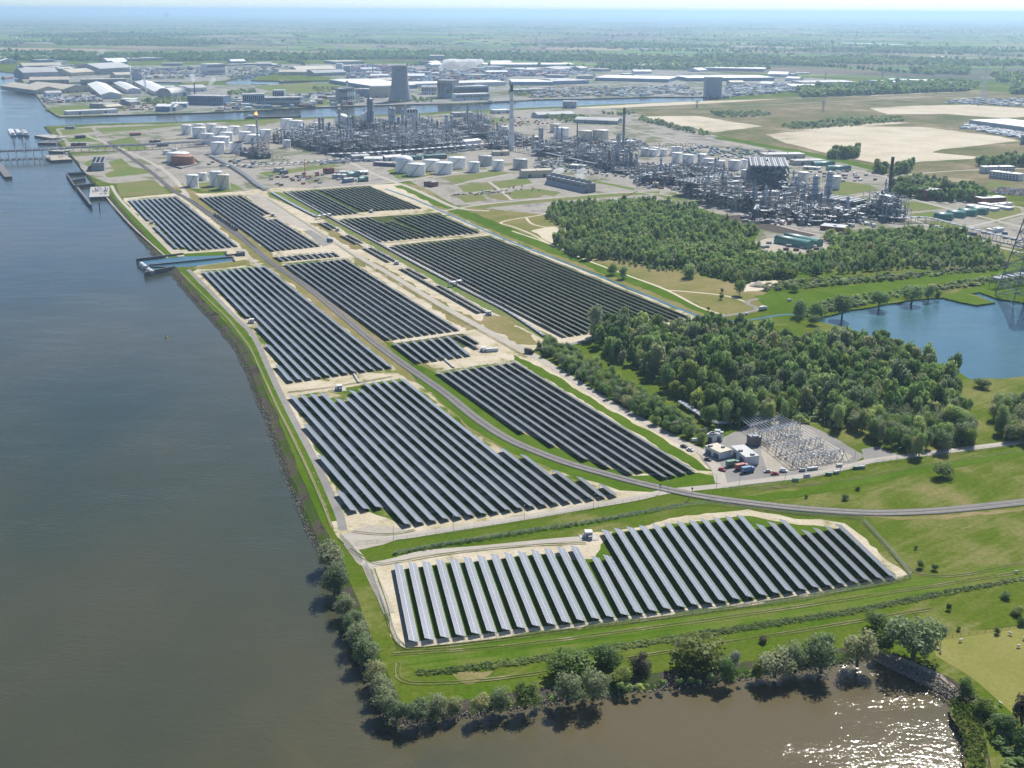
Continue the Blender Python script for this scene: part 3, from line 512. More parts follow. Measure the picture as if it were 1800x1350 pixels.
# ================================================================ solar rows
TILT = R(20.0); TABLE = 4.55
def solar_row(A, B, label, group, detail):
    """one row of tilted tables from A to B; the high edge is on the river side"""
    d = (B - A); d.z = 0; L = d.length; d.normalize()
    nrm = Vector((d.y, -d.x, 0))                 # looks away from the river when A is the far end
    if nrm.y < 0: nrm = -nrm
    root = empty("solar_panel_row", (A.x, A.y, 0)); tag(root, label, "solar panels", group)
    ct, st = math.cos(TILT), math.sin(TILT); mid = 1.82
    def at(s, u, lift=0.0):                      # u along the slope, + is the low side
        return d * s + nrm * (u * ct) + Vector((0, 0, mid - u * st + lift))
    fr = MB(); h = TABLE / 2
    # aluminium table with a thin rim, broken every few modules
    nt = max(1, round(L / 24.0)); seg = L / nt
    for k in range(nt):
        a, b = k * seg + 0.05, (k + 1) * seg - 0.05
        T = [at(a, -h), at(b, -h), at(b, h), at(a, h)]; Bt = [p - Vector((0, 0, 0.07)) for p in T]
        up = (T[1] - T[0]).cross(T[3] - T[0]).z > 0
        fr.add(T, [(0, 1, 2, 3) if up else (3, 2, 1, 0)], "aluminium"); fr.add(Bt, [(3, 2, 1, 0) if up else (0, 1, 2, 3)], "panel_back")
        for i in range(4): fr.quad(T[i], T[(i + 1) % 4], Bt[(i + 1) % 4], Bt[i], "aluminium")
    fr.build("table_frame", root)
    # glass modules, two in portrait across the slope
    cols = max(1, int(L / (1.02 if detail else 2.04))); w = L / cols; g = 0.035 if detail else 0.04
    s0 = np.arange(cols) * w; V = []; 
    e = np.array([d.x, d.y, 0.0]); sl = np.array([nrm.x * ct, nrm.y * ct, -st]); base = np.array([0, 0, mid + 0.012])
    for (u0, u1) in ((-h + 0.04, -0.05), (0.05, h - 0.04)):
        for ss, uu in ((s0 + g, u0), (s0 + w - g, u0), (s0 + w - g, u1), (s0 + g, u1)):
            V.append(ss[:, None] * e + uu * sl + base)
    V = np.array(V).reshape(2, 4, cols, 3).transpose(0, 2, 1, 3).reshape(-1, 3)
    me = bpy.data.meshes.new("glass_module"); nq = 2 * cols
    flip = np.cross(e, sl)[2] < 0
    F = np.arange(nq * 4).reshape(nq, 4); F = F[:, ::-1] if flip else F
    me.vertices.add(nq * 4); me.vertices.foreach_set("co", V.ravel()); me.loops.add(nq * 4); me.loops.foreach_set("vertex_index", F.ravel().astype(np.int32))
    me.polygons.add(nq); me.polygons.foreach_set("loop_start", (np.arange(nq) * 4).astype(np.int32)); me.materials.append(MATS["solar_glass"]); me.update(calc_edges=True)
    o = link("glass_module", me, root); o["kind"] = "stuff"
    sp = MB(); np_ = max(2, round(L / (6.0 if detail else 12.0)))
    for k in range(np_ + 1):
        s = min(max(0.4, k * L / np_), L - 0.4)
        for u in (-1.35, 1.25):
            p = at(s, u); sp.bar((p.x, p.y, 0), (p.x, p.y, p.z - 0.1), 0.12, "galvanised")
        if detail: sp.bar(at(s, -h + 0.2, -0.14), at(s, h - 0.2, -0.14), 0.12, "galvanised")
    for u in (-1.35, 1.25): sp.bar(at(0.1, u, -0.12), at(L - 0.1, u, -0.12), 0.1, "galvanised")
    sp.build("support_legs", root)
    return root
def keyed(keys, i):
    ks = sorted(keys)
    for a, b in zip(ks, ks[1:]):
        if a <= i <= b:
            t = (i - a) / (b - a); return G(*keys[a], 1.55).lerp(G(*keys[b], 1.55), t)
    return G(*keys[ks[0]], 1.55)
def field(tops, bots, where, group, detail, ids=None):
    lo, hi = min(bots), max(bots)
    for n, i in enumerate(range(lo, hi + 1)):
        solar_row(keyed(tops, i), keyed(bots, i), f"{ordw(n)} solar panel row from the river {where}", group, detail)
field({0: (700, 993), 13: (1009, 961), 14: (1046, 979.5), 15: (1067, 977), 16: (1064, 932.5), 27: (1300, 906), 28: (1335, 923), 30: (1375, 914), 31: (1415, 933), 34: (1473, 922)}, {0: (728, 1128), 13: (1074, 1085), 34: (1570, 1014)}, "in the fenced front block", "solar rows of the fenced front block", True)
field({-3: (597, 865), -2: (563, 801), -1: (538, 747), 0: (513, 696), 3: (566, 691), 4: (594, 701.5), 5: (612, 700), 6: (618, 687), 7: (634, 685), 8: (641, 673), 12: (706, 666), 13: (882, 789), 14: (919, 800), 15: (975, 827), 16: (1018, 839), 17: (1057, 852)}, {-3: (623, 898), -1: (667, 892), 0: (718, 922), 17: (1080, 870)}, "in the field above the cross road", "solar rows above the cross road", True)
field({0: (487.5, 642), 1: (470, 606), 2: (452, 573), 3: (370, 476), 11: (463, 467)}, {0: (512, 670), 11: (685.5, 645)}, "in the field between intake channel and sandy gap", "solar rows between intake channel and sandy gap", True)
solar_row(G(358, 477, 1.55), G(437, 557, 1.55), "lone outer solar row ending at the cabin by the dyke road", "solar rows between intake channel and sandy gap", True)
field({0: (271, 397), 1: (237, 350.5), 9: (307, 344.5)}, {0: (311, 436), 1: (323, 435), 2: (338, 439), 9: (416, 432)}, "in the far riverside field above the intake", "solar rows of the far riverside field", False)
solar_row(G(228, 351, 1.55), G(262, 387, 1.55), "short outer solar row behind the cabin of the far riverside field", "solar rows of the far riverside field", False)
field({0: (352.5, 346), 6: (403, 343), 7: (473, 384), 8: (482.5, 383)}, {0: (481, 440), 8: (561, 431.5)}, "beside the parked wagons", "solar rows beside the parked wagons", False)
for k, (a, b) in enumerate((((410, 342.6), (465, 377)), ((420, 342), (474, 375)))): solar_row(G(*a, 1.55), G(*b, 1.55), f"{ORD[k]} cut-off solar row beyond the wagons, ending at a cabin", "solar rows beside the parked wagons", False)
field({0: (484, 449.5), 9: (583, 441.5)}, {0: (496.5, 457.5), 9: (595, 449)}, "in the short strip beyond the crossing", "short solar strip beyond the crossing", False)
field({0: (502, 463.5), 9: (603.5, 454)}, {0: (683, 595.5), 9: (805, 579)}, "in the long field between railway and concrete road", "solar rows between railway and concrete road", True)
field({0: (693, 603), 8: (815, 587)}, {0: (737, 636), 6: (824, 624), 7: (840, 611), 8: (840, 602)}, "in the short field with the white container", "short solar field with the white container", True)
field({0: (771, 653), 9: (901, 634)}, {0: (919, 759), 1: (973, 782), 2: (1030, 807), 3: (1069, 820), 4: (1109, 831), 5: (1127, 827.5), 6: (1169, 839), 7: (1184, 836), 9: (1219, 828)}, "in the field inside the railway curve", "solar rows inside the railway curve", True)
for k, (a, b) in enumerate((((561, 390), (583, 402.5)), ((571, 389), (591, 400)), ((600, 412.5), (627, 427)), ((610, 411), (637, 425)), ((639, 434), (684, 459)), ((650, 433), (696, 457.5)), ((704, 470), (843, 548)), ((714, 469), (750, 487)), ((769, 499), (854, 547)))):
    solar_row(G(*a, 1.55), G(*b, 1.55), f"{ORD[k]} nearest-to-plant solar row along the pipe corridor", "solar rows along the pipe corridor", False)
field({0: (507.5, 337), 5: (548, 334)}, {0: (583, 377.5), 5: (628, 374)}, "in the small far block by the pipe corridor", "small far solar block", False)
field({0: (564, 333), 11: (648, 327)}, {0: (640, 369.5), 11: (740, 365)}, "in the farthest block below the work yard", "farthest solar block", False)
field({0: (598, 385), 5: (645, 381), 6: (668, 390), 8: (687, 388), 9: (694, 381), 16: (765, 375)}, {0: (670, 423), 16: (842, 408)}, "in the block with the notch of bare ground", "solar block with the notch", False)
field({0: (687.5, 431), 18: (860, 415.5)}, {0: (994, 590), 18: (1212, 557)}, "in the big dark field along the ditch", "big solar field along the ditch", False)

# ================================================================ trees
def crown_mesh(name, n, size, shape, mat, seed, lobes=7, flat=1.0):
    """leaf faces spread through lobes of a crown of unit radius, height about 2"""
    r = random.Random(seed); V = []; F = []
    L = []
    for k in range(lobes):
        a = r.uniform(0, 6.283); rr = r.uniform(0.15, 0.62); z = r.uniform(0.35, 1.55) if shape != 'tall' else r.uniform(0.3, 1.9)
        if shape == 'tall': rr *= 0.6
        L.append((rr * math.cos(a), rr * math.sin(a), z * flat, r.uniform(0.34, 0.58)))
    L.append((0, 0, 1.1 * flat, 0.6))
    for k in range(n):
        cx, cy, cz, R0 = L[r.randrange(len(L))]
        d = Vector((r.gauss(0, 1), r.gauss(0, 1), r.gauss(0.25, 0.9))).normalized(); q = R0 * (r.random() ** 0.3)
        c = Vector((cx, cy, cz)) + d * q
        if c.z < 0.06: c.z = 0.06 + r.random() * 0.2
        nn = (d + Vector((r.gauss(0, .55), r.gauss(0, .55), r.gauss(0.2, .55)))).normalized()
        t = nn.orthogonal().normalized(); t.rotate(Matrix.Rotation(r.uniform(0, 6.28), 3, nn)); b = nn.cross(t)
        s = size * r.uniform(0.6, 1.35); e = s * r.uniform(0.5, 0.9); i = len(V)
        V += [c + t * s, c + b * e * .8 + nn * s * .15, c - t * s, c - b * e]; F.append((i, i + 1, i + 2, i + 3))
    me = bpy.data.meshes.new(name); me.from_pydata([tuple(v) for v in V], [], F); me.materials.append(MATS[mat]); me.update(); return me
def trunk_mesh(name, seed):
    r = random.Random(seed); b = MB(); b.tube((0, 0, -0.15), (0.02, 0.01, 0.75), 0.075, BARK, 7, 0.05)
    for k in range(5):
        a = r.uniform(0, 6.28); z = r.uniform(0.45, 0.75); b.tube((0.01, 0, z), (0.5 * math.cos(a), 0.5 * math.sin(a), z + r.uniform(0.4, 0.7)), 0.035, BARK, 5, 0.012)
    return b.mesh(name)
TRUNKS = [trunk_mesh("trunk", 50 + k) for k in range(3)]
CR_N = {k: [crown_mesh("crown", 2400, 0.072, s, m, 100 + 10 * j + i, 15) for i in range(3)] for j, (k, s, m) in enumerate((("willow", "round", "willow_leaf"), ("bush", "round", "bush_leaf"), ("poplar", "round", "poplar_leaf"), ("dark", "round", "dark_leaf"), ("yellow", "round", "yellow_leaf"), ("blossom", "round", "blossom_leaf"), ("young", "tall", "young_leaf"), ("bare", "round", "bare_twig")))}
def tree(name, P, rad, h, kind, label, group, cat="tree", trunk=True):
    root = empty(name, P, rng.uniform(0, 6.28)); tag(root, label, cat, group)
    c = link("crown", rng.choice(CR_N[kind]), root); z0 = 0.07 * h if trunk else -0.02 * h
    c.location = (0, 0, z0); c.scale = (rad, rad, (h - z0) / 1.95)
    if trunk:
        t = link("trunk", rng.choice(TRUNKS), root); t.scale = (rad * 1.1, rad * 1.1, h * 0.62)
    return root
def shore_tree(px, py, w, h, kind, label, group="willows along the shore", cat="tree", z=-0.5, name="willow_tree", trunk=True):
    P = G(px, py + 0.5 * h, z); s = mpp(P); return tree(name, P, 0.64 * w * s, h * s * 1.1, kind, label, group, cat, trunk)
LEFT_SHORE = [(578, 973, 46, 42), (593, 1013, 48, 52), (608, 1060, 36, 36), (620, 1090, 34, 34), (632, 1113, 42, 40), (643, 1140, 46, 46), (663, 1177, 38, 38), (670, 1203, 38, 38), (677, 1228, 42, 42), (697, 1245, 36, 38), (733, 1246, 42, 42), (770, 1236, 38, 40), (800, 1238, 28, 30), (845, 1234, 30, 40), (880, 1226, 40, 40)]
for i, (x, y, w, h) in enumerate(LEFT_SHORE):
    shore_tree(x, y, w, h, "willow", f"{ordw(i)} grey-green willow along the stony point, counted from the gate")
SINGLE = [(923, 1220, 42, 46, "dark", "dark green willow on the stony shore of the cove", "tree"), (997, 1206, 46, 56, "willow", "tall pale willow on the cove shore near the stone bank", "tree"), (1043, 1200, 50, 54, "willow", "broad pale willow beside its taller twin on the cove shore", "tree"),
          (1003, 1166, 76, 40, "bush", "wide olive thicket on the grass behind two pale willows", "shrub"), (1063, 1150, 50, 44, "dark", "dark round bush beside the reed ditch", "shrub"), (1123, 1163, 38, 36, "bare", "sparse brownish bush between dark bush and yellowish thicket", "shrub"), (1090, 1185, 40, 26, "bush", "low green scrub at the water behind the stones", "shrub"),
          (1196, 1134, 22, 26, "blossom", "white flowering hawthorn on the grass above the thicket", "shrub"), (1230, 1142, 88, 46, "yellow", "wide yellow-green thicket on the grass above the cove", "shrub"), (1276, 1175, 34, 40, "poplar", "slim dark green tree beside the flowering hawthorn at the shore", "tree"), (1290, 1158, 20, 30, "blossom", "white flowering hawthorn at the water's edge", "shrub"), (1333, 1175, 24, 30, "bush", "small green bush at the stones before the willow clump", "shrub"),
          (1362, 1164, 58, 46, "willow", "low spreading willow at the brown water", "tree"), (1398, 1152, 44, 50, "willow", "pale upright willow pressed against a rounder one", "tree"), (1443, 1146, 60, 64, "willow", "round grey-green willow overhanging its shadow on the water", "tree"), (1507, 1136, 52, 60, "willow", "upright willow next to the stone slipway", "tree"), (1540, 1090, 36, 28, "dark", "dark bush behind the slipway willows", "shrub"), (1548, 1130, 34, 36, "bush", "green bush between slipway willow and the largest tree", "shrub"), (1562, 1102, 30, 30, "bush", "second green bush behind the slipway willows", "shrub"), (1604, 1116, 84, 80, "willow", "largest spreading tree, beside the pasture fence", "tree"),
          (1695, 1208, 28, 36, "dark", "dark bush at the top of the reed bed", "shrub"), (1730, 1240, 34, 30, "bush", "bush on the slope behind the reed bed", "shrub"), (1764, 1270, 44, 36, "dark", "dense bush low on the reed slope", "shrub"), (1796, 1245, 36, 60, "bare", "bare branching tree at the pasture edge", "tree"), (1800, 1300, 40, 36, "dark", "dark bush at the picture's lower corner", "shrub"),
          (1667, 1066, 9, 12, "dark", "small dark bush alone on the meadow by the pasture", "shrub"), (1659, 1106, 12, 15, "blossom", "pale flowering bush near the pasture fence", "shrub"), (1685, 1104, 9, 8, "bush", "tiny bush by the pasture fence", "shrub"), (1752, 1108, 10, 12, "dark", "small bush in the line of the pasture fence", "shrub"), (1768, 1046, 18, 10, "dark", "dark low bush on the far meadow slope", "shrub"), (1787, 1073, 22, 14, "bush", "low bush by the meadow's outer edge", "shrub"), (1340, 1124, 14, 12, "bare", "small brown bush alone on the shore meadow", "shrub"),
          (1617, 992, 13, 13, "dark", "dark bush outside the fence corner", "shrub"), (1643, 997, 11, 10, "dark", "smaller dark bush outside the fence corner", "shrub"), (1610, 962, 6, 6, "dark", "tiny bush on the meadow beyond the fence", "shrub"), (1656, 827, 34, 22, "dark", "dark bush on the rise beside the curved railway", "shrub"), (1485, 874, 12, 9, "dark", "small bush on the meadow inside the railway curve", "shrub"), (1508, 858, 8, 7, "dark", "small round bush above the meadow hollow", "shrub"), (1417, 872, 6, 6, "dark", "tiny lone bush by the railway meadow", "shrub"), (1726, 674, 26, 14, "dark", "dark bush on the lake's near shore", "shrub"), (1795, 1092, 14, 14, "dark", "bush on the pasture fence beside the frame edge", "shrub"),
          (1076, 473, 18, 20, "poplar", "round bush on the dry meadow beside the dirt track", "shrub"), (1095, 481, 18, 18, "young", "second bush by the dirt track beside the wood", "shrub"), (1211, 477, 28, 22, "young", "broad shrub in front of the wood on the dry meadow", "shrub"), (1300, 505, 18, 28, "poplar", "upright tree beside the sand heap", "tree"), (1268, 522, 7, 9, "dark", "small dark shrub on the dirt track fork", "shrub"), (1269, 511, 6, 7, "dark", "tiny shrub above the dirt track fork", "shrub"), (1245, 543, 5, 6, "dark", "tiny shrub by the lower dirt track", "shrub"), (1430, 563, 18, 16, "dark", "round dark bush at the lake inlet", "shrub"), (1405, 560, 9, 10, "dark", "small bush at the ditch mouth of the lake", "shrub"),
          (1480, 540, 34, 36, "dark", "large bush reflected at the lake's near corner", "tree"), (1545, 526, 30, 32, "poplar", "round tree reflected on the far lake shore", "tree"), (1602, 516, 38, 32, "poplar", "broad tree leaning over the far lake shore", "tree"), (1632, 514, 18, 26, "poplar", "narrow tree on the far lake shore", "tree"), (1648, 519, 12, 14, "dark", "rounded bush at the lake promontory", "shrub"), (1405, 544, 28, 24, "young", "pale willow scrub beside the lake inlet", "shrub"), (1437, 545, 26, 26, "poplar", "green scrub beside the lake inlet", "shrub"), (1396, 506, 16, 14, "poplar", "bush on the bank beside the sand heap", "shrub"), (1398, 628, 16, 10, "dark", "bush in the clearing between wood and lake", "shrub")]
for x, y, w, h, k, lab, cat in SINGLE:
    z = -0.4 if (y > 1120 and x < 1560) else 0.0
    shore_tree(x, y, w, h, k, lab, None, cat, z, "willow_tree" if k == "willow" else ("tree" if cat == "tree" else "shrub"), cat == "tree")

# ---- woods: nearest trees are things, the rest one mass each
def scatter(px, spacing, jit=0.42):
    poly = [G(*p) for p in px]; xs = [p.x for p in poly]; ys = [p.y for p in poly]
    gx, gy = np.meshgrid(np.arange(min(xs), max(xs), spacing), np.arange(min(ys), max(ys), spacing * 0.87)); gx = gx + (np.arange(gx.shape[0])[:, None] % 2) * spacing * 0.5
    r = np.random.RandomState(int(abs(px[0][0]) * 7 + px[0][1])); x = (gx + r.uniform(-jit, jit, gx.shape) * spacing).ravel(); y = (gy + r.uniform(-jit, jit, gy.shape) * spacing).ravel()
    k = in_poly(x, y, poly); return np.stack([x[k], y[k]], 1)
VARS = {}
def variants(kind, n, size, shape, mats, k=5):
    c = bpy.data.collections.new("crown_forms_" + kind)
    for i in range(k):
        me = crown_mesh("crown_form", n, size, shape, mats[i % len(mats)], 500 + 31 * i + len(VARS) * 7, 6); o = bpy.data.objects.new("crown_form", me); c.objects.link(o)
    VARS[kind] = c
variants("poplar", 760, 0.125, "round", ["poplar_leaf", "willow_leaf", "young_leaf", "poplar_leaf", "dark_leaf", "willow_leaf", "young_leaf", "bush_leaf"], 8)
variants("young", 420, 0.16, "round", ["young_leaf", "poplar_leaf", "willow_leaf", "young_leaf", "bush_leaf", "young_leaf"], 6)
variants("scrub", 160, 0.24, "round", ["young_leaf", "bush_leaf", "willow_leaf", "poplar_leaf"], 5)
variants("far", 46, 0.42, "round", ["poplar_leaf", "dark_leaf", "poplar_leaf"], 4)
variants("yellow", 260, 0.2, "round", ["yellow_leaf", "bush_leaf"], 3)
variants("reed", 40, 0.30, "round", ["reed_leaf", "reed_leaf", "bush_leaf"], 3)
def mass(name, pts, kind, rad, hh, seed=1, z=0.0, label=None, cat=None):
    """one countless mass of plants as instances on points"""
    r = np.random.RandomState(seed); n = len(pts)
    me = bpy.data.meshes.new(name); me.vertices.add(n); co = np.zeros((n, 3)); co[:, :2] = pts[:, :2]; co[:, 2] = z; me.vertices.foreach_set("co", co.ravel())
    s = np.clip(r.normal(1.0, 0.26, n), 0.45, 1.75); hs = s * r.uniform(0.8, 1.2, n)
    a = me.attributes.new("plant_scale", 'FLOAT_VECTOR', 'POINT'); a.data.foreach_set("vector", np.stack([rad * s, rad * s, hh * hs / 1.95], 1).astype(np.float32).ravel())
    nv = len(VARS[kind].objects); fx, fy = pts[:, 0] / 70.0, pts[:, 1] / 70.0
    zone = 0.5 + 0.25 * np.sin(fx * 1.7 + 1.3 * np.sin(fy * 1.1)) + 0.25 * np.sin(fy * 2.3 + fx * 0.9 + 1.0) + r.normal(0, 0.16, n)
    a = me.attributes.new("plant_kind", 'INT', 'POINT'); a.data.foreach_set("value", (np.clip(zone, 0, 0.999) * nv).astype(np.int32))
    a = me.attributes.new("plant_turn", 'FLOAT_VECTOR', 'POINT'); a.data.foreach_set("vector", np.stack([np.zeros(n), np.zeros(n), r.uniform(0, 6.28, n)], 1).astype(np.float32).ravel())
    o = tag(link(name, me), label, cat, None, "stuff")
    ng = bpy.data.node_groups.new(name + "_nodes", "GeometryNodeTree"); ng.interface.new_socket("Geometry", in_out='INPUT', socket_type='NodeSocketGeometry'); ng.interface.new_socket("Geometry", in_out='OUTPUT', socket_type='NodeSocketGeometry')
    N, Lk = ng.nodes, ng.links; gi = N.new("NodeGroupInput"); go = N.new("NodeGroupOutput"); ip = N.new("GeometryNodeInstanceOnPoints"); ci = N.new("GeometryNodeCollectionInfo")
    ci.inputs[0].default_value = VARS[kind]; ci.inputs["Separate Children"].default_value = True; ci.inputs["Reset Children"].default_value = True
    ip.inputs["Pick Instance"].default_value = True; at1 = N.new("GeometryNodeInputNamedAttribute"); at1.data_type = 'FLOAT_VECTOR'; at1.inputs[0].default_value = "plant_scale"
    at2 = N.new("GeometryNodeInputNamedAttribute"); at2.data_type = 'FLOAT_VECTOR'; at2.inputs[0].default_value = "plant_turn"
    at3 = N.new("GeometryNodeInputNamedAttribute"); at3.data_type = 'INT'; at3.inputs[0].default_value = "plant_kind"; Lk.new(at3.outputs[0], ip.inputs["Instance Index"])
    Lk.new(gi.outputs[0], ip.inputs["Points"]); Lk.new(ci.outputs[0], ip.inputs["Instance"]); Lk.new(at1.outputs[0], ip.inputs["Scale"]); Lk.new(at2.outputs[0], ip.inputs["Rotation"]); Lk.new(ip.outputs[0], go.inputs[0])
    mod = o.modifiers.new("plants", 'NODES'); mod.node_group = ng; return o
WOOD_M = [(1045, 592), (1100, 582), (1190, 588), (1240, 583), (1300, 590), (1350, 600), (1400, 615), (1430, 600), (1480, 600), (1560, 618), (1610, 640), (1680, 676), (1685, 715), (1712, 760), (1708, 785), (1650, 795), (1620, 805), (1577, 800), (1530, 772), (1478, 758), (1436, 730), (1397, 742), (1347, 748), (1300, 748), (1243, 755), (1222, 722), (1180, 690), (1110, 648), (1060, 622)]
WOOD_S = [(945, 612), (965, 604), (1005, 622), (1045, 648), (1110, 685), (1185, 732), (1236, 766), (1232, 780), (1160, 752), (1080, 706), (1000, 656)]
WOOD_R = [(1748, 720), (1800, 712), (1880, 740), (1880, 800), (1790, 785), (1745, 765)]
TREE_SLOT = 0
nS = scatter(WOOD_S, 6.0); NS = len(nS); near = np.concatenate([nS, scatter(WOOD_R, 8.0)]); main = scatter(WOOD_M, 7.0, 0.55); main = main[np.random.RandomState(31).rand(len(main)) < 0.93]
order = np.argsort(main[:, 1]); k_near = max(0, 296 - len(near)); picked = np.concatenate([near, main[order[:k_near]]]); rest = main[order[k_near:]]
TCOL = {"poplar": "dark green", "willow": "grey-green", "dark": "deep green", "young": "fresh green"}; tcount = {}
picked = picked[np.lexsort((picked[:, 0],))]; s_ids = {(round(float(x), 3), round(float(y), 3)) for x, y in near[:NS]}; r_ids = {(round(float(x), 3), round(float(y), 3)) for x, y in near[NS:]}
for x, y in picked:
    key = (round(float(x), 3), round(float(y), 3)); reg = "S" if key in s_ids else ("R" if key in r_ids else "M")
    kd = rng.choice(("willow", "poplar", "poplar", "young")) if reg == "S" else (rng.choice(("willow", "willow", "young", "poplar")) if x > 0.30 * y else rng.choice(("poplar", "dark", "young", "poplar")))
    rad = rng.uniform(2.5, 4.6) if reg == "S" else rng.uniform(3.0, 6.4); h = rng.uniform(6.5, 10) if reg == "S" else rng.uniform(10, 16)
    tcount[reg, kd] = tcount.get((reg, kd), 0) + 1
    lab = f"{ordw(tcount[reg, kd] - 1)} {TCOL[kd]} tree from the river, {dict(S='in the belt beside the concrete road', M='on the wood edge behind the switchyard', R='in the copse by the lake road')[reg]}"
    tree("woodland_tree", (x, y, 0), rad, h, kd, lab, "trees of the wood around the switchyard")
mass("woodland", rest, "poplar", 5.0, 14.0, 3, 0.0)
WOOD_U = [(958, 379), (980, 366), (1025, 366), (1080, 362), (1144, 360), (1205, 367), (1242, 385), (1289, 399), (1333, 411), (1300, 420), (1316, 438), (1355, 455), (1400, 462), (1400, 484), (1340, 492), (1300, 500), (1240, 482), (1205, 471), (1150, 474), (1105, 456), (1055, 456), (1033, 460), (997, 446), (974, 430), (985, 414), (1022, 412), (1024, 405), (992, 402)]
wu = scatter(WOOD_U, 5.2, 0.6); mass("woodland", wu[np.random.RandomState(8).rand(len(wu)) < 0.88], "young", 3.2, 10.0, 4)
WOOD_UR = [(1446, 418), (1480, 417), (1560, 412), (1600, 405), (1680, 412), (1738, 432), (1762, 455), (1770, 470), (1690, 474), (1600, 472), (1500, 480), (1420, 484), (1400, 480), (1405, 458), (1470, 444)]
wu = scatter(WOOD_UR, 6.0, 0.6); mass("woodland", wu[np.random.RandomState(9).rand(len(wu)) < 0.75], "young", 3.2, 8.0, 5)
mass("woodland", scatter([(1296, 462), (1330, 456), (1390, 462), (1400, 490), (1350, 493), (1310, 488)], 5.0), "yellow", 3.4, 6.0, 6)
mass("undergrowth", scatter([(1330, 505), (1400, 494), (1520, 488), (1640, 478), (1770, 468), (1770, 474), (1640, 486), (1520, 497), (1400, 508), (1340, 512)], 6.0), "scrub", 3.2, 3.4, 7)
mass("undergrowth", scatter([(1400, 548), (1450, 530), (1540, 518), (1640, 506), (1740, 488), (1800, 478), (1800, 490), (1700, 505), (1600, 518), (1540, 532), (1460, 548), (1415, 556)], 5.0), "scrub", 3.0, 3.0, 8)
mass("undergrowth", scatter([(1040, 450), (1100, 450), (1160, 470), (1210, 468), (1260, 485), (1210, 482), (1150, 478), (1080, 462)], 7.0), "scrub", 2.2, 3.5, 9)
mass("undergrowth", scatter([(1380, 725), (1440, 705), (1480, 740), (1500, 765), (1450, 750), (1400, 745)], 6.0), "scrub", 2.8, 3.0, 12)
mass("reeds", scatter([(735, 1180), (900, 1160), (1100, 1130), (1300, 1100), (1500, 1070), (1650, 1040), (1850, 1005), (1850, 1010), (1650, 1049), (1500, 1079), (1300, 1110), (1100, 1141), (900, 1171), (740, 1189)], 1.15), "reed", 1.15, 0.6, 10)
mass("reeds", scatter([(690, 970), (900, 936), (1060, 911), (1210, 882), (1205, 887), (1060, 918), (900, 943), (692, 977)], 1.7), "reed", 1.0, 0.9, 11)
mass("reeds", scatter([(1672, 1232), (1690, 1228), (1716, 1250), (1728, 1290), (1736, 1350), (1750, 1420), (1722, 1420), (1700, 1350), (1690, 1300), (1676, 1258)], 1.3), "reed", 0.9, 2.0, 13)
mass("undergrowth", scatter([(1700, 1215), (1740, 1240), (1790, 1280), (1830, 1330), (1830, 1420), (1770, 1400), (1760, 1320), (1725, 1260)], 4.0), "scrub", 2.4, 2.4, 14)
mass("undergrowth", scatter([(700, 1262), (770, 1256), (900, 1238), (1050, 1215), (1160, 1200), (1290, 1188), (1430, 1170), (1430, 1176), (1290, 1196), (1160, 1208), (1050, 1224), (900, 1246), (770, 1264), (705, 1272)], 3.2), "scrub", 1.8, 2.4, 15)
mass("undergrowth", scatter([(567, 985), (590, 1030), (615, 1090), (640, 1150), (665, 1205), (690, 1255), (680, 1260), (650, 1205), (625, 1148), (598, 1068), (575, 1010)], 3.2), "scrub", 1.8, 2.6, 16)
# tree belts and copses of the far country
r_ = np.random.RandomState(5); far = []
BELT = [([(0, 100), (110, 92), (200, 98), (420, 95), (440, 102), (200, 108), (0, 106)], 26), ([(300, 101), (460, 96), (640, 100), (760, 98), (760, 104), (560, 106), (300, 108)], 26), ([(560, 94), (800, 92), (1000, 98), (1260, 104), (1260, 112), (1000, 108), (700, 104)], 30), ([(1215, 102), (1280, 98), (1430, 106), (1440, 117), (1300, 112)], 22), ([(1410, 104), (1520, 100), (1720, 110), (1860, 108), (1860, 116), (1700, 117), (1440, 112)], 26), ([(1600, 123), (1650, 118), (1705, 124), (1700, 132), (1605, 128)], 16), ([(1050, 116), (1160, 112), (1310, 118), (1360, 122), (1300, 124), (1060, 122)], 24),
        ([(1400, 160), (1560, 152), (1680, 148), (1716, 151), (1700, 160), (1560, 166), (1410, 172)], 10), ([(1745, 134), (1800, 132), (1860, 136), (1860, 146), (1760, 145)], 14), ([(1780, 150), (1860, 148), (1860, 165), (1780, 166)], 11), ([(90, 74), (300, 70), (420, 78), (300, 82), (100, 80)], 40), ([(880, 80), (1100, 76), (1300, 84), (1100, 86)], 40), ([(0, 64), (200, 58), (400, 62), (200, 68)], 60), ([(1380, 88), (1640, 84), (1860, 92), (1640, 95)], 44)]
for poly, sp in BELT: far.append(scatter(poly, sp, 0.5))
for k in range(190):      # hedges and avenues between the fields
    y = r_.uniform(5200, 32000) ; x = r_.uniform(-0.55, 0.6) * y; a = r_.choice([0.35, 0.35 + 1.57, -0.55, 1.0]); L = r_.uniform(150, 900) * (1 + y / 16000); n = int(L / (14 + y / 900))
    t = np.linspace(-.5, .5, max(2, n)) * L; far.append(np.stack([x + t * math.cos(a) + r_.normal(0, 5, len(t)), y + t * math.sin(a) + r_.normal(0, 5, len(t))], 1))
for k in range(45):
    y = r_.uniform(6000, 34000); x = r_.uniform(-0.55, 0.6) * y; n = r_.randint(20, 90); s = r_.uniform(60, 330) * (1 + y / 20000); far.append(np.stack([x + r_.normal(0, s * 1.6, n), y + r_.normal(0, s * .6, n)], 1))
far = np.concatenate(far); mass("distant_trees", far, "far", 11.0, 15.0, 21, 0.0)
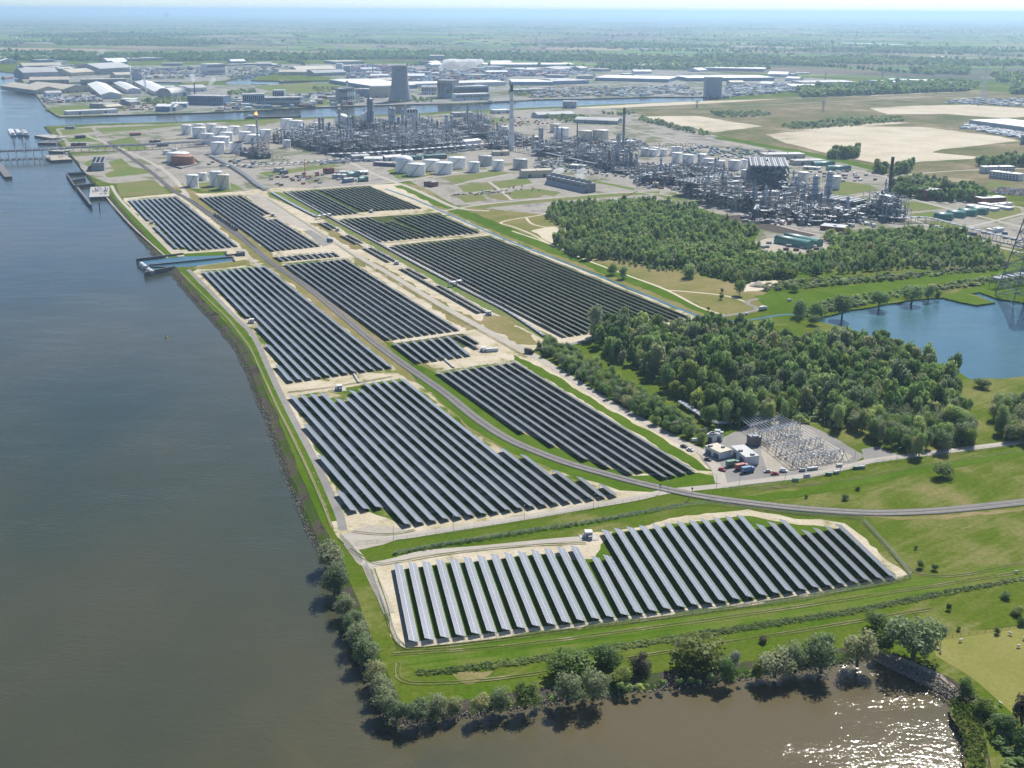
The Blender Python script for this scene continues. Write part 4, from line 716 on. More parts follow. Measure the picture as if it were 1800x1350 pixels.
near_rows = [scatter(p, sp, 0.45) for p, sp in (([(1130, 208), (1190, 222), (1250, 236), (1245, 240), (1180, 226), (1120, 211)], 8), ([(1250, 200), (1330, 196), (1360, 204), (1280, 208)], 10), ([(1370, 222), (1450, 214), (1560, 206), (1600, 212), (1500, 222), (1400, 228)], 9), ([(940, 205), (1000, 203), (1060, 212), (1000, 216)], 10), ([(1050, 200), (1120, 198), (1100, 204)], 10), ([(250, 176), (330, 172), (335, 186), (280, 192), (262, 184)], 12), ([(545, 155), (600, 153), (640, 158), (560, 164)], 14), ([(690, 172), (760, 174), (760, 180), (690, 181)], 12), ([(895, 158), (930, 158), (925, 168), (900, 168)], 12), ([(400, 160), (450, 158), (450, 166), (400, 168)], 12))]
nr = np.concatenate(near_rows); nr = nr[np.random.RandomState(2).rand(len(nr)) < 0.42]; mass("distant_copse", nr, "scrub", 5.0, 7.0, 22)
AV = [scatter(p, sp, 0.4) for p, sp in (([(1566, 335), (1600, 326), (1640, 330), (1728, 345), (1735, 355), (1650, 354), (1570, 345)], 8), ([(1560, 305), (1606, 290), (1600, 302), (1570, 312)], 8), ([(1455, 274), (1510, 272), (1512, 278), (1460, 280)], 7), ([(1715, 290), (1800, 282), (1860, 286), (1860, 294), (1720, 296)], 10), ([(1535, 300), (1560, 302), (1555, 306), (1535, 304)], 9))]
mass("plant_trees", np.concatenate(AV), "poplar", 6.0, 15.0, 23)
# riprap stones at the foot of the bank
b = MB(); rs = random.Random(3)
def stone(b, c, s, r):
    v = [Vector((x, y, z)) for x, y, z in ((1, 0, 0), (-1, 0, 0), (0, 1, 0), (0, -1, 0), (0, 0, 1), (0, 0, -1))]; rot = Matrix.Rotation(r.uniform(0, 6), 3, Vector((r.random(), r.random(), r.random() + .1)).normalized())
    b.add([Vector(c) + rot @ (q * s * r.uniform(.6, 1.2)) for q in v], [(0, 2, 4), (2, 1, 4), (1, 3, 4), (3, 0, 4), (2, 0, 5), (1, 2, 5), (3, 1, 5), (0, 3, 5)], "stone")
for i in range(len(wl) - 1):
    if wl[i].y > 1500 or wl[i].x < -700: continue
    L = (wl[i + 1] - wl[i]).length
    for k in range(int(L * 4.2)):
        t = rs.random(); u = rs.random() ** 1.3 * 0.6; p = wl[i].lerp(wl[i + 1], t).lerp(crest[i].lerp(crest[i + 1], t), u); z = WATER_Z + 0.1 + u * 2.2
        stone(b, (p.x, p.y, z), rs.uniform(0.25, 0.62), rs)
tag(b.build("riprap_stones"), kind="stuff")
# ================================================================ builders for the plant and the port
def frame3(p0, p1, p3, z=0.0):
    """local frame of a rectangular footprint: front-left, front-right, back-left corners on the photo"""
    A, B = G(p0[0], p0[1], z), G(p1[0], p1[1], z); x = B - A; w = x.length; rz = math.atan2(x.y, x.x); yv = Vector((-math.sin(rz), math.cos(rz), 0))
    d = abs((G(p3[0], p3[1], z) - A).dot(yv)) if isinstance(p3, tuple) else p3
    return A, rz, w, max(3.0, d)
def bldg(name, label, p0, p1, p3, h, wall, roof, style="flat", cat="building", group=None, win=0, doors=0, top=None, bays=0):
    A, rz, w, d = frame3(p0, p1, p3)
    if top is not None: h = max(2.5, height(A, top))
    root = empty(name, A, rz); tag(root, label, cat, group)
    b = MB(); b.box((w / 2, d / 2, h / 2), (w, d, h), wall)
    if style == "gable":
        rise = min(w, d) * 0.13; ov = 0.4
        if w >= d:
            for x in (0.002, w - 0.002): b.add([(x, 0, h), (x, d, h), (x, d / 2, h + rise)], [(0, 1, 2)], wall)
        else:
            for y in (0.002, d - 0.002): b.add([(0, y, h), (w, y, h), (w / 2, y, h + rise)], [(0, 1, 2)], wall)
    b.build("wall", root)
    r = MB()
    if style == "flat":
        r.box((w / 2, d / 2, h + 0.25), (w + 0.3, d + 0.3, 0.5), roof)
        rr = random.Random(label); 
        pass
    elif style == "gable":
        def slope(a, b_, c, e_): r.add([a, b_, c, e_, *[(q[0], q[1], q[2] + 0.35) for q in (a, b_, c, e_)]], [(4, 5, 6, 7), (3, 2, 1, 0), (0, 1, 5, 4), (1, 2, 6, 5), (2, 3, 7, 6), (3, 0, 4, 7)], roof)
        if w >= d: slope((-ov, -ov, h - .05), (w + ov, -ov, h - .05), (w + ov, d / 2, h + rise), (-ov, d / 2, h + rise)); slope((-ov, d / 2, h + rise), (w + ov, d / 2, h + rise), (w + ov, d + ov, h - .05), (-ov, d + ov, h - .05))
        else: slope((-ov, -ov, h - .05), (w / 2, -ov, h + rise), (w / 2, d + ov, h + rise), (-ov, d + ov, h - .05)); slope((w / 2, -ov, h + rise), (w + ov, -ov, h - .05), (w + ov, d + ov, h - .05), (w / 2, d + ov, h + rise))
        for k in range(1, max(2, int(max(w, d) / 25))):           # roof lights
            t = k / max(2, int(max(w, d) / 25))
            if w >= d: r.box((w * t, d * .25, h + rise * .5 + .42), (1.4, d * .38, .12), "wall_white")
            else: r.box((w * .25, d * t, h + rise * .5 + .42), (w * .38, 1.4, .12), "wall_white")
    elif style == "arch":
        n = 10; L = w if w >= d else d; S = d if w >= d else w; vs = []
        for q in (0, L):
            for i in range(n + 1):
                a = math.pi * i / n; s = S / 2 - S / 2 * math.cos(a); z = h + S * 0.30 * math.sin(a); vs.append((q, s, z) if w >= d else (s, q, z))
        r.add(vs, [(i, i + 1, n + 2 + i, n + 1 + i) for i in range(n)] + [tuple(range(n + 1)), tuple(range(2 * n + 1, n, -1))], roof, True)
        for k in range(1, int(L / 6)):
            pass
    ro = r.build("roof", root)
    if style == "flat":
        for k in range(min(10, max(2, int(w * d / 900)))): q = MB(); q.box((rr.uniform(.1, .9) * w, rr.uniform(.15, .85) * d, h + 1.0), (rr.uniform(1.5, 3.5), rr.uniform(1.5, 3.5), 1.0), rr.choice(("steel_grey", "wall_grey", "roof_white"))); q.build("roof_unit", ro)
    for k in range(doors):
        q = MB(); dw = min(5.0, w / (doors + 1)); q.box((w * (k + 0.5) / doors, -0.06, min(2.6, h * .35)), (dw, 0.12, min(5.2, h * .7)), "steel_dark"); q.build("door", root)
    for f in range(win):
        zc = h * (f + 0.62) / win; n = max(3, int(w / 5)) if bays == 0 else bays
        if n <= 26:
            for k in range(n): q = MB(); q.box((w * (k + .5) / n, -0.05, zc), (w / n * .62, 0.1, h / win * .45), "window_dark"); q.build("window", root)
        else:
            q = MB(); q.box((w / 2, -0.05, zc), (w * .96, 0.1, h / win * .4), "window_dark"); q.build("window", root)
    return root
TANK_ME = {}
def tank(cx, yb, wpx, hpx, mat, label, group, roof="cone", stair=True):
    Pf = G(cx, yb); s = mpp(Pf); r = wpx * s / 2; C = Pf + away(Pf) * r; h = max(3.0, height(Pf, yb - hpx))
    root = empty("storage_tank", (C.x, C.y, 0)); tag(root, label, "tank", group); sc = 1.0 / 1.0
    b = MB(); b.cyl((0, 0, 0), r, r, h, mat, 28, False); 
    for k in range(1, 4): b.cyl((0, 0, h * k / 4.0), r + 0.03, r + 0.03, 0.12, mat, 28, False)
    b.build("shell", root)
    q = MB()
    if roof == "cone": q.lathe((0, 0, h), [(r + .15, 0), (r + .15, .15), (r * .5, r * .07 + .1), (0.01, r * .11 + .1)], mat, 28)
    elif roof == "dome": q.lathe((0, 0, h), [(r + .1, 0)] + [(r * math.cos(a), r * .55 * math.sin(a)) for a in (0.2, .5, .8, 1.1, 1.35, 1.56)], mat, 28)
    else:
        q.lathe((0, 0, h), [(r, 0), (r - .3, 0.0), (r - .3, -h * .25), (0.01, -h * .25)], "steel_grey", 28)
    ro = q.build("roof", root)
    if roof != "open":
        q = MB(); q.cyl((r * .3, 0, h + r * .06), .6, .6, 1.2, "galvanised", 8); q.build("vent", ro)
    g = MB(); g.lathe((0, 0, h - .9), [(r + .02, 0), (r + .7, 0), (r + .7, .12), (r + .02, .12)], "galvanised", 28)
    for k in range(0, 28, 2): a = 6.283 * k / 28; g.bar((math.cos(a) * r, math.sin(a) * r, h), (math.cos(a) * r, math.sin(a) * r, h + 1.1), .08, "galvanised")
    g.build("top_rail", root)
    if stair:
        t = MB(); n = 18; fa = math.atan2(-C.y, -C.x) - 0.7
        for k in range(n):
            a0, a1 = fa + 1.1 * k / n, fa + 1.1 * (k + 1) / n; z0, z1 = h * k / n, h * (k + 1) / n
            P = [((r + q_) * math.cos(a), (r + q_) * math.sin(a), z) for a, z in ((a0, z0), (a1, z1)) for q_ in (.05, 1.1)]
            t.add(P + [(x, y, z + .9) for x, y, z in P], [(0, 1, 3, 2), (1, 3, 7, 5), (5, 7, 6, 4)], "steel_grey")
        t.build("stairway", root)
    return root
def sphere_tank(cx, yb, rpx, label):
    P = G(cx, yb); r = rpx * mpp(P); C = P + away(P) * r; root = empty("gas_sphere", (C.x, C.y, 0)); tag(root, label, "gas sphere", "gas spheres by the white tanks")
    b = MB(); zc = r * 1.25; b.lathe((0, 0, zc), [(max(.01, r * math.cos(a)), r * math.sin(a)) for a in np.linspace(-1.57, 1.57, 13)], "tank_white", 22); b.build("sphere", root)
    for k in range(8): a = 6.283 * k / 8; q = MB(); q.tube((r * math.cos(a), r * math.sin(a), 0), (r * math.cos(a), r * math.sin(a), zc), r * .05, "wall_white", 6); q.build("leg", root)
def stack(cx, yb, yt, wb, wt, mat, label, cap="steel_dark", group=None, rings=4, name="chimney", capf=.12):
    P = G(cx, yb); s = mpp(P); h = height(P, yt); r0, r1 = wb * s / 2, wt * s / 2; root = empty(name, P); tag(root, label, "chimney", group)
    b = MB(); b.cyl((0, 0, 0), r0, r0 + (r1 - r0) * (1 - capf), h * (1 - capf), mat, 18, False); b.build("shaft", root)
    c = MB(); rc = r0 + (r1 - r0) * (1 - capf) + .05; c.cyl((0, 0, h * (1 - capf)), rc, r1 + .05, h * capf, cap, 18, True); c.build("cap", root)
    for k in range(rings):
        z = h * (k + 1) / (rings + 1); rr = r0 + (r1 - r0) * z / h; q = MB(); q.lathe((0, 0, z), [(rr, 0), (rr + 1.1, 0), (rr + 1.1, .9), (rr + 1.05, .9), (rr + 1.05, .1), (rr, .1)], "steel_grey", 14); q.build("platform", root)
    return root
def column(cx, yb, yt, wpx, mat, label, group, top="dome", name="distillation_column", plats=5):
    P = G(cx, yb); s = mpp(P); h = height(P, yt) * 1.04; r = max(.8, wpx * s * .62); root = empty(name, P); tag(root, label, "column", group)
    b = MB(); b.lathe((0, 0, 0), [(r * 1.15, 0), (r * 1.15, h * .06), (r, h * .07), (r, h * .6), (r * (.8 if top == "step" else 1), h * .63), (r * (.8 if top == "step" else 1), h * .94), (r * .5, h * .985), (.01, h)], mat, 16); b.build("vessel", root)
    rr = random.Random(label)
    for k in range(plats):
        z = h * (k + .8) / (plats + .3); q = MB(); q.lathe((0, 0, z), [(r, 0), (r + 1.5, 0), (r + 1.5, 1.1), (r + 1.42, 1.1), (r + 1.42, .12), (r, .12)], "steel_grey", 12); q.build("platform", root)
    q = MB(); a = rr.uniform(3.6, 5.6); q.tube(((r + .8) * math.cos(a), (r + .8) * math.sin(a), 0), ((r + .8) * math.cos(a), (r + .8) * math.sin(a), h * .98), .35, "silver_clad", 6); q.tube(((r + .8) * math.cos(a), (r + .8) * math.sin(a), h * .98), (0, 0, h * .985), .35, "silver_clad", 6); q.build("overhead_pipe", root)
    q = MB(); a += .9
    for k in (-.25, .25): q.bar(((r + .5) * math.cos(a) - k * math.sin(a), (r + .5) * math.sin(a) + k * math.cos(a), 0), ((r + .5) * math.cos(a) - k * math.sin(a), (r + .5) * math.sin(a) + k * math.cos(a), h * .95), .12, "galvanised")
    q.build("ladder", root); return root
STEELS = ["steel_grey", "steel_grey", "silver_clad", "steel_dark", "galvanised", "rust", "wall_grey"]
def unit(p0, p1, p3, h, seed, label, fins=False, dens=0.75, name="process_unit", frame_m="steel_grey", levels=3):
    """open steel structure packed with vessels, drums and pipework"""
    A, rz, w, d = frame3(p0, p1, p3); h = h * 1.35; levels += 1; root = empty(name, A, rz); tag(root, label, "process unit", "process units of the plant"); r = random.Random(seed)
    nx, ny = max(2, round(w / 9)), max(1, round(d / 10)); fx = MB(); top = {}
    for i in range(nx + 1):
        for j in range(ny + 1):
            hh = h * r.choice((.55, .8, 1, 1, 1.0)) if not fins else h; top[i, j] = hh; fx.bar((w * i / nx, d * j / ny, 0), (w * i / nx, d * j / ny, hh), .5, frame_m)
    for l in range(1, levels + 1):
        z = h * l / levels
        for i in range(nx + 1):
            for j in range(ny + 1):
                if i < nx and min(top[i, j], top[i + 1, j]) >= z - .1: fx.bar((w * i / nx, d * j / ny, z), (w * (i + 1) / nx, d * j / ny, z), .4, frame_m)
                if j < ny and min(top[i, j], top[i, j + 1]) >= z - .1: fx.bar((w * i / nx, d * j / ny, z), (w * i / nx, d * (j + 1) / ny, z), .4, frame_m)
                if i < nx and r.random() < .3 and min(top[i, j], top[i + 1, j]) >= z - .1: fx.bar((w * i / nx, d * j / ny, z - h / levels), (w * (i + 1) / nx, d * j / ny, z), .3, frame_m)
    fx.build("steel_frame", root)
    for l in range(1, levels + 1):
        z = h * l / levels; dk = MB(); got = False
        for i in range(nx):
            for j in range(ny):
                if min(top[i, j], top[i + 1, j], top[i, j + 1], top[i + 1, j + 1]) >= z - .1 and r.random() < (.55 if not fins else .95):
                    dk.box((w * (i + .5) / nx, d * (j + .5) / ny, z + .25), (w / nx * .98, d / ny * .98, .2), r.choice(("steel_grey", "steel_dark", "galvanised"))); got = True
                    if r.random() < .7: dk.box((w * (i + r.uniform(.3, .7)) / nx, d * (j + r.uniform(.3, .7)) / ny, z + 1.3), (r.uniform(1.5, 4), r.uniform(1.5, 4), r.uniform(1.2, 2.4)), r.choice(("wall_grey", "silver_clad", "steel_dark", "wall_white", "rust")))
        if got: dk.build("deck", root)["kind"] = "stuff"
    for k in range(int(dens * w * d / 130)):
        x, y = r.uniform(.03, .97) * w, r.uniform(.03, .97) * d; q = MB(); m_ = r.choice(STEELS)
        if r.random() < .5:
            rr, hh = r.uniform(.8, 2.0), h * r.uniform(.35, 1.25); q.lathe((x, y, 0), [(rr, 0), (rr, hh * .95), (rr * .5, hh * .99), (.01, hh)], m_, 10); q.lathe((x, y, hh * .7), [(rr, 0), (rr + 1, 0), (rr + 1, .9), (rr + .9, .9)], "steel_grey", 10); q.build("vessel", root)
        else:
            rr, L, z = r.uniform(.7, 1.7), r.uniform(4, 10), r.choice((2.0, h / levels + 2, 2 * h / levels + 2)); dx, dy = (L / 2, 0) if r.random() < .6 else (0, L / 2); q.tube((x - dx, y - dy, z), (x + dx, y + dy, z), rr, m_, 10); q.box((x, y, z / 2), (1.2, 1.2, z), "concrete"); q.build("drum", root)
    for k in range(r.choice((1, 2, 3)) if not fins else 0):
        x, y = r.uniform(.08, .92) * w, r.uniform(.1, .9) * d; rr, hh = r.uniform(1.0, 1.9), h * r.uniform(1.35, 2.1); q = MB(); q.lathe((x, y, 0), [(rr * 1.15, 0), (rr, hh * .08), (rr, hh * .94), (rr * .5, hh * .985), (.01, hh)], r.choice(("silver_clad", "wall_white", "silver_clad", "steel_grey")), 12)
        for z in (.45, .65, .85): q.lathe((x, y, hh * z), [(rr, 0), (rr + 1.2, 0), (rr + 1.2, 1), (rr + 1.1, 1)], "steel_grey", 10)
        q.build("tower", root)
    pp = MB()
    for k in range(int(dens * w * d / 28) + 8):
        x, y, z = r.uniform(0, 1) * w, r.uniform(0, 1) * d, r.uniform(.15, 1.0) * h; L = r.uniform(4, 22); rr = r.uniform(.12, .4); m_ = r.choice(STEELS); t = r.random()
        e = (min(w, x + L), y, z) if t < .45 else ((x, min(d, y + L), z) if t < .7 else (x, y, z * r.uniform(0, .5))); pp.tube((x, y, z), e, rr, m_, 5)
    o = pp.build("pipework", root); o["kind"] = "stuff"
    if fins:
        for k in range(nx): q = MB(); q.box((w * (k + .5) / nx, d / 2, h + 1.4), (w / nx * .9, d * .98, 1.6), "steel_grey"); [q.cyl((w * (k + .5) / nx, d * (j + .5) / max(1, int(d / 6)), h + 2.2), 2.0, 2.0, .8, "steel_dark", 12) for j in range(max(1, int(d / 6)))]; q.build("air_cooler", root)
    return root
def pipe_rack(px, w, h, label, n=6, step=12, name="pipe_rack", mat="silver_clad", post="steel_grey", z0=0.0, deck=False, r0=.28):
    P = resample(smooth_line(px, 4), step); N = normals(P); root = empty(name, (P[0].x, P[0].y, 0)); tag(root, label, "pipe rack"); O = Vector((P[0].x, P[0].y, 0)); b = MB()
    for p, nn in zip(P, N):
        q = p - O
        for s in (-1, 1): b.bar(q + nn * s * w / 2 + Vector((0, 0, z0)), q + nn * s * w / 2 + Vector((0, 0, h)), .4, post)
        b.bar(q - nn * w / 2 + Vector((0, 0, h)), q + nn * w / 2 + Vector((0, 0, h)), .4, post)
    b.build("support_bents", root)["kind"] = "stuff"
    if deck:
        c = MB()
        for i in range(len(P) - 1):
            for s in (-1, 1):
                for zz in (h - .3, h + 2.2): c.bar(P[i] - O + N[i] * s * w / 2 + Vector((0, 0, zz)), P[i + 1] - O + N[i + 1] * s * w / 2 + Vector((0, 0, zz)), .7, "wall_grey")
                c.bar(P[i] - O + N[i] * s * w / 2 + Vector((0, 0, h - .3)), P[i + 1] - O + N[i + 1] * s * w / 2 + Vector((0, 0, h + 2.2)), .4, "wall_grey")
        c.build("girder", root)
    for k in range(n):
        c = MB(); off = w * ((k + .5) / n - .5); rr = r0 * (1 + .5 * ((k * 7) % 3) / 2); m_ = mat if k % 3 else ("steel_grey" if k % 2 else "galvanised")
        for i in range(len(P) - 1): c.tube(P[i] - O + N[i] * off + Vector((0, 0, h + .2 + rr)), P[i + 1] - O + N[i + 1] * off + Vector((0, 0, h + .2 + rr)), rr, m_, 6)
        c.build("pipe", root)
    if deck:
        c = MB()
        for i in range(len(P) - 1):
            a, e = P[i] - O + N[i] * (w / 2 + 1), P[i + 1] - O + N[i + 1] * (w / 2 + 1); a2, e2 = P[i] - O + N[i] * (w / 2 - .4), P[i + 1] - O + N[i + 1] * (w / 2 - .4); Z = Vector((0, 0, h + .1)); c.quad(a + Z, a2 + Z, e2 + Z, e + Z, "concrete")
        c.build("walkway", root)
    return root
def lattice(P, h, wb, wt, mat, name, label, cat, panels=8, bw=.35, arms=()):
    root = empty(name, P); tag(root, label, cat); b = MB(); prev = None
    for k in range(panels + 1):
        t = 1 - (1 - k / panels) ** 1.15; z = h * k / panels; w = wb + (wt - wb) * t; cs = [Vector((sx * w / 2, sy * w / 2, z)) for sx, sy in ((-1, -1), (1, -1), (1, 1), (-1, 1))]
        if prev:
            for i in range(4): b.bar(prev[i], cs[i], bw, mat); b.bar(prev[i], cs[(i + 1) % 4], bw * .6, mat); b.bar(prev[(i + 1) % 4], cs[i], bw * .6, mat); b.bar(cs[i], cs[(i + 1) % 4], bw * .6, mat)
        prev = cs
    b.build("lattice_mast", root)
    for z, L in arms: q = MB(); q.bar((-L, 0, z), (L, 0, z), bw, mat); q.bar((-L, 0, z), (0, 0, z + L * .25), bw * .7, mat); q.bar((L, 0, z), (0, 0, z + L * .25), bw * .7, mat); q.build("crossarm", root)
    return root
def plume(name, label, pts, dens=0.05, seed=0):
    """steam: a closed lumpy body filled with scattering volume; pts = (px, py, radius px), standing over the first point's ground"""
    base = pts[0]; P0 = G(base[3], base[4]); s = mpp(P0); b = MB(); root = None; r = random.Random(seed)
    vm = bpy.data.materials.new(name + "_vapour"); vm.use_nodes = True; n = vm.node_tree.nodes; l = vm.node_tree.links; n.clear(); o = n.new("ShaderNodeOutputMaterial"); v = n.new("ShaderNodeVolumePrincipled"); v.inputs["Color"].default_value = (.995, .995, .995, 1); v.inputs["Anisotropy"].default_value = .0
    g = n.new("ShaderNodeNewGeometry"); t = noise(n, l, .16 / max(.3, s), 4, .65, g.outputs["Position"], .6); rp = n.new("ShaderNodeMapRange"); rp.inputs[1].default_value = .36; rp.inputs[2].default_value = .6; rp.inputs[3].default_value = 0; rp.inputs[4].default_value = dens; l.new(t.outputs[0], rp.inputs[0]); l.new(rp.outputs[0], v.inputs["Density"]); l.new(v.outputs[0], o.inputs["Volume"])
    cs = []
    for i, q in enumerate(pts):
        z = height(P0, q[1]); X = P0.x + (q[0] - base[3]) * s; cs.append((Vector((X - P0.x, 0, z)), q[2] * s))
    m = 12; prof = []
    for i, (c, rr) in enumerate(cs):
        d = (cs[min(i + 1, len(cs) - 1)][0] - cs[max(i - 1, 0)][0]).normalized(); u = d.orthogonal().normalized(); w = d.cross(u)
        prof.append([c + (u * math.cos(6.283 * k / m) + w * math.sin(6.283 * k / m)) * rr * r.uniform(.8, 1.2) for k in range(m)])
    vs = [p for ring in prof for p in ring]; L = len(prof); fs = [(j * m + i, j * m + (i + 1) % m, (j + 1) * m + (i + 1) % m, (j + 1) * m + i) for j in range(L - 1) for i in range(m)] + [tuple(range(m - 1, -1, -1)), tuple(range((L - 1) * m, L * m))]
    MATS[name + label] = vm; b.add(vs, fs, vm, True); ob = b.build(name, None, (P0.x, P0.y, 0))
    import bmesh
    q = bmesh.new(); q.from_mesh(ob.data); bmesh.ops.recalc_face_normals(q, faces=q.faces); q.to_mesh(ob.data); q.free(); tag(ob, label, "steam"); return ob
def container_mesh(m, L=6.1, W=2.45, H=2.6):
    b = MB(); b.box((0, 0, H / 2 + .1), (L, W, H), m); b.box((0, 0, .06), (L * .98, W * .98, .12), "steel_dark")
    for k in range(-4, 5): b.box((L * k / 10, 0, H / 2 + .1), (.18, W + .08, H * .9), m)
    b.box((L / 2 + .02, 0, H / 2 + .1), (.05, .12, H * .9), "steel_grey"); return b.mesh("container")
CONT = {k: container_mesh(k) for k in ("wall_white", "blue_paint", "green_paint", "red_paint", "wall_grey", "rust", "roof_green", "tank_grey")}
def car_mesh(m):
    b = MB(); b.box((0, 0, .62), (4.3, 1.75, .6), m); b.box((-.15, 0, 1.15), (2.4, 1.6, .55), "window_dark", 0, .8); b.box((-.15, 0, 1.44), (1.8, 1.25, .06), m)
    for x in (-1.3, 1.3):
        for y in (-.85, .85): b.tube((x, y - .1, .33), (x, y + .1, .33), .33, "rubber", 8)
    return b.mesh("car")
CARS = {k: car_mesh(k) for k in ("car_white", "car_silver", "dark_paint", "car_red", "car_blue")}
PAINT = {"car_white": "white", "car_silver": "silver", "dark_paint": "dark", "car_red": "red", "car_blue": "blue", "wall_white": "white", "blue_paint": "blue", "green_paint": "green", "red_paint": "red", "wall_grey": "grey", "rust": "rusty", "roof_green": "green", "tank_grey": "pale grey"}
def park(name, px, rows, n, noun, where, group, cat="car", rz=0.0, meshes=None, jit=.3, fill=.85):
    """a block of parked things; px: front-left, front-right, back-left; rows counted away from the camera"""
    A, a, w, d = frame3(*px); r = random.Random(noun + where); ms = list((meshes or CARS).items()); ca, sa = math.cos(a), math.sin(a); tbl = CARS if meshes is None else CONT
    for j in range(rows):
        c = 0
        for i in range(n):
            if r.random() > fill: continue
            k, me = r.choice(ms); k = next(q for q in tbl if tbl[q] == me)
            x, y = w * (i + .5) / n + r.gauss(0, jit), d * (j + .5) / max(1, rows) + r.gauss(0, jit); o = link(name, me, None, (A.x + x * ca - y * sa, A.y + x * sa + y * ca, .12), a + rz + r.gauss(0, .03) + (math.pi if r.random() < .5 else 0))
            tag(o, f"{PAINT[k]} {noun}, {ordw(c)} in {ordw(j)} row {where}", cat, group); c += 1
# ================================================================ tanks
def tank_group(items, where, group, mat="tank_white"):
    items = sorted(items, key=lambda t: t[0])
    for i, t in enumerate(items):
        m_ = t[4] if len(t) > 4 else mat; rf = t[5] if len(t) > 5 else "cone"; cl = {"tank_white": "white", "tank_grey": "grey", "tank_cream": "cream", "tank_red": "rust red"}[m_]
        tank(t[0], t[1], t[2], t[3], m_, f"{cl} storage tank, {ordw(i)} from the river {where}", group, rf)
tank_group([(328.7, 237, 17.6, 16.4), (351, 243, 24, 17.6), (350, 228, 17, 9), (372, 233, 17.6, 14), (365, 253.5, 22.7, 17.6), (388, 240, 26, 15), (389, 256, 31, 14), (384, 271.5, 24.7, 20), (415.6, 269.5, 25, 17.6, "tank_white", "open"), (412, 237, 21, 14), (398.5, 249, 24, 15), (431, 249, 22.7, 16), (439.5, 234, 22.7, 12.6), (446, 252.5, 27, 14), (466.7, 249, 22, 20)], "in the crowded farm by the flare", "tank farm by the flare")
tank_group([(504.4, 229, 22, 19), (520, 233.3, 25.5, 20), (504, 260, 14.5, 13), (561, 233.3, 19, 16.7), (601, 231, 23, 24, "tank_white", "dome"), (646.7, 231, 24.5, 26.7, "tank_white", "dome")], "before the canal behind the gas spheres", "canal side tanks")
tank_group([(711, 304.5, 31, 21, "tank_white", "dome"), (732, 310, 32, 20), (758, 301, 31, 18), (780, 306.7, 31, 19), (803, 296.7, 31, 18), (833, 303, 21, 17), (853, 292, 24.5, 16.7, "tank_grey"), (875.5, 300, 21, 16.7), (914.4, 298, 26, 16.7, "tank_grey")], "on the green bund in mid plant", "tanks on the green bund")
tank_group([(814, 233, 15.5, 8), (834.5, 232, 16, 8), (886.7, 232, 14, 9), (851, 239, 18, 9), (986.7, 242.7, 27, 16.7), (975.5, 233, 18, 14, "tank_cream"), (1028, 249, 25.5, 18, "tank_cream"), (1055.5, 249, 28, 19, "tank_cream")], "behind the tall grey chimney", "tanks behind the tall chimney")
tank_group([(1133, 274.4, 14, 13), (1147, 275.5, 14.5, 12), (1165, 275, 14, 12), (1151, 269, 14, 9), (1182, 273, 11, 14.5), (1192, 273, 11, 14.5), (1189.5, 286.7, 19.5, 17), (1209, 290, 20, 17), (1232.7, 289, 19, 17), (1245, 296.7, 19.5, 16.7), (1264, 299, 19.5, 15.5), (1290, 300, 22, 16.7), (1305.5, 296.7, 12, 15.5), (1309, 314, 14.5, 14.5)], "in the line behind the steel structures", "tanks behind the steel structures")
tank_group([(1411, 323, 20, 19), (1465.5, 333, 22, 22)], "beside the twin pale columns", "tanks beside the twin columns")
tank_group([(339, 329, 21, 20), (357, 317, 15, 12), (380.5, 328, 22, 25), (394, 333.6, 22, 25, "tank_cream")], "beyond the wagon field", "tanks beyond the wagon field")
tank_group([(314, 286, 39, 15), (322, 290.5, 40, 14, "tank_red"), (292, 272, 11, 7), (307, 267, 10, 5)], "in the low bund by the jetty bridge", "tanks below the jetty bridge")
for i, (x, y, q) in enumerate(((526, 233, 7.5), (532, 235.5, 6.5), (548, 235.5, 6), (635.5, 229, 5.5))): sphere_tank(x, y, q, f"{ORD[i]} white gas sphere from the river, behind the process area")
bw_ = MB()
for q in ([(300, 284), (342, 280), (352, 288), (318, 297), (300, 292)],):
    P = [G(*p) for p in q]
    for i in range(len(P)): bw_.bar(P[i] + Vector((0, 0, 1)), P[(i + 1) % len(P)] + Vector((0, 0, 1)), 2.0, "concrete_dark")
tag(bw_.build("bund_wall"), "dark low wall around the rust red tank", "wall")

# ================================================================ chimneys, columns, flare
stack(899, 264, 147.5, 9.5, 5.5, "wall_white", "tall pale chimney with dark tip, highest in the plant", "steel_dark", None, 3)
stack(1094.5, 283, 189, 4.8, 4.2, "steel_grey", "slim dark grey chimney with black top, mid plant", "dark_paint", None, 3)
stack(1561.5, 353, 275.5, 6.0, 5.4, "chimney_red", "thick dark red chimney beside the boiler house", "dark_paint", None, 2)
stack(1283, 352, 304, 4.6, 3.6, "silver_clad", "pale grey stack among the open steel structures", "steel_grey", None, 4)
stack(979, 262, 222, 3.4, 3.2, "silver_clad", "short pale twin stack beside the steel block", "steel_grey", None, 2)
stack(1014, 262, 216, 2.2, 2.0, "steel_dark", "thin dark stack beyond the steel block", "dark_paint", None, 2)
stack(1262, 298, 276, 2.4, 2.2, "steel_dark", "thin black stack behind the white tanks", "dark_paint", None, 1)
for i, (x, yb, yt) in enumerate(((638.5, 250, 219), (657.5, 249, 218), (676.5, 248, 216), (695, 247, 214), (714, 246, 214), (732.5, 245, 213), (751.5, 244, 213), (769.5, 243, 213))):
    stack(x, yb, yt, 2.8, 2.6, "rust", f"{ORD[i]} brown furnace stack from the river, in the long row", "dark_paint", "brown furnace stacks in the long row", 2, "furnace_stack")
column(652, 237, 174, 11, "steel_grey", "massive grey column tower with flared head above the furnaces", None, "step", "distillation_column", 9)
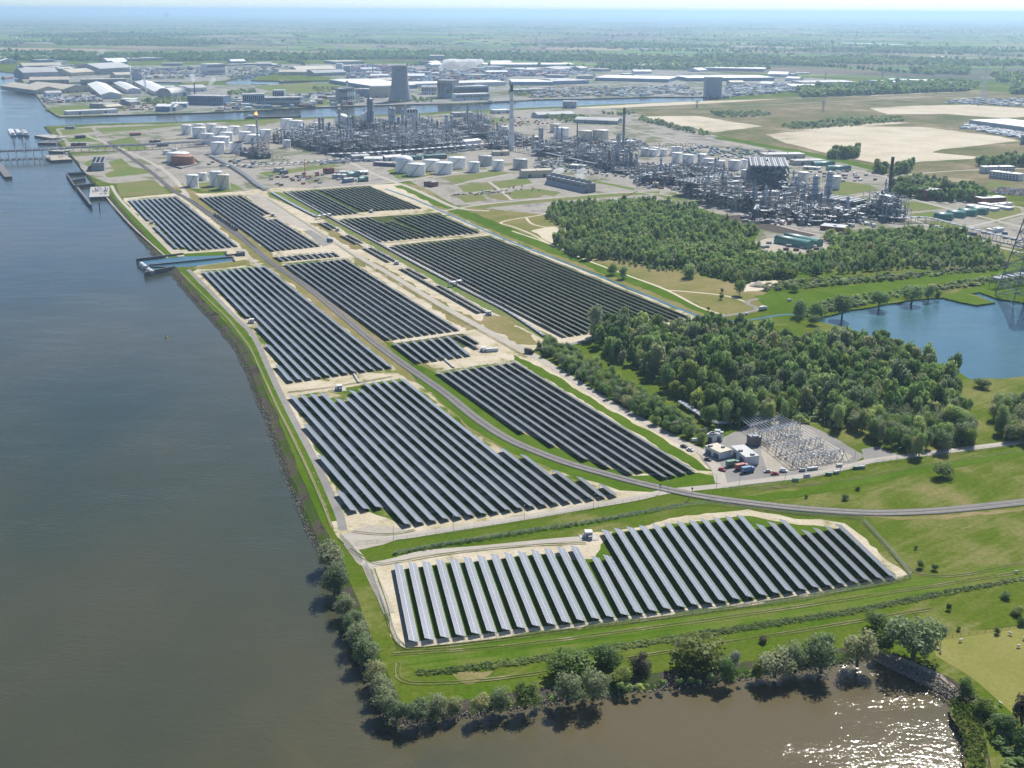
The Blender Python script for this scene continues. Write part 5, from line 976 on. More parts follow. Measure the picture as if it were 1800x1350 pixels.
COLS = [(597.5, 232, 191, 4.5, "silver_clad"), (563, 248, 206, 4, "steel_grey"), (569, 246, 207, 3, "steel_grey"), (580, 244, 215, 2.5, "steel_grey"), (617, 238, 205, 4, "silver_clad"), (622, 238, 203, 3, "steel_grey"), (612, 240, 206, 3, "steel_grey"), (687, 236, 189, 5, "wall_white"), (693, 236, 190, 5, "wall_white"), (708, 236, 192, 3.4, "silver_clad"), (714, 236, 184, 2.6, "wall_white"), (701, 240, 205, 4, "steel_grey"), (785, 238, 202, 4, "silver_clad"), (794, 236, 203, 4, "silver_clad"), (800, 240, 210, 3, "steel_grey"), (789, 242, 212, 3, "silver_clad"), (832, 232, 204, 2.6, "tank_cream"), (841, 232, 201, 3, "steel_grey"), (853, 228, 207, 4, "steel_grey"), (849, 230, 210, 3, "silver_clad"), (937, 262, 237, 3, "silver_clad"), (949, 264, 225, 4.4, "silver_clad"),
        (953, 262, 226, 2.5, "steel_grey"), (1016, 270, 240, 4, "steel_grey"), (1052, 275, 245, 4, "steel_grey"), (1064, 276, 250, 4, "steel_grey"), (1077, 300, 262, 3, "silver_clad"), (1085, 297, 236, 4.2, "silver_clad"), (1100, 300, 262, 4, "silver_clad"), (1108, 300, 268, 5, "steel_grey"), (1118, 298, 270, 4, "silver_clad"), (1068, 292, 268, 4, "silver_clad"), (1256, 320, 278, 2.6, "silver_clad"), (1312, 335, 297, 2.8, "steel_grey"), (1400, 352, 322, 3, "steel_grey"), (1378, 372, 340, 5, "silver_clad"), (1543, 376, 350, 6, "silver_clad"), (1439, 364, 340, 7, "silver_clad")]
for i, (x, yb, yt, w, m_) in enumerate(sorted(COLS)):
    column(x, yb, yt, w, m_, f"slender {'pale' if m_ in ('silver_clad', 'wall_white', 'tank_cream') else 'grey'} process column, {ordw(i)} of the columns from the river", "slender process columns", "dome", "process_column", 4)
for x, yb, yt, lab in ((1430, 362, 310, "broader pale column with a flat head, of the twin columns"), (1454, 360, 303, "pale column with a pointed cone head, of the twin columns")): column(x, yb, yt, 10, "silver_clad", lab, None, "step", "reactor_column", 5)
P = G(455, 276); fl = stack(455, 276, 203, 4.5, 3, "silver_clad", "slender flare stack with a burning orange tip", "rust", None, 6, "flare_stack", .05)
fm = bpy.data.materials.new("flame"); fm.use_nodes = True; e = fm.node_tree.nodes["Principled BSDF"]; e.inputs["Base Color"].default_value = (1, .35, .05, 1); e.inputs["Emission Color"].default_value = (1, .36, .07, 1); e.inputs["Emission Strength"].default_value = 2.2; MATS["flame"] = fm
b = MB(); h = height(P, 203); s = mpp(P)
for dx, dz, rr, hh in ((0, 0, 1.5, 5), (-1.6, 1, 1.2, 5), (1.8, .5, 1.0, 4), (.6, 3, 1.1, 4.5)): b.lathe((dx * s, 0, h + dz * s), [(.05, 0), (rr * s, hh * .3 * s), (rr * .7 * s, hh * .6 * s), (.02, hh * s)], "flame", 10)
tag(b.build("flame", None, P), "orange flame burning on the flare tip", "flame")

# ================================================================ process units
U = [((604, 277), (690, 272), (612, 258), 22, "long dark furnace block, river end, under the brown stacks"), ((690, 272), (760, 268), (697, 254), 23, "long dark furnace block, middle length, under the brown stacks"), ((760, 268), (815, 263), (766, 250), 22, "long dark furnace block, inland end, under the brown stacks"), ((572, 272), (604, 270), (570, 252), 14, "dark pipe-choked unit at the river end of the furnaces"), ((555, 258), (600, 252), (556, 240), 18, "grey unit below the paired slim columns"), ((600, 250), (640, 246), (604, 232), 18, "grey unit behind the furnaces beside the red crane"), ((660, 244), (720, 240), (664, 226), 20, "grey unit behind the furnaces below the white columns"), ((720, 240), (790, 236), (722, 224), 18, "grey unit behind the furnaces toward the pale halls"), ((780, 256), (830, 250), (784, 232), 18, "rusty grey unit inland of the furnaces"), ((832, 246), (880, 244), (836, 228), 18, "unit with broad vessels near the tall chimney"), ((845, 225), (868, 224), (847, 215), 18, "tapering dark steel unit toward the canal"), ((860, 262), (905, 262), (864, 246), 14, "low unit at the foot of the tall chimney"), ((905, 258), (950, 256), (908, 240), 12, "low brown roofed unit inland of the tall chimney"),
     ((936, 274), (985, 276), (942, 258), 16, "dark square steel block with columns, mid plant"), ((983, 284), (1030, 287), (990, 268), 13, "low dark pipe rack unit beside the white cube"), ((1040, 278), (1075, 280), (1046, 262), 14, "grey unit beyond the slim dark chimney"), ((1070, 302), (1120, 300), (1075, 280), 20, "upright unit around the slim dark chimney"), ((1114, 322), (1170, 327), (1122, 300), 14, "open unit in front of the white tank line"), ((1170, 327), (1218, 325), (1172, 304), 13, "open unit crowded with pipes before the road bend"), ((1080, 306), (1130, 306), (1085, 296), 8, "low pipe clutter behind the cooling cells"), ((1202, 346), (1262, 352), (1210, 322), 16, "clustered silver unit at the dark asphalt lot"), ((1225, 322), (1290, 322), (1230, 304), 13, "low unit before the last white tanks"), ((1294, 372), (1342, 368), (1300, 346), 24, "tall concrete-framed unit with wide bays"), ((1340, 366), (1400, 372), (1345, 344), 15, "hollow square unit behind the framed bays"), ((1322, 386), (1362, 388), (1330, 366), 17, "unit with pale portal frames beside the dark lot"), ((1362, 388), (1408, 386), (1366, 362), 15, "unit packed with drums beside the gantry line"), ((1385, 352), (1440, 352), (1390, 332), 13, "unit in front of the lone white tank"), ((1406, 396), (1470, 396), (1412, 376), 15, "front unit with roofed pipe deck by the brick house"), ((1470, 392), (1520, 388), (1475, 372), 13, "front unit with yellow stair frames"), ((1500, 378), (1545, 376), (1505, 362), 9, "low pipe unit before the boiler house")]
for i, (a, b_, c, h, lab) in enumerate(U): unit(a, b_, c, h, 40 + i, lab, False, 0.75, "process_unit", "concrete" if "concrete" in lab else ("steel_dark" if i % 3 == 0 else "steel_grey"))
unit((1316, 336), (1384, 338), (1322, 318), 26, 91, "high open frame carrying a deck of air coolers", True, .5); unit((1225, 348), (1300, 336), (1228, 336), 14, 92, "long air cooler rack beside the pale stack", True, .6); unit((1440, 372), (1500, 380), (1444, 364), 12, 93, "air cooler rack behind the front units", True, .6)
unit((1556, 389), (1600, 388), (1562, 372), 21, 94, "silver boiler house of stacked boxes under the red chimney", False, 2.2, "boiler_house", "silver_clad"); unit((455, 280), (480, 278), (458, 268), 9, 95, "rusty skid clutter at the flare foot", False, 1.4)
unit((440, 279), (455, 279), (442, 266), 14, 96, "brown square stack house beside the flare", False, 1.6, "process_unit", "rust")
bldg("reactor_building", "pale tall block behind the furnaces with slit windows", (716, 222), (735, 222), 14, 20, "wall_white", "roof_grey", top=192, win=3)
for k in range(6): column(738 + 3.2 * k, 222 + .2 * k, 206 + .6 * k, 3.4, "wall_white", f"{ORD[k]} silo of the pale silo row behind the furnaces", "pale silo row behind the furnaces", "dome", "silo", 0)
bldg("tower_block", "white cube shaped block amid the dark pipe rack", (1037, 283), (1050, 284), 12, 15, "wall_white", "roof_white", top=269)

CB = [("compressor_hall", "blue-grey compressor hall at the furnace foot", (620, 283), (650, 281), 16, "wall_grey", "roof_grey", "gable", 275), ("compressor_hall", "pale compressor hall inland of the furnaces", (818, 262), (846, 259), 18, "wall_white", "roof_white", "gable", 249), ("control_house", "flat cream control house by the tall chimney", (868, 274), (896, 273), 14, "wall_cream", "roof_beige", "flat", 267), ("control_house", "grey clad house between the mid plant units", (1000, 296), (1026, 298), 14, "wall_grey", "roof_white", "flat", 290), ("control_house", "brown clad house beyond the mid plant units", (920, 250), (948, 249), 18, "rust", "roof_beige", "gable", 242), ("compressor_hall", "white clad hall beside the open unit and tanks", (1132, 316), (1156, 318), 12, "wall_white", "roof_white", "flat", 309), ("control_house", "cream cube at the road by the silver cluster", (1148, 330), (1158, 330), 8, "wall_cream", "roof_beige", "flat", 322), ("compressor_hall", "grey clad hall in the heart of the front units", (1412, 372), (1440, 373), 14, "wall_grey", "roof_grey", "gable", 362), ("control_house", "pale clad block behind the hollow square unit", (1352, 346), (1378, 346), 12, "wall_white", "roof_white", "flat", 337), ("control_house", "blue clad block below the twin columns", (1462, 366), (1486, 368), 10, "wall_blue", "roof_grey", "flat", 359), ("control_house", "white clad stair tower behind the furnaces", (742, 238), (752, 238), 10, "wall_white", "roof_white", "flat", 219), ("control_house", "grey clad stair tower near the broad vessels", (806, 240), (815, 240), 10, "wall_grey", "roof_grey", "flat", 222)]
for nm, lab, a, b_, c, wm, rm, sty, top in CB: bldg(nm, lab, a, b_, c, 8, wm, rm, sty, "building", None, 0, 1, top)
# cooling cells with steam
A, rz, w, d = frame3((961, 323), (1031, 339), 16); h = height(A, 308); root = empty("cooling_cells", A, rz); tag(root, "long slatted cooling tower block giving off steam", "cooling tower")
b = MB(); b.box((w / 2, d / 2, h / 2), (w, d, h), "steel_grey"); b.build("wall", root); b = MB(); b.add([(0, 0, h * .5), (w, 0, h * .5), (w, -4, 0), (0, -4, 0)], [(0, 3, 2, 1)], "wall_grey"); b.build("apron", root)
for k in range(9): q = MB(); q.bar((w * k / 8, -.1, h * .1), (w * k / 8, -.1, h), .6, "wall_grey"); q.build("rib", root)
for k in range(8): q = MB(); q.box((w * (k + .5) / 8, -.06, h * .62), (w / 8 * .8, .12, h * .2), "steel_dark"); q.build("louvre", root); q = MB(); q.cyl((w * (k + .5) / 8, d / 2, h), 5.0, 4.4, 3, "wall_grey", 18, False); q.build("fan_stack", root)
A, rz, w, d = frame3((161.5, 300.7), (183.7, 300), (155.5, 291)); h = 13; root = empty("fan_cooler_block", A, rz); tag(root, "grey box cooler with rows of round fans near the river", "cooling tower")
b = MB(); b.box((w / 2, d / 2, h / 2), (w, d, h), "wall_grey"); b.build("wall", root)
for i in range(3):
    for j in range(4): q = MB(); q.cyl((w * (i + .5) / 3, d * (j + .5) / 4, h), 2.6, 2.4, 1.6, "steel_grey", 14, False); q.cyl((w * (i + .5) / 3, d * (j + .5) / 4, h + .6), 2.4, 2.4, .1, "dark_paint", 14); q.build("fan", root)

# ================================================================ pipe racks and jetty bridge
pipe_rack([(700, 277), (600, 279), (575, 280), (640, 278), (740, 271), (862, 261)][2:], 5, 8, "long white pipe line in front of the furnaces", 3, 14, "pipe_rack", "wall_white", "steel_grey", 0, False, .8)
pipe_rack([(862, 261), (905, 266), (960, 276), (1020, 290), (1080, 302)], 6, 7, "pipe bridge running past the tall chimney foot", 5, 14, r0=.4)
pipe_rack([(-30, 276.5), (0, 275.8), (74, 272.8), (118, 269.5), (190, 266), (260, 263), (330, 259), (372, 256)], 7, 9, "long jetty pipe bridge from the river into the plant", 5, 14, "jetty_pipe_bridge", "wall_grey", "steel_grey", -4, True, .6)
pipe_rack([(-30, 287), (0, 285.5), (67, 283), (95, 281)], 5, 3, "low jetty trestle standing in the river", 2, 9, "jetty_trestle", "steel_grey", "concrete_dark", -4, True, .4)
pipe_rack([(370, 275), (410, 296), (435, 312), (452, 326), (470, 336)], 9, 2.2, "wide pipe bundle running from the tanks to the fields", 7, 12, "pipe_rack", "tank_grey", r0=.35)
pipe_rack([(478, 340), (520, 364), (560, 384)], 4, 1.0, "first stretch of the low pipe run by the far fields", 5, 10, "pipe_run", r0=.35)
pipe_rack([(500, 338), (560, 372), (600, 394), (660, 426), (740, 470), (820, 512), (890, 548), (962, 596)], 2.8, .8, "long low pipe run beside the big dark field", 4, 10, "pipe_run", "tank_grey", "steel_grey", r0=.3)
pipe_rack([(556, 386), (586, 381)], 3, 3.5, "white pipe portal over the corridor by the far fields", 3, 8, "pipe_portal", "wall_white", r0=.45); pipe_rack([(790, 505), (812, 500)], 3, 3.5, "white pipe portal over the corridor by the big field", 3, 8, "pipe_portal", "wall_white", r0=.45)
pipe_rack([(1545, 388), (1580, 393), (1625, 391), (1680, 404), (1740, 420), (1830, 440)], 6, 6, "trestle pipe rack leaving the boiler house along the wood", 5, 11, r0=.4)
pipe_rack([(1195, 712), (1240, 741), (1256, 751), (1300, 746)], 4, 2.2, "pipe bridge from the wood lane to the switchyard", 5, 8, "pipe_run", r0=.35)
pipe_rack([(1110, 290), (1180, 300), (1250, 312), (1300, 320)], 5, 5, "green-white pipe line in front of the white tanks", 3, 14, "pipe_rack", "wall_white", r0=.6)
pipe_rack([(1745, 507), (1800, 498), (1850, 490)], 8, 9, "pipe rack at the foot of the lattice flare tower", 6, 9, r0=.4)
pipe_rack([(390, 296), (480, 292), (560, 287), (640, 280)], 5, 3, "silver pipe line above the work yard", 4, 12, "pipe_rack", "tank_grey", r0=.5)

# ================================================================ lattice towers, turbines, cranes
P = G(1803, 527); lattice(P, 112, 40, 7, "steel_grey", "flare_tower", "huge grey lattice flare tower standing by the lake", "lattice tower", 11, .8)
b = MB(); b.cyl((0, 0, 0), 1.2, .9, 116, "steel_dark", 12); tag(b.build("flare_pipe", None, P), "dark riser pipe inside the lattice flare tower", "pipe")
P = G(1727, 181); lattice(P, height(P, 107), 14, 4, "wall_white", "lattice_mast", "tall pale lattice mast above the far yards", "lattice mast", 10, .7, ())
for i, (x, yb, yt) in enumerate(((1450, 146, 126), (1446.5, 196, 176), (1551, 138, 123), (1225, 190, 176), (1762, 130, 114))):
    P = G(x, yb); hh = height(P, yt); lattice(P, hh, 6, 1.5, "steel_grey", "power_pylon", f"{('far grey', 'heath', 'smallest far', 'canal side', 'meadow')[i]} power pylon with three crossarms", "pylon", 6, .35, ((hh * .7, 9), (hh * .82, 7), (hh * .93, 5)))
for i, (x, yb, yh, a) in enumerate(((231.5, 151, 119, .4), (257, 166, 134.5, 1.2))):
    P = G(x, yb); hh = height(P, yh); root = empty("wind_turbine", P); tag(root, ("white wind turbine among the harbour sheds", "white wind turbine beside the white roofed halls")[i], "wind turbine"); b = MB(); b.cyl((0, 0, 0), 2.6, 1.5, hh, "white_paint", 14); b.build("tower", root); b = MB(); b.box((0, 0, hh + 1), (4, 9, 4), "white_paint"); b.build("nacelle", root)
    for k in range(3): t = a + 2.094 * k; q = MB(); L = hh * .42; q.tube((0, -5.5, hh + 1), (L * .25 * math.sin(t), -5.5, hh + 1 + L * .25 * math.cos(t)), 1.0, "white_paint", 6, 1.5); q.tube((L * .25 * math.sin(t), -5.5, hh + 1 + L * .25 * math.cos(t)), (L * math.sin(t), -5.5, hh + 1 + L * math.cos(t)), 1.5, "white_paint", 6, .2); q.build("blade", root)
def crane(x, yb, tipx, tipy, label, mat="crane_red", w=1.0):
    P = G(x, yb); s = mpp(P); root = empty("mobile_crane", P); tag(root, label, "crane"); b = MB(); b.box((0, 0, 1.4), (9, 3, 1.6), mat); b.build("carrier", root)
    for k in (-3.2, -1.6, 1.6, 3.2):
        q = MB(); q.tube((k, -1.6, .7), (k, 1.6, .7), .7, "rubber", 10); q.build("wheel", root)
    b = MB(); b.box((-2, 0, 3.2), (3.4, 2.6, 2.2), mat); b.build("cab", root); T = Vector(((tipx - x) * s, 0, height(P, tipy))); B = Vector((-1, 0, 3.5)); q = MB(); d = (T - B)
    for off in ((0, -.5 * w, 0), (0, .5 * w, 0), (.6 * w, 0, .6 * w)): q.bar(B + Vector(off), T + Vector(off) * .3, .3 * w, mat)
    n = 14
    for k in range(n): t0, t1 = k / n, (k + 1) / n; q.bar(B + d * t0 + Vector((0, -.5 * w, 0)), B + d * t1 + Vector((0, .5 * w, 0)), .18 * w, mat); q.bar(B + d * t0 + Vector((.6 * w, 0, .6 * w)), B + d * t1 + Vector((0, -.5 * w, 0)), .18 * w, mat)
    q.build("lattice_boom", root)
for i, t in enumerate(((602, 203, 599, 161, "upright red crane boom above the canal side tanks", "crane_red", 2.2), (637, 178, 631, 155, "red crane boom at the power plant quay", "crane_red", 2.0), (718, 222, 733, 188, "slanting red crane boom by the pale block", "crane_red", 2.0), (537, 312, 537, 280, "thin red tower crane over the work yard", "crane_red", 1.2), (1204, 305, 1209, 284, "slim dark crane before the white tanks", "steel_dark", 1.2), (1233, 308, 1237, 282, "slim red crane in front of the white tanks", "crane_red", 1.2), (1096, 352, 1120, 336, "red mobile crane reaching over the lorry row", "crane_red", 1.4), (631, 262, 629, 245, "short red crane against the furnace front", "crane_red", 1.4), (717, 268, 716, 240, "red crane standing at the furnace middle", "crane_red", 1.2), (1040, 326, 1050, 314, "dark crane beside the cooling cells", "steel_dark", 1.0), (550, 224, 556, 205, "yellow crane at the canal barge", "yellow_paint", 1.4))): crane(*t)

# ================================================================ cooling tower, power station, port buildings
P = G(704, 179.5); s = mpp(P); h = height(P, 117); root = empty("cooling_tower", P + away(P) * 20.5 * s); tag(root, "huge grey hyperbolic cooling tower beyond the canal", "cooling tower")
b = MB(); b.lathe((0, 0, 0), [(20.5 * s, 6), (18.5 * s, h * .18), (16.2 * s, h * .4), (14.4 * s, h * .62), (13.8 * s, h * .78), (14.0 * s, h * .92), (14.3 * s, h)], "concrete_tower", 40); b.lathe((0, 0, 0), [(14.3 * s, h), (13.7 * s, h), (13.4 * s, h * .8)], "concrete_dark", 40); b.build("shell", root)
for k in range(24): a = 6.283 * k / 24; q = MB(); q.bar((21.4 * s * math.cos(a), 21.4 * s * math.sin(a), 0), (20.4 * s * math.cos(a + .13), 20.4 * s * math.sin(a + .13), 7), 1.4, "concrete"); q.build("strut", root)
q = MB(); q.lathe((0, 0, h - 1.5), [(14.3 * s, 0), (14.9 * s, 0), (14.9 * s, 2.2), (14.3 * s, 2.2)], "concrete", 40); q.build("rim", root)
BL = [("power_station", "tall grey boiler tower with red stripes of the power station", (769, 172), (795, 173), 45, "wall_grey", "roof_grey", "flat", 141, 1), ("power_station", "long blue-grey machine hall of the power station", (782, 173), (859, 171), 60, "wall_blue", "roof_grey", "flat", 153, 1), ("power_station", "low pale annex in front of the power station", (802, 177), (861, 175), 30, "wall_white", "roof_white", "flat", 166, 1), ("power_station", "white stepped annex beside the boiler tower", (741, 166), (768, 166), 30, "wall_white", "roof_white", "flat", 152, 1), ("power_station", "raised hall behind the machine hall of the power station", (795, 170), (835, 168), 40, "wall_grey", "roof_grey", "flat", 147, 0),
      ("power_hall", "long windowless beige hall beside the cooling tower", (653, 171.5), (687, 171), 40, "wall_cream", "roof_grey", "flat", 152, 0), ("power_hall", "bluish hall on the river side of the beige hall", (630, 170), (653, 169.5), 40, "wall_blue", "roof_grey", "flat", 157, 0), ("boiler_building", "grey upright boiler house at the canal", (597, 181), (611, 180.5), 30, "wall_grey", "roof_grey", "flat", 156, 2), ("boiler_building", "second grey boiler house with vertical ducts at the canal", (611, 180.5), (623, 180), 30, "wall_white", "roof_grey", "flat", 154, 2),
      ("warehouse", "vast white roofed warehouse behind the boiler houses", (579, 146), (654, 158), (612, 138), "wall_blue", "roof_white", "flat", None, 0), ("warehouse", "very long white roofed hall behind the cooling tower", (718, 154), (890, 150), 110, "wall_white", "roof_white", "flat", None, 0), ("warehouse", "pale roofed hall with blue walls beyond the tall chimney", (900, 150), (972, 150), 150, "wall_blue", "roof_white", "flat", None, 0), ("warehouse", "grey-blue hall inland of the blue walled hall", (974, 149), (1035, 147), 150, "wall_blue", "roof_grey", "flat", None, 0), ("warehouse", "broad blue warehouse with white roof before the canal head", (1046, 142), (1175, 145), 190, "wall_blue", "roof_white", "flat", None, 0), ("warehouse", "longest blue warehouse with white roof behind the silo", (1210, 143), (1361, 142), 160, "wall_blue", "roof_white", "flat", None, 0), ("warehouse", "flat white hall beyond the tree belt on the heath", (1392, 158), (1511, 159), 130, "wall_white", "roof_white", "flat", None, 0), ("warehouse", "low grey hall behind the flat white hall", (1413, 151), (1505, 150), 100, "wall_grey", "roof_grey", "flat", None, 0),
      ("silo_building", "lone tall grey silo block at the canal head", (1241, 171), (1268, 171), 40, "wall_grey", "roof_grey", "flat", 136, 0), ("warehouse", "thin white roof line far behind the heath", (1123, 119.5), (1205, 118.5), 160, "wall_grey", "roof_white", "flat", None, 0), ("warehouse", "thin pale roof line behind the blue warehouses", (1237, 124), (1343, 126), 120, "wall_grey", "roof_white", "flat", None, 0), ("shed", "long red walled shed row far inland", (1560, 142), (1705, 146.5), 60, "red_paint", "roof_white", "flat", 139.5, 0), ("office_block", "small blue office by the far truck park", (1531, 151), (1558, 151), 40, "wall_blue", "roof_grey", "flat", 142, 2), ("office_block", "second small office by the far truck park", (1583, 150), (1605, 150), 40, "wall_blue", "roof_grey", "flat", 141, 2), ("warehouse", "large white roofed distribution hall beside the sand flat", (1703, 220), (1835, 238), 110, "wall_grey", "roof_white", "flat", None, 0),
      ("storage_hall", "nearest white arched hall of the three harbour halls", (238, 150.5), (272, 168), (302, 166), "wall_white", "roof_white", "gable", None, 1), ("storage_hall", "middle white hall of the three harbour halls", (200, 152), (224, 165), (247, 163.5), "wall_white", "roof_white", "gable", None, 1), ("storage_hall", "white hall nearest the river of the three harbour halls", (154, 154), (177.6, 174), (214, 172.5), "wall_white", "roof_white", "gable", None, 1), ("shed", "brown roofed low sheds at the harbour tip", (63, 166), (108, 164), (63, 155), "wall_cream", "roof_beige", "gable", None, 0), ("shed", "second brown roofed shed behind the white harbour stacks", (112, 164), (158, 161.5), (110, 154.5), "wall_cream", "roof_beige", "gable", None, 0), ("shed", "small pale gabled shed pair by the harbour yard", (82, 171), (110, 170), 40, "wall_white", "roof_grey", "gable", None, 0),
      ("storage_hall", "big grey gabled hall at the river mouth of the harbour", (41.5, 139), (104, 137), 110, "wall_grey", "roof_grey", "gable", 128, 0), ("storage_hall", "brown gabled hall in front of the big grey hall", (52, 147), (122, 146), 70, "wall_cream", "roof_beige", "gable", 141, 0), ("storage_hall", "big grey hall above the harbour basin", (177, 131.5), (235, 128), 140, "wall_grey", "roof_grey", "gable", 121, 0), ("shed", "beige roofed shed between the two big grey halls", (126, 134.5), (167, 132), 90, "wall_cream", "roof_beige", "gable", 128, 0), ("shed", "long low brown quay shed above the basin", (143, 146), (222, 144.5), 50, "wall_cream", "roof_beige", "flat", None, 0), ("shed", "small beige shed at the basin quay", (204, 137.5), (235, 136.5), 60, "wall_cream", "roof_beige", "gable", None, 0), ("silo_building", "narrow grey tower house at the basin quay", (237, 141.5), (250, 141), 30, "wall_grey", "roof_grey", "flat", 121, 0), ("factory_block", "white blocky factory at the inner basin", (365, 132.5), (396, 131.5), 60, "wall_white", "roof_white", "flat", 113, 2), ("factory_hall", "white factory hall with smoking vents", (322, 162), (363, 160.5), 60, "wall_white", "roof_grey", "gable", None, 0), ("factory_hall", "arched grey hall behind the dark tree clump", (301, 171.5), (335, 168), 50, "wall_grey", "roof_grey", "arch", None, 0),
      ("factory_block", "blue-grey factory block at the canal with stepped roof", (330, 184), (393, 185.5), 50, "wall_blue", "roof_grey", "flat", 168, 1), ("factory_block", "dark blue factory block at the canal bend", (427, 185), (466, 184.5), 40, "wall_blue", "roof_grey", "flat", 166, 1), ("factory_block", "long grey factory block nearest the canal barge", (467, 188.5), (528, 187.5), 40, "wall_grey", "roof_grey", "flat", 172, 2), ("factory_block", "raised grey house above the long grey factory", (480, 178), (500, 178), 40, "wall_grey", "roof_grey", "flat", 159, 1), ("shed", "far blue shed near the river woods", (71, 110), (97, 109), 80, "wall_blue", "roof_grey", "flat", None, 0), ("warehouse", "long white roof at the river woods", (-10, 105.5), (95, 103), 120, "wall_grey", "roof_white", "flat", None, 0), ("warehouse", "pale roofed hall before the far woods", (227, 107.5), (287, 106), 150, "wall_grey", "roof_grey", "flat", None, 0), ("shed", "white striped shed row beside the river woods", (0, 112), (30, 111.5), 80, "wall_white", "roof_white", "gable", None, 0), ("warehouse", "long grey shed row behind the harbour", (40, 121), (110, 119.5), 80, "wall_grey", "roof_beige", "gable", None, 0), ("shed", "cluster hall with pale roof behind the smoke", (190, 112), (225, 111), 90, "wall_grey", "roof_white", "gable", None, 0),
      ("storage_hall", "cream roofed hall at the inner basin", (490, 132), (538, 132), 60, "wall_cream", "roof_beige", "gable", None, 0), ("storage_hall", "larger cream roofed hall behind the inner basin", (523, 128), (591, 126), 90, "wall_cream", "roof_beige", "gable", None, 0), ("storage_hall", "greenish roofed hall beside the cream halls", (553, 134), (609, 132), 70, "wall_grey", "roof_grey", "gable", None, 0), ("silo_building", "white tower house behind the cream halls", (591, 127), (602, 127), 40, "wall_white", "roof_white", "flat", 112, 0), ("silo_building", "paired pale tower house behind the cream halls", (604, 127), (616, 127), 40, "wall_grey", "roof_white", "flat", 116, 0), ("warehouse", "long cream roof before the far woods", (590, 113), (640, 112), 150, "wall_grey", "roof_beige", "flat", None, 0), ("warehouse", "brownish block before the far woods", (756, 106), (782, 106), 120, "wall_grey", "roof_beige", "flat", 98, 0), ("warehouse", "white flat hall behind the steam plume", (850, 118), (1010, 118), 180, "wall_grey", "roof_white", "flat", None, 0), ("warehouse", "grey flat hall beyond the container yards", (860, 123), (888, 122.5), 120, "wall_grey", "roof_grey", "flat", None, 0), ("warehouse", "white topped hall beside the harbour crane", (928, 127.5), (978, 126), 130, "wall_white", "roof_white", "flat", None, 0), ("warehouse", "pale blue complex beyond the container yards", (985, 127), (1020, 122), 120, "wall_white", "roof_grey", "flat", None, 0), ("shed", "low pale shed row across the canal by the tall chimney", (905, 165), (960, 163), 40, "wall_grey", "roof_grey", "flat", None, 0), ("storage_hall", "low white quayside canopy at the canal corner", (118, 202), (208, 198), 30, "wall_white", "roof_white", "flat", 196, 0)]
for nm, lab, a, b_, c, wm, rm, sty, top, win in BL:
    bldg(nm, lab, a, b_, c, 12, wm, rm, sty, "building", None, win, 3 if sty == "gable" else 2, top, 0)
for (x0, x1, yb, yt) in ((769.5, 772.5, 172, 143), (779, 782, 172.5, 143)): 
    A = G(x0, yb); hh = height(A, yt); b = MB(); w = (G(x1, yb) - A).length; b.box((w / 2, -1.2, hh / 2), (w, 2, hh), "red_paint"); _ps = bpy.data.objects["power_station"]; b.build("wall_stripe", _ps, Matrix.Rotation(-_ps.rotation_euler.z, 3, 'Z') @ (A - _ps.location), -_ps.rotation_euler.z)
HS = random.Random(77); hs_list = []
for (xa, xb, ya, yb, n_) in ((30, 350, 110, 128, 14), (400, 470, 108, 118, 5), (620, 880, 112, 138, 16), (880, 1040, 124, 140, 7), (1040, 1230, 124, 136, 6), (1280, 1420, 128, 152, 7), (640, 720, 140, 150, 3), (1500, 1700, 148, 156, 5), (100, 330, 150, 196, 9)):
    hs_list += [(HS.uniform(xa, xb), HS.uniform(ya, yb)) for k in range(n_)]
for hs_n, (x, y) in enumerate(sorted(hs_list)):
    w = HS.uniform(14, 38); ax = HS.uniform(-1.2, 1.2); m2 = HS.choice((("wall_white", "roof_white", "white"), ("wall_grey", "roof_grey", "grey"), ("wall_blue", "roof_white", "white topped blue"), ("wall_cream", "roof_beige", "beige"), ("wall_grey", "roof_white", "pale topped")))
    bldg("harbour_shed", f"{ordw(hs_n)} of the scattered harbour sheds from the river, low and {m2[2]}", (x, y), (x + w, y + ax), HS.uniform(25, 70), HS.uniform(7, 13), m2[0], m2[1], HS.choice(("flat", "gable")), "building", "small harbour sheds")
stack(775.5, 168, 125, 6, 5.5, "wall_white", "white power station chimney giving off the big plume", "wall_white", None, 1); stack(611, 172, 142, 5, 3.5, "wall_white", "pale stepped chimney on the canal boiler house", "wall_grey", None, 2); stack(342.5, 165.5, 145, 2.0, 1.8, "dark_paint", "thin black factory chimney by the dark tree clump", "dark_paint", None, 1)
stack(656, 132, 112, 2, 1.8, "steel_dark", "thin dark mast chimney behind the great white warehouse", "dark_paint", None, 1); stack(924, 126, 116, 2.5, 2, "steel_dark", "short dark chimney beyond the container yards", "dark_paint", None, 1)
for i, (x, yb, yt, w) in enumerate(((233.5, 29.5, 15.5, 1.6), (263, 31, 17, 1.5), (273, 31, 19.5, 1.5))): stack(x, yb, yt, w, w * .8, "wall_grey", f"{ORD[i]} hazy chimney on the horizon from the river", "wall_grey", "chimneys on the horizon", 0)
bldg("power_station", "hazy square block on the horizon", (290, 31), (297, 31), 80, 60, "wall_grey", "roof_grey", top=22); bldg("power_station", "low hazy block between the horizon chimneys", (239, 30.5), (245, 30.5), 80, 40, "wall_grey", "roof_grey", top=26)

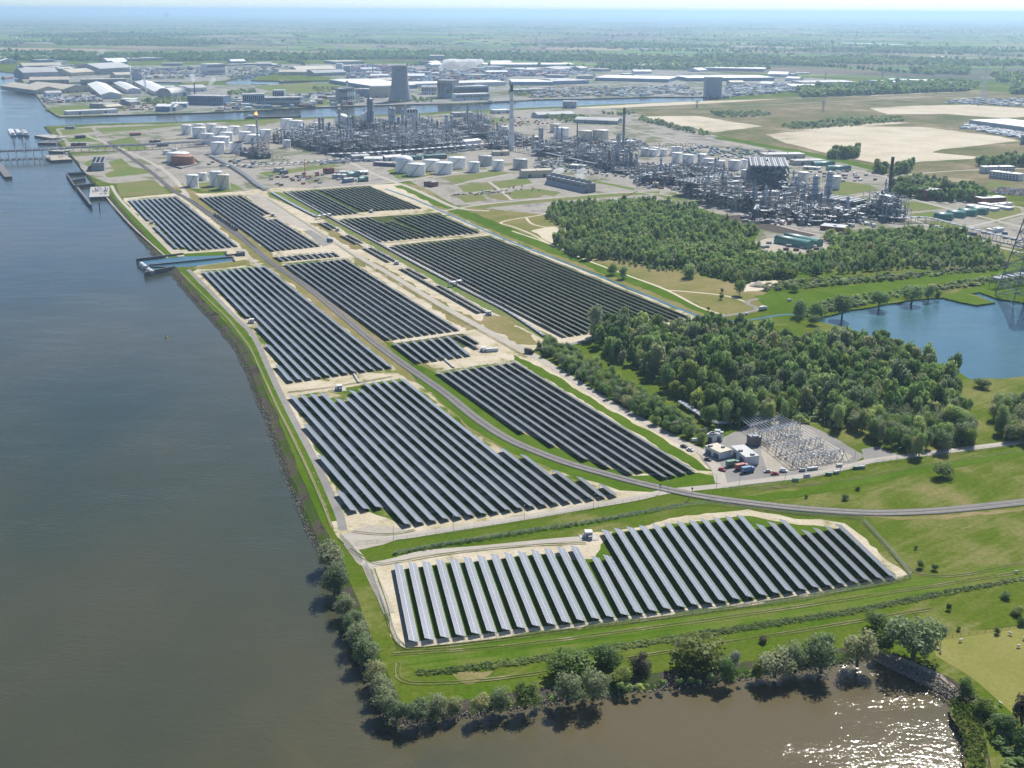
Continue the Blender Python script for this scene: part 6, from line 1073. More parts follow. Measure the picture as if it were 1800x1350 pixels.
# steam
plume("steam_plume", "large white steam plume trailing from the power station chimney", [(775, 124, 2.2, 775.5, 168), (776, 119, 5), (782, 113, 8), (791, 112, 9), (802, 113, 9.5), (814, 114, 9), (826, 112, 8), (837, 110, 6), (850, 106, 3)], .3, 1)
plume("steam_plume", "small steam plume above the far harbour", [(171, 101, 1.2, 171, 104), (172, 97, 2.5), (175, 93, 3.5), (180, 91, 4), (187, 87, 2)], .06, 2)
plume("steam_plume", "white puff from the thin black chimney", [(342, 146, 1.2, 342.5, 165), (341, 140, 3.5), (341, 134, 4.5), (343, 130, 3)], .09, 3)
plume("steam_plume", "double white puff on the factory hall", [(368, 150, 2, 370, 158), (372, 145, 4), (376, 141, 4.5), (378, 136, 3)], .08, 4)
plume("steam_plume", "faint steam drifting near the canal factory", [(548, 182, 2, 550, 184), (549, 177, 5), (551, 171, 6), (556, 166, 5)], .05, 5)
plume("steam_plume", "thin white steam above the cooling cells", [(974, 312, 3, 985, 318), (978, 303, 9), (985, 296, 11), (976, 290, 8)], .10, 6)
plume("steam_plume", "second thin steam veil above the cooling cells", [(1016, 318, 3, 1018, 326), (1018, 310, 9), (1022, 303, 10), (1028, 297, 6)], .10, 7)
# ================================================================ railway
def track(P, name, label, sleepers=True, detail=True):
    root = empty(name, (P[0].x, P[0].y, 0)); tag(root, label, "railway"); O = Vector((P[0].x, P[0].y, 0)); N = normals(P)
    b = MB()
    for i in range(len(P) - 1):
        q = []
        for j in (i, i + 1):
            for off, z in ((1.75, .3), (1.4, .6), (-1.4, .6), (-1.75, .3)): v = P[j] - O + N[j] * off; q.append((v.x, v.y, z))
        b.add(q, [(0, 1, 5, 4), (1, 2, 6, 5), (2, 3, 7, 6)], "ballast")
    b.build("ballast_bed", root)
    for s in (-1, 1):
        r = MB()
        for i in range(len(P) - 1):
            for k, w in ((0, 0),):
                a, e = P[i] - O + N[i] * s * .75, P[i + 1] - O + N[i + 1] * s * .75; r.bar(a + Vector((0, 0, .82)), e + Vector((0, 0, .82)), .12, "rail_steel")
        r.build("rail", root)
    if sleepers:
        S = resample(P, 1.3); M_ = normals(S); t = MB()
        for p, n_ in zip(S, M_):
            a = math.atan2(n_.y, n_.x); v = p - O; t.box((v.x, v.y, .66), (2.6, .32, .16), "sleeper", a)
        o = t.build("sleeper", root); o["kind"] = "stuff"
RAIL = [(190, 250), (220, 270), (265, 302), (303, 334), (333, 352), (367, 377), (417, 413), (442, 432), (477, 462), (538, 503), (597, 551), (655, 600), (713, 643), (780, 690), (836, 735), (891, 771), (947, 796), (1002, 816), (1058, 832), (1113, 847), (1169, 860), (1227, 872), (1300, 882.5), (1400, 894), (1500, 901), (1567, 902), (1667, 897), (1800, 883), (1920, 868)]
L0 = resample(smooth_line(RAIL, 6), 5.0); NN = normals(L0)
track([p + n_ * 1.85 for p, n_ in zip(L0, NN)], "railway_track", "railway track of the curved line, side toward the plant"); track([p - n_ * 1.85 for p, n_ in zip(L0, NN)], "railway_track", "railway track of the curved line, side toward the river")
side = resample(smooth_line([(333, 349), (372, 376), (412, 403), (436, 424), (452, 438)], 5), 5.0); track(side, "siding_track", "short siding track holding the dark tank wagons")
S = resample(smooth_line([(379, 380.5), (398, 393.5), (417, 407)], 4), 15.5); SN = normals(S)
for i, (p, n_) in enumerate(zip(S, SN)):
    a = math.atan2(n_.y, n_.x) + math.pi / 2; root = empty("tank_wagon", (p.x, p.y, 0), a); tag(root, f"{ordw(i)} dark tank wagon of the parked train, from the plant end", "wagon", "parked tank wagons")
    b = MB(); b.box((0, 0, 1.5), (13.5, 2.4, .4), "steel_dark"); b.build("underframe", root); b = MB(); b.tube((-5.8, 0, 3.1), (5.8, 0, 3.1), 1.45, "steel_dark" if i % 3 else "steel_grey", 14); b.build("barrel", root); b = MB(); b.cyl((0, 0, 4.4), .5, .5, .6, "steel_grey", 10); b.box((0, 0, 4.75), (4, .8, .1), "galvanised"); b.build("hatch", root)
    for x in (-4.8, -3.2, 3.2, 4.8): b = MB(); b.tube((x, -.85, 1.15), (x, .85, 1.15), .45, "rust", 10); b.build("wheelset", root)
# signal portal and level crossing gear
for i, (x, y) in enumerate(((1160, 866), (1216, 872))):
    P = G(x, y); root = empty("signal_post", P); tag(root, ("slim signal post at the level crossing, river side", "slim signal post at the level crossing, switchyard side")[i], "signal"); b = MB(); b.cyl((0, 0, 0), .12, .1, 5, "galvanised", 8); b.build("post", root); b = MB(); b.box((0, -.2, 4.6), (.9, .3, 1.1), "dark_paint"); b.build("signal_head", root)

# ================================================================ transformer cabins
CAB = [(1035, 946, .1, "in the fenced front block"), (597, 686, .25, "in the sandy gap between the fields"), (443, 568, .3, "at the dyke road beside the lone outer row"), (267, 393.5, .3, "beside the far riverside field"), (480, 380, .3, "between the cut-off rows beyond the wagons"), (594, 406, .3, "at the first corridor gap"), (698, 465, .3, "at the second corridor gap"), (860, 554, .3, "at the end of the long corridor row"), (653, 374, .3, "below the farthest solar block"), (851, 618, .25, "beside the white container")]
for i, (x, y, a, wh) in enumerate(CAB):
    P = G(x, y); root = empty("transformer_cabin", P, a); tag(root, f"white transformer cabin {wh}", "cabin", "white transformer cabins"); b = MB(); b.box((0, .5, .15), (9, 6.5, .3), "concrete"); b.build("pad", root); b = MB(); b.box((0, 1.2, 1.8), (3.6, 3.2, 3.0), "white_paint"); b.build("housing", root); b = MB(); b.box((0, 1.2, 3.38), (3.8, 3.4, .16), "roof_white"); b.build("roof", root)
    for k in (-.9, .9): b = MB(); b.box((k, -.43, 1.6), (1.3, .06, 2.2), "wall_grey"); do = b.build("door", root); b = MB(); b.box((k + .45, -.5, 1.6), (.08, .08, .5), "steel_dark"); b.build("handle", do)
    b = MB(); b.box((.4, -1.7, 1.2), (2.0, 1.4, 1.8), "tank_grey"); [b.box((.4 + q * .4, -2.5, 1.2), (.1, .4, 1.4), "steel_grey") for q in (-2, -1, 0, 1, 2)]; b.build("transformer", root); b = MB(); b.box((-2.6, .4, 1.2), (.9, 1.2, 1.8), "wall_grey"); b.build("switch_box", root)
b = container_mesh("wall_white", 12.2); o = link("office_container", b, None, G(862, 618), .25); tag(o, "long white container on the pad beside the short field", "container")
for i, (a, b_) in enumerate((((622, 659), (632, 676)), ((782, 634), (798, 648)), ((628, 428), (640, 436)))): pipe_rack([a, b_], 1.2, .4, f"white cable trough {('between the two riverside fields', 'above the curve field', 'in the corridor gap')[i]}", 3, 4, "cable_trough", "wall_white", r0=.2)

# ================================================================ switchyard and its houses
bldg("switch_house", "low white flat house with stained roof by the concrete road", (1239, 796), (1265, 808.5), (1253, 788), 4.2, "wall_white", "roof_beige", win=0, doors=2); bldg("switch_house", "white flat house with dark roof beside the lorries", (1284, 799), (1310, 819), (1304, 794), 5.0, "wall_white", "roof_grey", doors=2)
bldg("equipment_hut", "small white hut at the pipe bridge", (1242, 776), (1254, 779), 6, 4.5, "wall_white", "roof_white", doors=1); bldg("equipment_hut", "white equipment skid next to the small white hut", (1257, 775), (1270, 776), 6, 4.0, "wall_white", "roof_grey", doors=1); bldg("equipment_hut", "dark grey relay hut under the gantry", (1323, 785), (1337, 783), 7, 5.0, "concrete_dark", "steel_dark", doors=1)
A, B2, C2 = G(1300, 749), G(1354, 733), G(1400, 828); D2 = G(1492, 812); root = empty("switchyard", (A.x, A.y, 0)); tag(root, "switchyard of parallel silver busbars on gantries beside the wood", "switchyard"); O = Vector((A.x, A.y, 0)); n = 13
for k in range(n):
    t = k / (n - 1); a, e = A.lerp(B2, t) - O, C2.lerp(D2, t) - O; b = MB(); U5 = Vector((0, 0, 5.2)); m1 = a.lerp(e, .93); b.bar(a + U5, m1 + U5, .36, "wall_white"); b.bar(m1 + U5, e + Vector((0, 0, .3)), .36, "wall_white"); b.build("busbar", root)
for j, t in enumerate((0, .18, .36, .40, .66, .93)):
    a, e = A.lerp(C2, t) - O, B2.lerp(D2, t) - O; b = MB(); z = 5.0 if j not in (2, 3) else 6.6; b.bar(a + Vector((0, 0, z)), e + Vector((0, 0, z)), .4, "wall_white"); b.bar(a + Vector((0, 0, z + .9)), e + Vector((0, 0, z + .9)), .25, "silver_clad")
    for k in range(9): q = a.lerp(e, k / 8); b.bar(q, q + Vector((0, 0, z)), .3, "galvanised"); b.bar(q + Vector((0, 0, z)), a.lerp(e, min(1, (k + .5) / 8)) + Vector((0, 0, z + .9)), .2, "galvanised")
    b.build("gantry", root)
rr = random.Random(9); b = MB()
for k in range(210):
    t, u = rr.uniform(.36, .95), rr.random(); p = A.lerp(C2, t).lerp(B2.lerp(D2, t), u) - O; h = rr.uniform(1.5, 4.6); b.cyl((p.x, p.y, 0), .16, .16, h, rr.choice(("galvanised", "silver_clad", "galvanised", "wall_white")), 6)
    if rr.random() < .5: b.box((p.x, p.y, h), (rr.uniform(.6, 2.0), rr.uniform(.4, .9), .5), rr.choice(("wall_white", "steel_grey", "silver_clad", "galvanised")), rr.uniform(0, 3))
b.build("switchgear", root)["kind"] = "stuff"
# vehicles near the switchyard
def lorry(x, y, rz, m_, label, cat="lorry"):
    root = empty("lorry", G(x, y, .12), rz); tag(root, label, cat); b = MB(); b.box((0, 0, .75), (8, 2.2, .3), "steel_dark"); b.build("chassis", root); b = MB(); b.box((3.1, 0, 1.9), (1.8, 2.3, 2.1), m_); b.build("cab", root); cabo = root.children[-1]; b = MB(); b.box((4.02, 0, 2.3), (.06, 1.9, .8), "window_dark"); b.build("windscreen", cabo); b = MB(); b.box((-1, 0, 2.3), (5.8, 2.4, 2.6), m_); b.build("body", root)
    for k in (-2.8, -1.5, 2.9):
        for s in (-1, 1): b = MB(); b.tube((k, s * .9, .5), (k, s * 1.15, .5), .5, "rubber", 10); b.build("wheel", root)
lorry(1287, 819, .4, "green_paint", "green box lorry beside the white switch house"); lorry(1303, 825, .4, "red_paint", "red box lorry between the green and the blue one"); lorry(1314, 830, .4, "blue_paint", "blue box lorry at the end of the lorry line"); lorry(930, 621, -.7, "dark_paint", "dark lorry on the concrete road at the wood corner"); lorry(580, 425, -.6, "blue_paint", "blue tractor unit on the dark lot beside the far fields"); lorry(1341, 545, .5, "wall_white", "white lorry at the ditch bridge by the lake", "lorry")
def near_car(x, y, rz, m_, label, van=False):
    root = empty("car", G(x, y, .12), rz); tag(root, label, "van" if van else "car"); b = MB(); b.box((0, 0, .65), (4.6, 1.8, .65), m_); b.build("body", root); b = MB(); b.box((-.2 if not van else -.4, 0, 1.25 if not van else 1.5), (2.5, 1.6, .6) if not van else (3.6, 1.75, 1.1), m_ if van else "window_dark", 0, .82); b.build("cabin", root)
    b = MB(); b.box((-.2, 0, 1.57 if not van else 2.06), (1.9, 1.28, .05), m_); b.build("roof", root)
    for k in (-1.4, 1.4):
        for s in (-1, 1): b = MB(); b.tube((k, s * .75, .34), (k, s * .93, .34), .34, "rubber", 10); wo = b.build("wheel", root); b = MB(); b.tube((k, s * .9, .34), (k, s * .95, .34), .2, "car_silver", 8); b.build("rim", wo)
for t in ((1213, 792, -.7, "car_white", "white car parked beside the concrete road"), (1202, 786, -.7, "dark_paint", "dark car parked ahead of the white car on the concrete road"), (1244, 809, -.7, "dark_paint", "dark car parked beside the stained-roof house"), (1269, 827, -.8, "car_red", "dark red car parked on the road bend"), (1377, 829, -.3, "car_white", "white van parked under the gantry end", True), (1222, 776, .1, "car_white", "white van beside the small white hut", True), (1362, 834, .1, "car_red", "small orange-red car by the gantry end"), (1350, 830, .1, "car_silver", "silver car by the gantry end"), (1312, 553, .4, "car_white", "white car at the fork beside the ditch bridge"), (1388, 529, .3, "car_white", "white van on the meadow bank by the lake", True)): near_car(*t)
for i, (x, y) in enumerate(((1410, 828), (1424, 826), (1432, 825), (1475, 820), (1504, 824), (1515, 823), (1456, 835), (1470, 832), (1398, 845), (1418, 838))): o = link("equipment_box", CONT[rng.choice(("wall_grey", "green_paint", "tank_grey"))], None, G(x, y, .1), rng.uniform(0, .3)); o.scale = (.55, .6, .6); tag(o, f"{ORD[i]} small dark roadside box along the switchyard road, from the river", "box", "boxes along the switchyard road")
# ================================================================ fences, lamp posts, gate
def fence(px, label, step=3.0, h=2.2, mat="fence_wire", wires=7, name="wire_fence", gone=()):
    P = []
    for i in range(len(px) - 1): P += [G(*px[i]).lerp(G(*px[i + 1]), k / 12) for k in range(12)]
    P.append(G(*px[-1])); Q = resample(P, step); root = empty(name, (Q[0].x, Q[0].y, 0)); tag(root, label, "fence"); O = Q[0]; b = MB()
    for q in Q: v = q - O; b.bar((v.x, v.y, 0), (v.x, v.y, h), .12, mat)
    o = b.build("post", root); o["kind"] = "stuff"; b = MB()
    for k in range(wires):
        z = h * (k + 1) / wires
        for i in range(len(Q) - 1): b.bar(Q[i] - O + Vector((0, 0, z)), Q[i + 1] - O + Vector((0, 0, z)), .05 if k < wires - 1 else .09, mat)
    b.build("wire", root)
fence([(643, 992), (660, 1030), (680, 1080), (704, 1140), (1075, 1098), (1400, 1056), (1604, 1016), (1560, 962), (1513, 912)], "wire fence around the front solar block, three open sides", 3.5, 2.3, "fence_wire", 8); fence([(1513, 912), (1420, 906), (1330, 895), (1240, 886), (1200, 890), (1060, 916), (900, 940), (760, 962), (690, 976)], "wire fence along the ditch behind the front block", 4, 2.0)
fence([(598, 945), (618, 965), (638, 990)], "green gate fence at the corner of the gravel yard", 2.0, 2.4, "fence_green", 9, "gate_fence"); fence([(1645, 1124), (1700, 1116), (1760, 1107), (1850, 1093)], "low post fence at the top of the sheep pasture", 4, 1.2, "timber", 3, "post_fence")
fence([(610, 960), (800, 936), (1000, 903), (1160, 872)], "thin fence below the cross road", 5, 1.6, "fence_wire", 3); fence([(1270, 862), (1400, 848), (1540, 815), (1700, 795), (1800, 783)], "thin fence beside the switchyard road", 5, 2.0, "fence_wire", 4); fence([(316, 480), (400, 562), (441, 616), (485, 713), (541, 828), (586, 934)], "thin fence along the dyke path", 6, 1.3, "fence_wire", 3)
LAMPS = [(692, 950), (797, 935), (922, 912), (1043, 894), (1174, 868), (1259, 858), (1300, 850), (1380, 842), (1477, 830), (1576, 810), (1670, 800), (1762, 788), (1448, 755), (1503, 805), (1600, 800)]
for i, (x, y) in enumerate(LAMPS):
    root = empty("lamp_post", G(x, y), rng.uniform(0, 6)); tag(root, f"{ORD[i]} thin lamp post along the cross road from the river", "lamp post", "lamp posts along the cross road"); b = MB(); b.cyl((0, 0, 0), .12, .07, 8, "galvanised", 8); b.build("post", root); b = MB(); b.tube((0, 0, 8), (1.2, 0, 8.2), .06, "galvanised", 6); b.build("arm", root); b = MB(); b.box((1.4, 0, 8.2), (.8, .3, .15), "wall_grey"); b.build("lamp_head", root)
for i in range(22):      # marker posts on the dyke verge
    t = i / 21; p = smooth_line([(331, 470), (416, 557), (452, 600), (480, 660), (520, 745), (572, 850), (590, 900)], 6); q = p[int(t * (len(p) - 1))]; b = MB(); b.box((0, 0, .5), (.35, .35, 1.0), "white_paint"); b.box((0, 0, 1.06), (.6, .6, .12), "wall_grey"); o = b.build("marker_post", None, (q.x - 4.2, q.y, 0)); tag(o, f"{ordw(i)} white marker post along the dyke road, from the intake", "post", "marker posts along the dyke road")
b = MB(); b.lathe((0, 0, WATER_Z), [(.9, -.3), (1.0, .6), (.25, 1.2), (.2, 3.2), (.5, 3.4), (.01, 4.2)], "yellow_paint", 12); tag(b.build("buoy", None, Vector((*G(292, 594, WATER_Z)[:2], 0))), "small yellow buoy alone on the river", "buoy")
# sheep
def sheep_mesh():
    b = MB(); b.lathe((0, 0, 0), [(.01, 0), (.01, 0)], "wool", 8); 
    prof = [(-.62, .02, .72), (-.5, .26, .74), (-.2, .34, .72), (.2, .33, .74), (.45, .26, .78), (.6, .15, .92), (.78, .13, 1.0), (.95, .08, .95), (1.02, .02, .93)]; vs = []
    for x, r, z in prof: vs += [(x, r * math.cos(6.283 * k / 10), z + r * math.sin(6.283 * k / 10)) for k in range(10)]
    b.add(vs, [(j * 10 + i, j * 10 + (i + 1) % 10, (j + 1) * 10 + (i + 1) % 10, (j + 1) * 10 + i) for j in range(len(prof) - 1) for i in range(10)], "wool", True)
    for x in (-.4, .38):
        for y in (-.15, .15): b.tube((x, y, .5), (x + .03, y, .25), .075, "wool", 6, .05); b.tube((x + .03, y, .25), (x, y, 0), .05, "wool", 6, .04)
    for y in (-.12, .12): b.tube((.76, y * .6, 1.06), (.7, y * 1.6, 1.08), .05, "wool", 5, .01)
    return b.mesh("sheep")
SH = sheep_mesh()
for i, (x, y, a) in enumerate(((1688, 1128, .3), (1653, 1147, 1.6), (1776, 1116, 2.5), (1800, 1124, 1), (1790, 1138, .2), (1786, 1007, 0), (1759, 1240, 2.0))): o = link("sheep", SH, None, G(x, y, .13), a); o.scale = (1.3,) * 3; tag(o, f"{('white sheep near the pasture fence end', 'white sheep standing by the bushy pasture edge', 'white sheep below the pasture fence', 'white sheep at the frame edge of the pasture', 'lone sheep lower on the open pasture', 'white sheep up on the far meadow', 'sheep at the bottom of the pasture by the hedge')[i]}", "sheep", "sheep on the pasture")
# slipway timbers and stones
b = MB(); rs = random.Random(8)
for k in range(900):
    t, u = rs.random(), rs.random(); p = G(1540, 1156).lerp(G(1668, 1226), t) + Vector((rs.uniform(0, 9), rs.uniform(-1, 4), 0)); stone(b, (p.x, p.y, -.4 + rs.uniform(-.6, .3)), rs.uniform(.2, .6), rs)
tag(b.build("slipway_rubble"), kind="stuff")
# sand heaps
for i, (x, y, w, h) in enumerate(((1334, 503, 34, 9), (1003, 410, 40, 6))):
    P = G(x, y); s = mpp(P); b = MB(); n = 20; rg = random.Random(i); prof = []
    for q in (1, .8, .6, .4, .2, .02): prof.append([(w * s * .5 * q * rg.uniform(.85, 1.12) * math.cos(6.283 * k / n), w * s * .4 * q * rg.uniform(.85, 1.12) * math.sin(6.283 * k / n), h * s * (1 - q) ** .8 * rg.uniform(.85, 1.1)) for k in range(n)])
    b.add([v for r_2 in prof for v in r_2], [(j * n + k, j * n + (k + 1) % n, (j + 1) * n + (k + 1) % n, (j + 1) * n + k) for j in range(5) for k in range(n)], "sand", True); tag(b.build("sand_heap", None, (P.x, P.y, .2)), ("pale sand heap at the edge of the yellow-green wood", "low sand mound in the clearing of the upper wood")[i], "sand heap")

# ================================================================ intake, jetties, barges
def wall_line(px, h, t, mat, name, label, z0=-3.5):
    root = MB(); P = [G(*p) for p in px]
    for a, e in zip(P, P[1:]):
        d = e - a; c = (a + e) / 2; root.box((c.x, c.y, (h + z0) / 2), (d.length + t * .5, t, h - z0), mat, math.atan2(d.y, d.x))
        root.box((c.x, c.y, h + .1), (d.length + t * .5, t + .3, .24), "concrete_dark", math.atan2(d.y, d.x))
    return tag(root.build(name), label, "wall")
patch("intake_water", [(243, 460), (322, 450.5), (396, 449), (412, 453), (410, 459), (345, 468), (308, 470), (262, 476)], "lake_water", .28)
patch("intake_grass", [(322, 446), (400, 441), (398, 449), (325, 451)], "lush_grass", .3, .3, 4); patch("intake_grass", [(330, 472), (365, 466), (412, 459), (432, 456), (440, 462), (420, 468), (370, 474)], "dry_grass", .22, .4, 4)
wall_line([(240, 458), (322, 447.5)], 1.8, 1.0, "concrete_dark", "quay_wall", "dark intake wall on the plant side of the channel"); wall_line([(254, 482), (307, 470.5)], 1.8, 1.0, "concrete_dark", "quay_wall", "dark intake wall on the near side of the channel"); wall_line([(262, 467.5), (330, 461), (408, 453)], 1.4, .8, "concrete_dark", "quay_wall", "long dividing wall down the middle of the intake channel"); wall_line([(265, 470), (304, 472)], 1.2, .8, "concrete_dark", "quay_wall", "short slanting wall inside the intake mouth")
wall_line([(397, 443), (399, 450), (420, 448)], 1.5, 1.0, "concrete_dark", "quay_wall", "dark wing wall at the inner end of the intake"); wall_line([(410, 453), (412, 460)], 1.5, 1.0, "concrete_dark", "quay_wall", "short end wall closing the intake channel")
bldg("pump_house", "low dark pump house at the inner end of the intake", (418, 450.5), (431, 449.5), 8, 3, "concrete_dark", "steel_dark")
for i, (a, b_) in enumerate((((243, 464), (252, 471)), ((255, 474), (264, 480)))):
    A, rz, w, d = frame3(a, b_, 5, 0); root = empty("intake_gate", A, rz); tag(root, ("white curved intake gate, farther from the camera", "white curved intake gate, nearer one of the pair")[i], "gate"); b = MB(); vs = []; n = 8
    for x in (0, w):
        for k in range(n + 1): t = math.pi * .5 * k / n; vs.append((x, 4 * (1 - math.cos(t)), -2.5 + 4.6 * math.sin(t)))
    b.add(vs, [(k, k + 1, n + 2 + k, n + 1 + k) for k in range(n)], "white_paint", True); b.build("gate_leaf", root)
    for x in (0, w / 2, w): q = MB(); q.box((x, 2, -.6), (.7, 4.5, 4.5), "concrete"); q.build("pier", root)
def platform(p0, p1, p3, h, name, label, mat="concrete", clutter=0, z0=-4):
    A, rz, w, d = frame3(p0, p1, p3); root = empty(name, A, rz); tag(root, label, "jetty"); b = MB(); b.box((w / 2, d / 2, h - .4), (w, d, .8), mat); b.build("deck", root); b = MB(); b.box((w / 2, d / 2, (z0 + h - .8) / 2), (w * .99, d * .99, h - .8 - z0), "concrete_dark"); b.build("sheet_piling", root); r = random.Random(label)
    for k in range(clutter): q = MB(); x, y = r.uniform(.05, .95) * w, r.uniform(.1, .9) * d; q.tube((x, y, h), (x, y, h + r.uniform(2, 7)), .4, "steel_grey", 6); q.tube((x, y, h + 2), (min(w, x + r.uniform(4, 14)), y, h + 2), .4, "silver_clad", 6); q.build("loading_arm", root)
    return root
platform((157, 348), (192, 346.5), (138, 331), 1.2, "loading_jetty", "concrete loading jetty with pipework below the fan cooler", "concrete", 14); wall_line([(136, 331), (160, 362)], 2.0, 2.5, "concrete_dark", "quay_wall", "long dark mooring wall in front of the loading jetty"); wall_line([(117, 306), (148, 304)], 1.6, 1.2, "concrete_dark", "quay_wall", "dark sheet pile wall of the small basin, far side"); wall_line([(117, 306), (131, 328), (166, 324)], 1.6, 1.2, "concrete_dark", "quay_wall", "dark sheet pile wall of the small basin, river side"); wall_line([(127, 318), (150, 314)], 1.0, 1.0, "concrete_dark", "quay_wall", "dividing wall inside the small basin")
platform((60, 239), (92, 244), (57, 232), 1.2, "loading_jetty", "small jetty platform behind the moored barges", "concrete", 4); platform((66, 252), (98, 252), (64, 247), 1.0, "loading_jetty", "jetty platform with parked gear above the pipe bridge", "concrete_dark", 8); platform((85, 266), (110, 267), (84, 262), 1.0, "loading_jetty", "short jetty platform next to the pipe bridge", "concrete", 3); platform((-12, 286), (8, 312), (-22, 290), 1.0, "mooring_pier", "dark mooring pier reaching in from the frame edge", "concrete_dark", 0); platform((90, 283), (127, 281), (92, 274), 1.2, "loading_jetty", "sandy jetty head beneath the pipe bridge", "gravel", 3)
for i, (x, y) in enumerate(((25, 254), (40, 250), (45, 258), (175, 365), (176.5, 222), (217, 221), (250, 220), (311, 218))): b = MB(); b.cyl((0, 0, -5), .8, .8, 10, "concrete_dark", 10); b.cyl((0, 0, 5), 1.3, 1.3, .5, "steel_grey", 10); tag(b.build("mooring_pile", None, Vector((*G(x, y, WATER_Z)[:2], 0))), f"{ORD[i]} dark mooring pile standing in the water", "pile", "mooring piles")
def barge(p0, p1, beam, label, hull, deck, house=True, cargo=None, name="barge"):
    A, B = G(p0[0], p0[1], WATER_Z), G(p1[0], p1[1], WATER_Z); d = B - A; L = d.length; root = empty(name, A, math.atan2(d.y, d.x)); tag(root, label, "barge"); b = MB(); w = beam / 2
    V = [(0, -w, 0), (L * .9, -w, 0), (L, 0, 0), (L * .9, w, 0), (0, w, 0)]; V2 = [(x, y, 3.0 + (.8 if x > L * .85 else 0)) for x, y, z in V]; b.add(V + V2, [(0, 1, 6, 5), (1, 2, 7, 6), (2, 3, 8, 7), (3, 4, 9, 8), (4, 0, 5, 9)], hull); b.build("hull", root); b = MB(); b.add([(x, y, z - .2) for x, y, z in V2], [(0, 1, 2, 3, 4)], deck); b.build("deck", root)
    if house: b = MB(); b.box((L * .1, 0, 5.2), (L * .1, beam * .7, 4.4), "white_paint"); b.build("wheelhouse", root); b = MB(); b.box((L * .1, 0, 6.4), (L * .102, beam * .72, .9), "window_dark"); b.build("window", root)
    for k in range(4): q = MB(); q.box((L * (.28 + .16 * k), 0, 3.2), (L * .13, beam * .6, .9), cargo or deck); q.build("hatch", root)
barge((24, 240), (18.5, 229), 11, "white tank barge nearest the open river", "blue_paint", "wall_white"); barge((36, 239.5), (29, 228), 11, "pale blue tank barge in the middle of the moored three", "blue_paint", "wall_blue", True, "wall_white"); barge((47, 240), (41, 230), 10, "grey barge beside the jetty of the moored three", "steel_dark", "wall_grey"); barge((431, 208), (529, 206.5), 15, "long dark barge moored in the canal", "dark_paint", "steel_dark", True, "rust"); barge((856, 180.5), (908, 179), 12, "dark ship moored at the power station quay", "dark_paint", "steel_grey"); barge((5, 138), (22, 136), 14, "red hulled ship at the harbour mouth", "red_paint", "wall_grey"); barge((441, 150.5), (470, 150), 12, "dark ship in the inner basin", "dark_paint", "rust"); barge((490, 145.5), (545, 144), 12, "rusty barge along the inner basin quay", "dark_paint", "rust"); barge((122, 276), (82, 278), 8, "small workboat under the pipe bridge", "dark_paint", "wall_white")

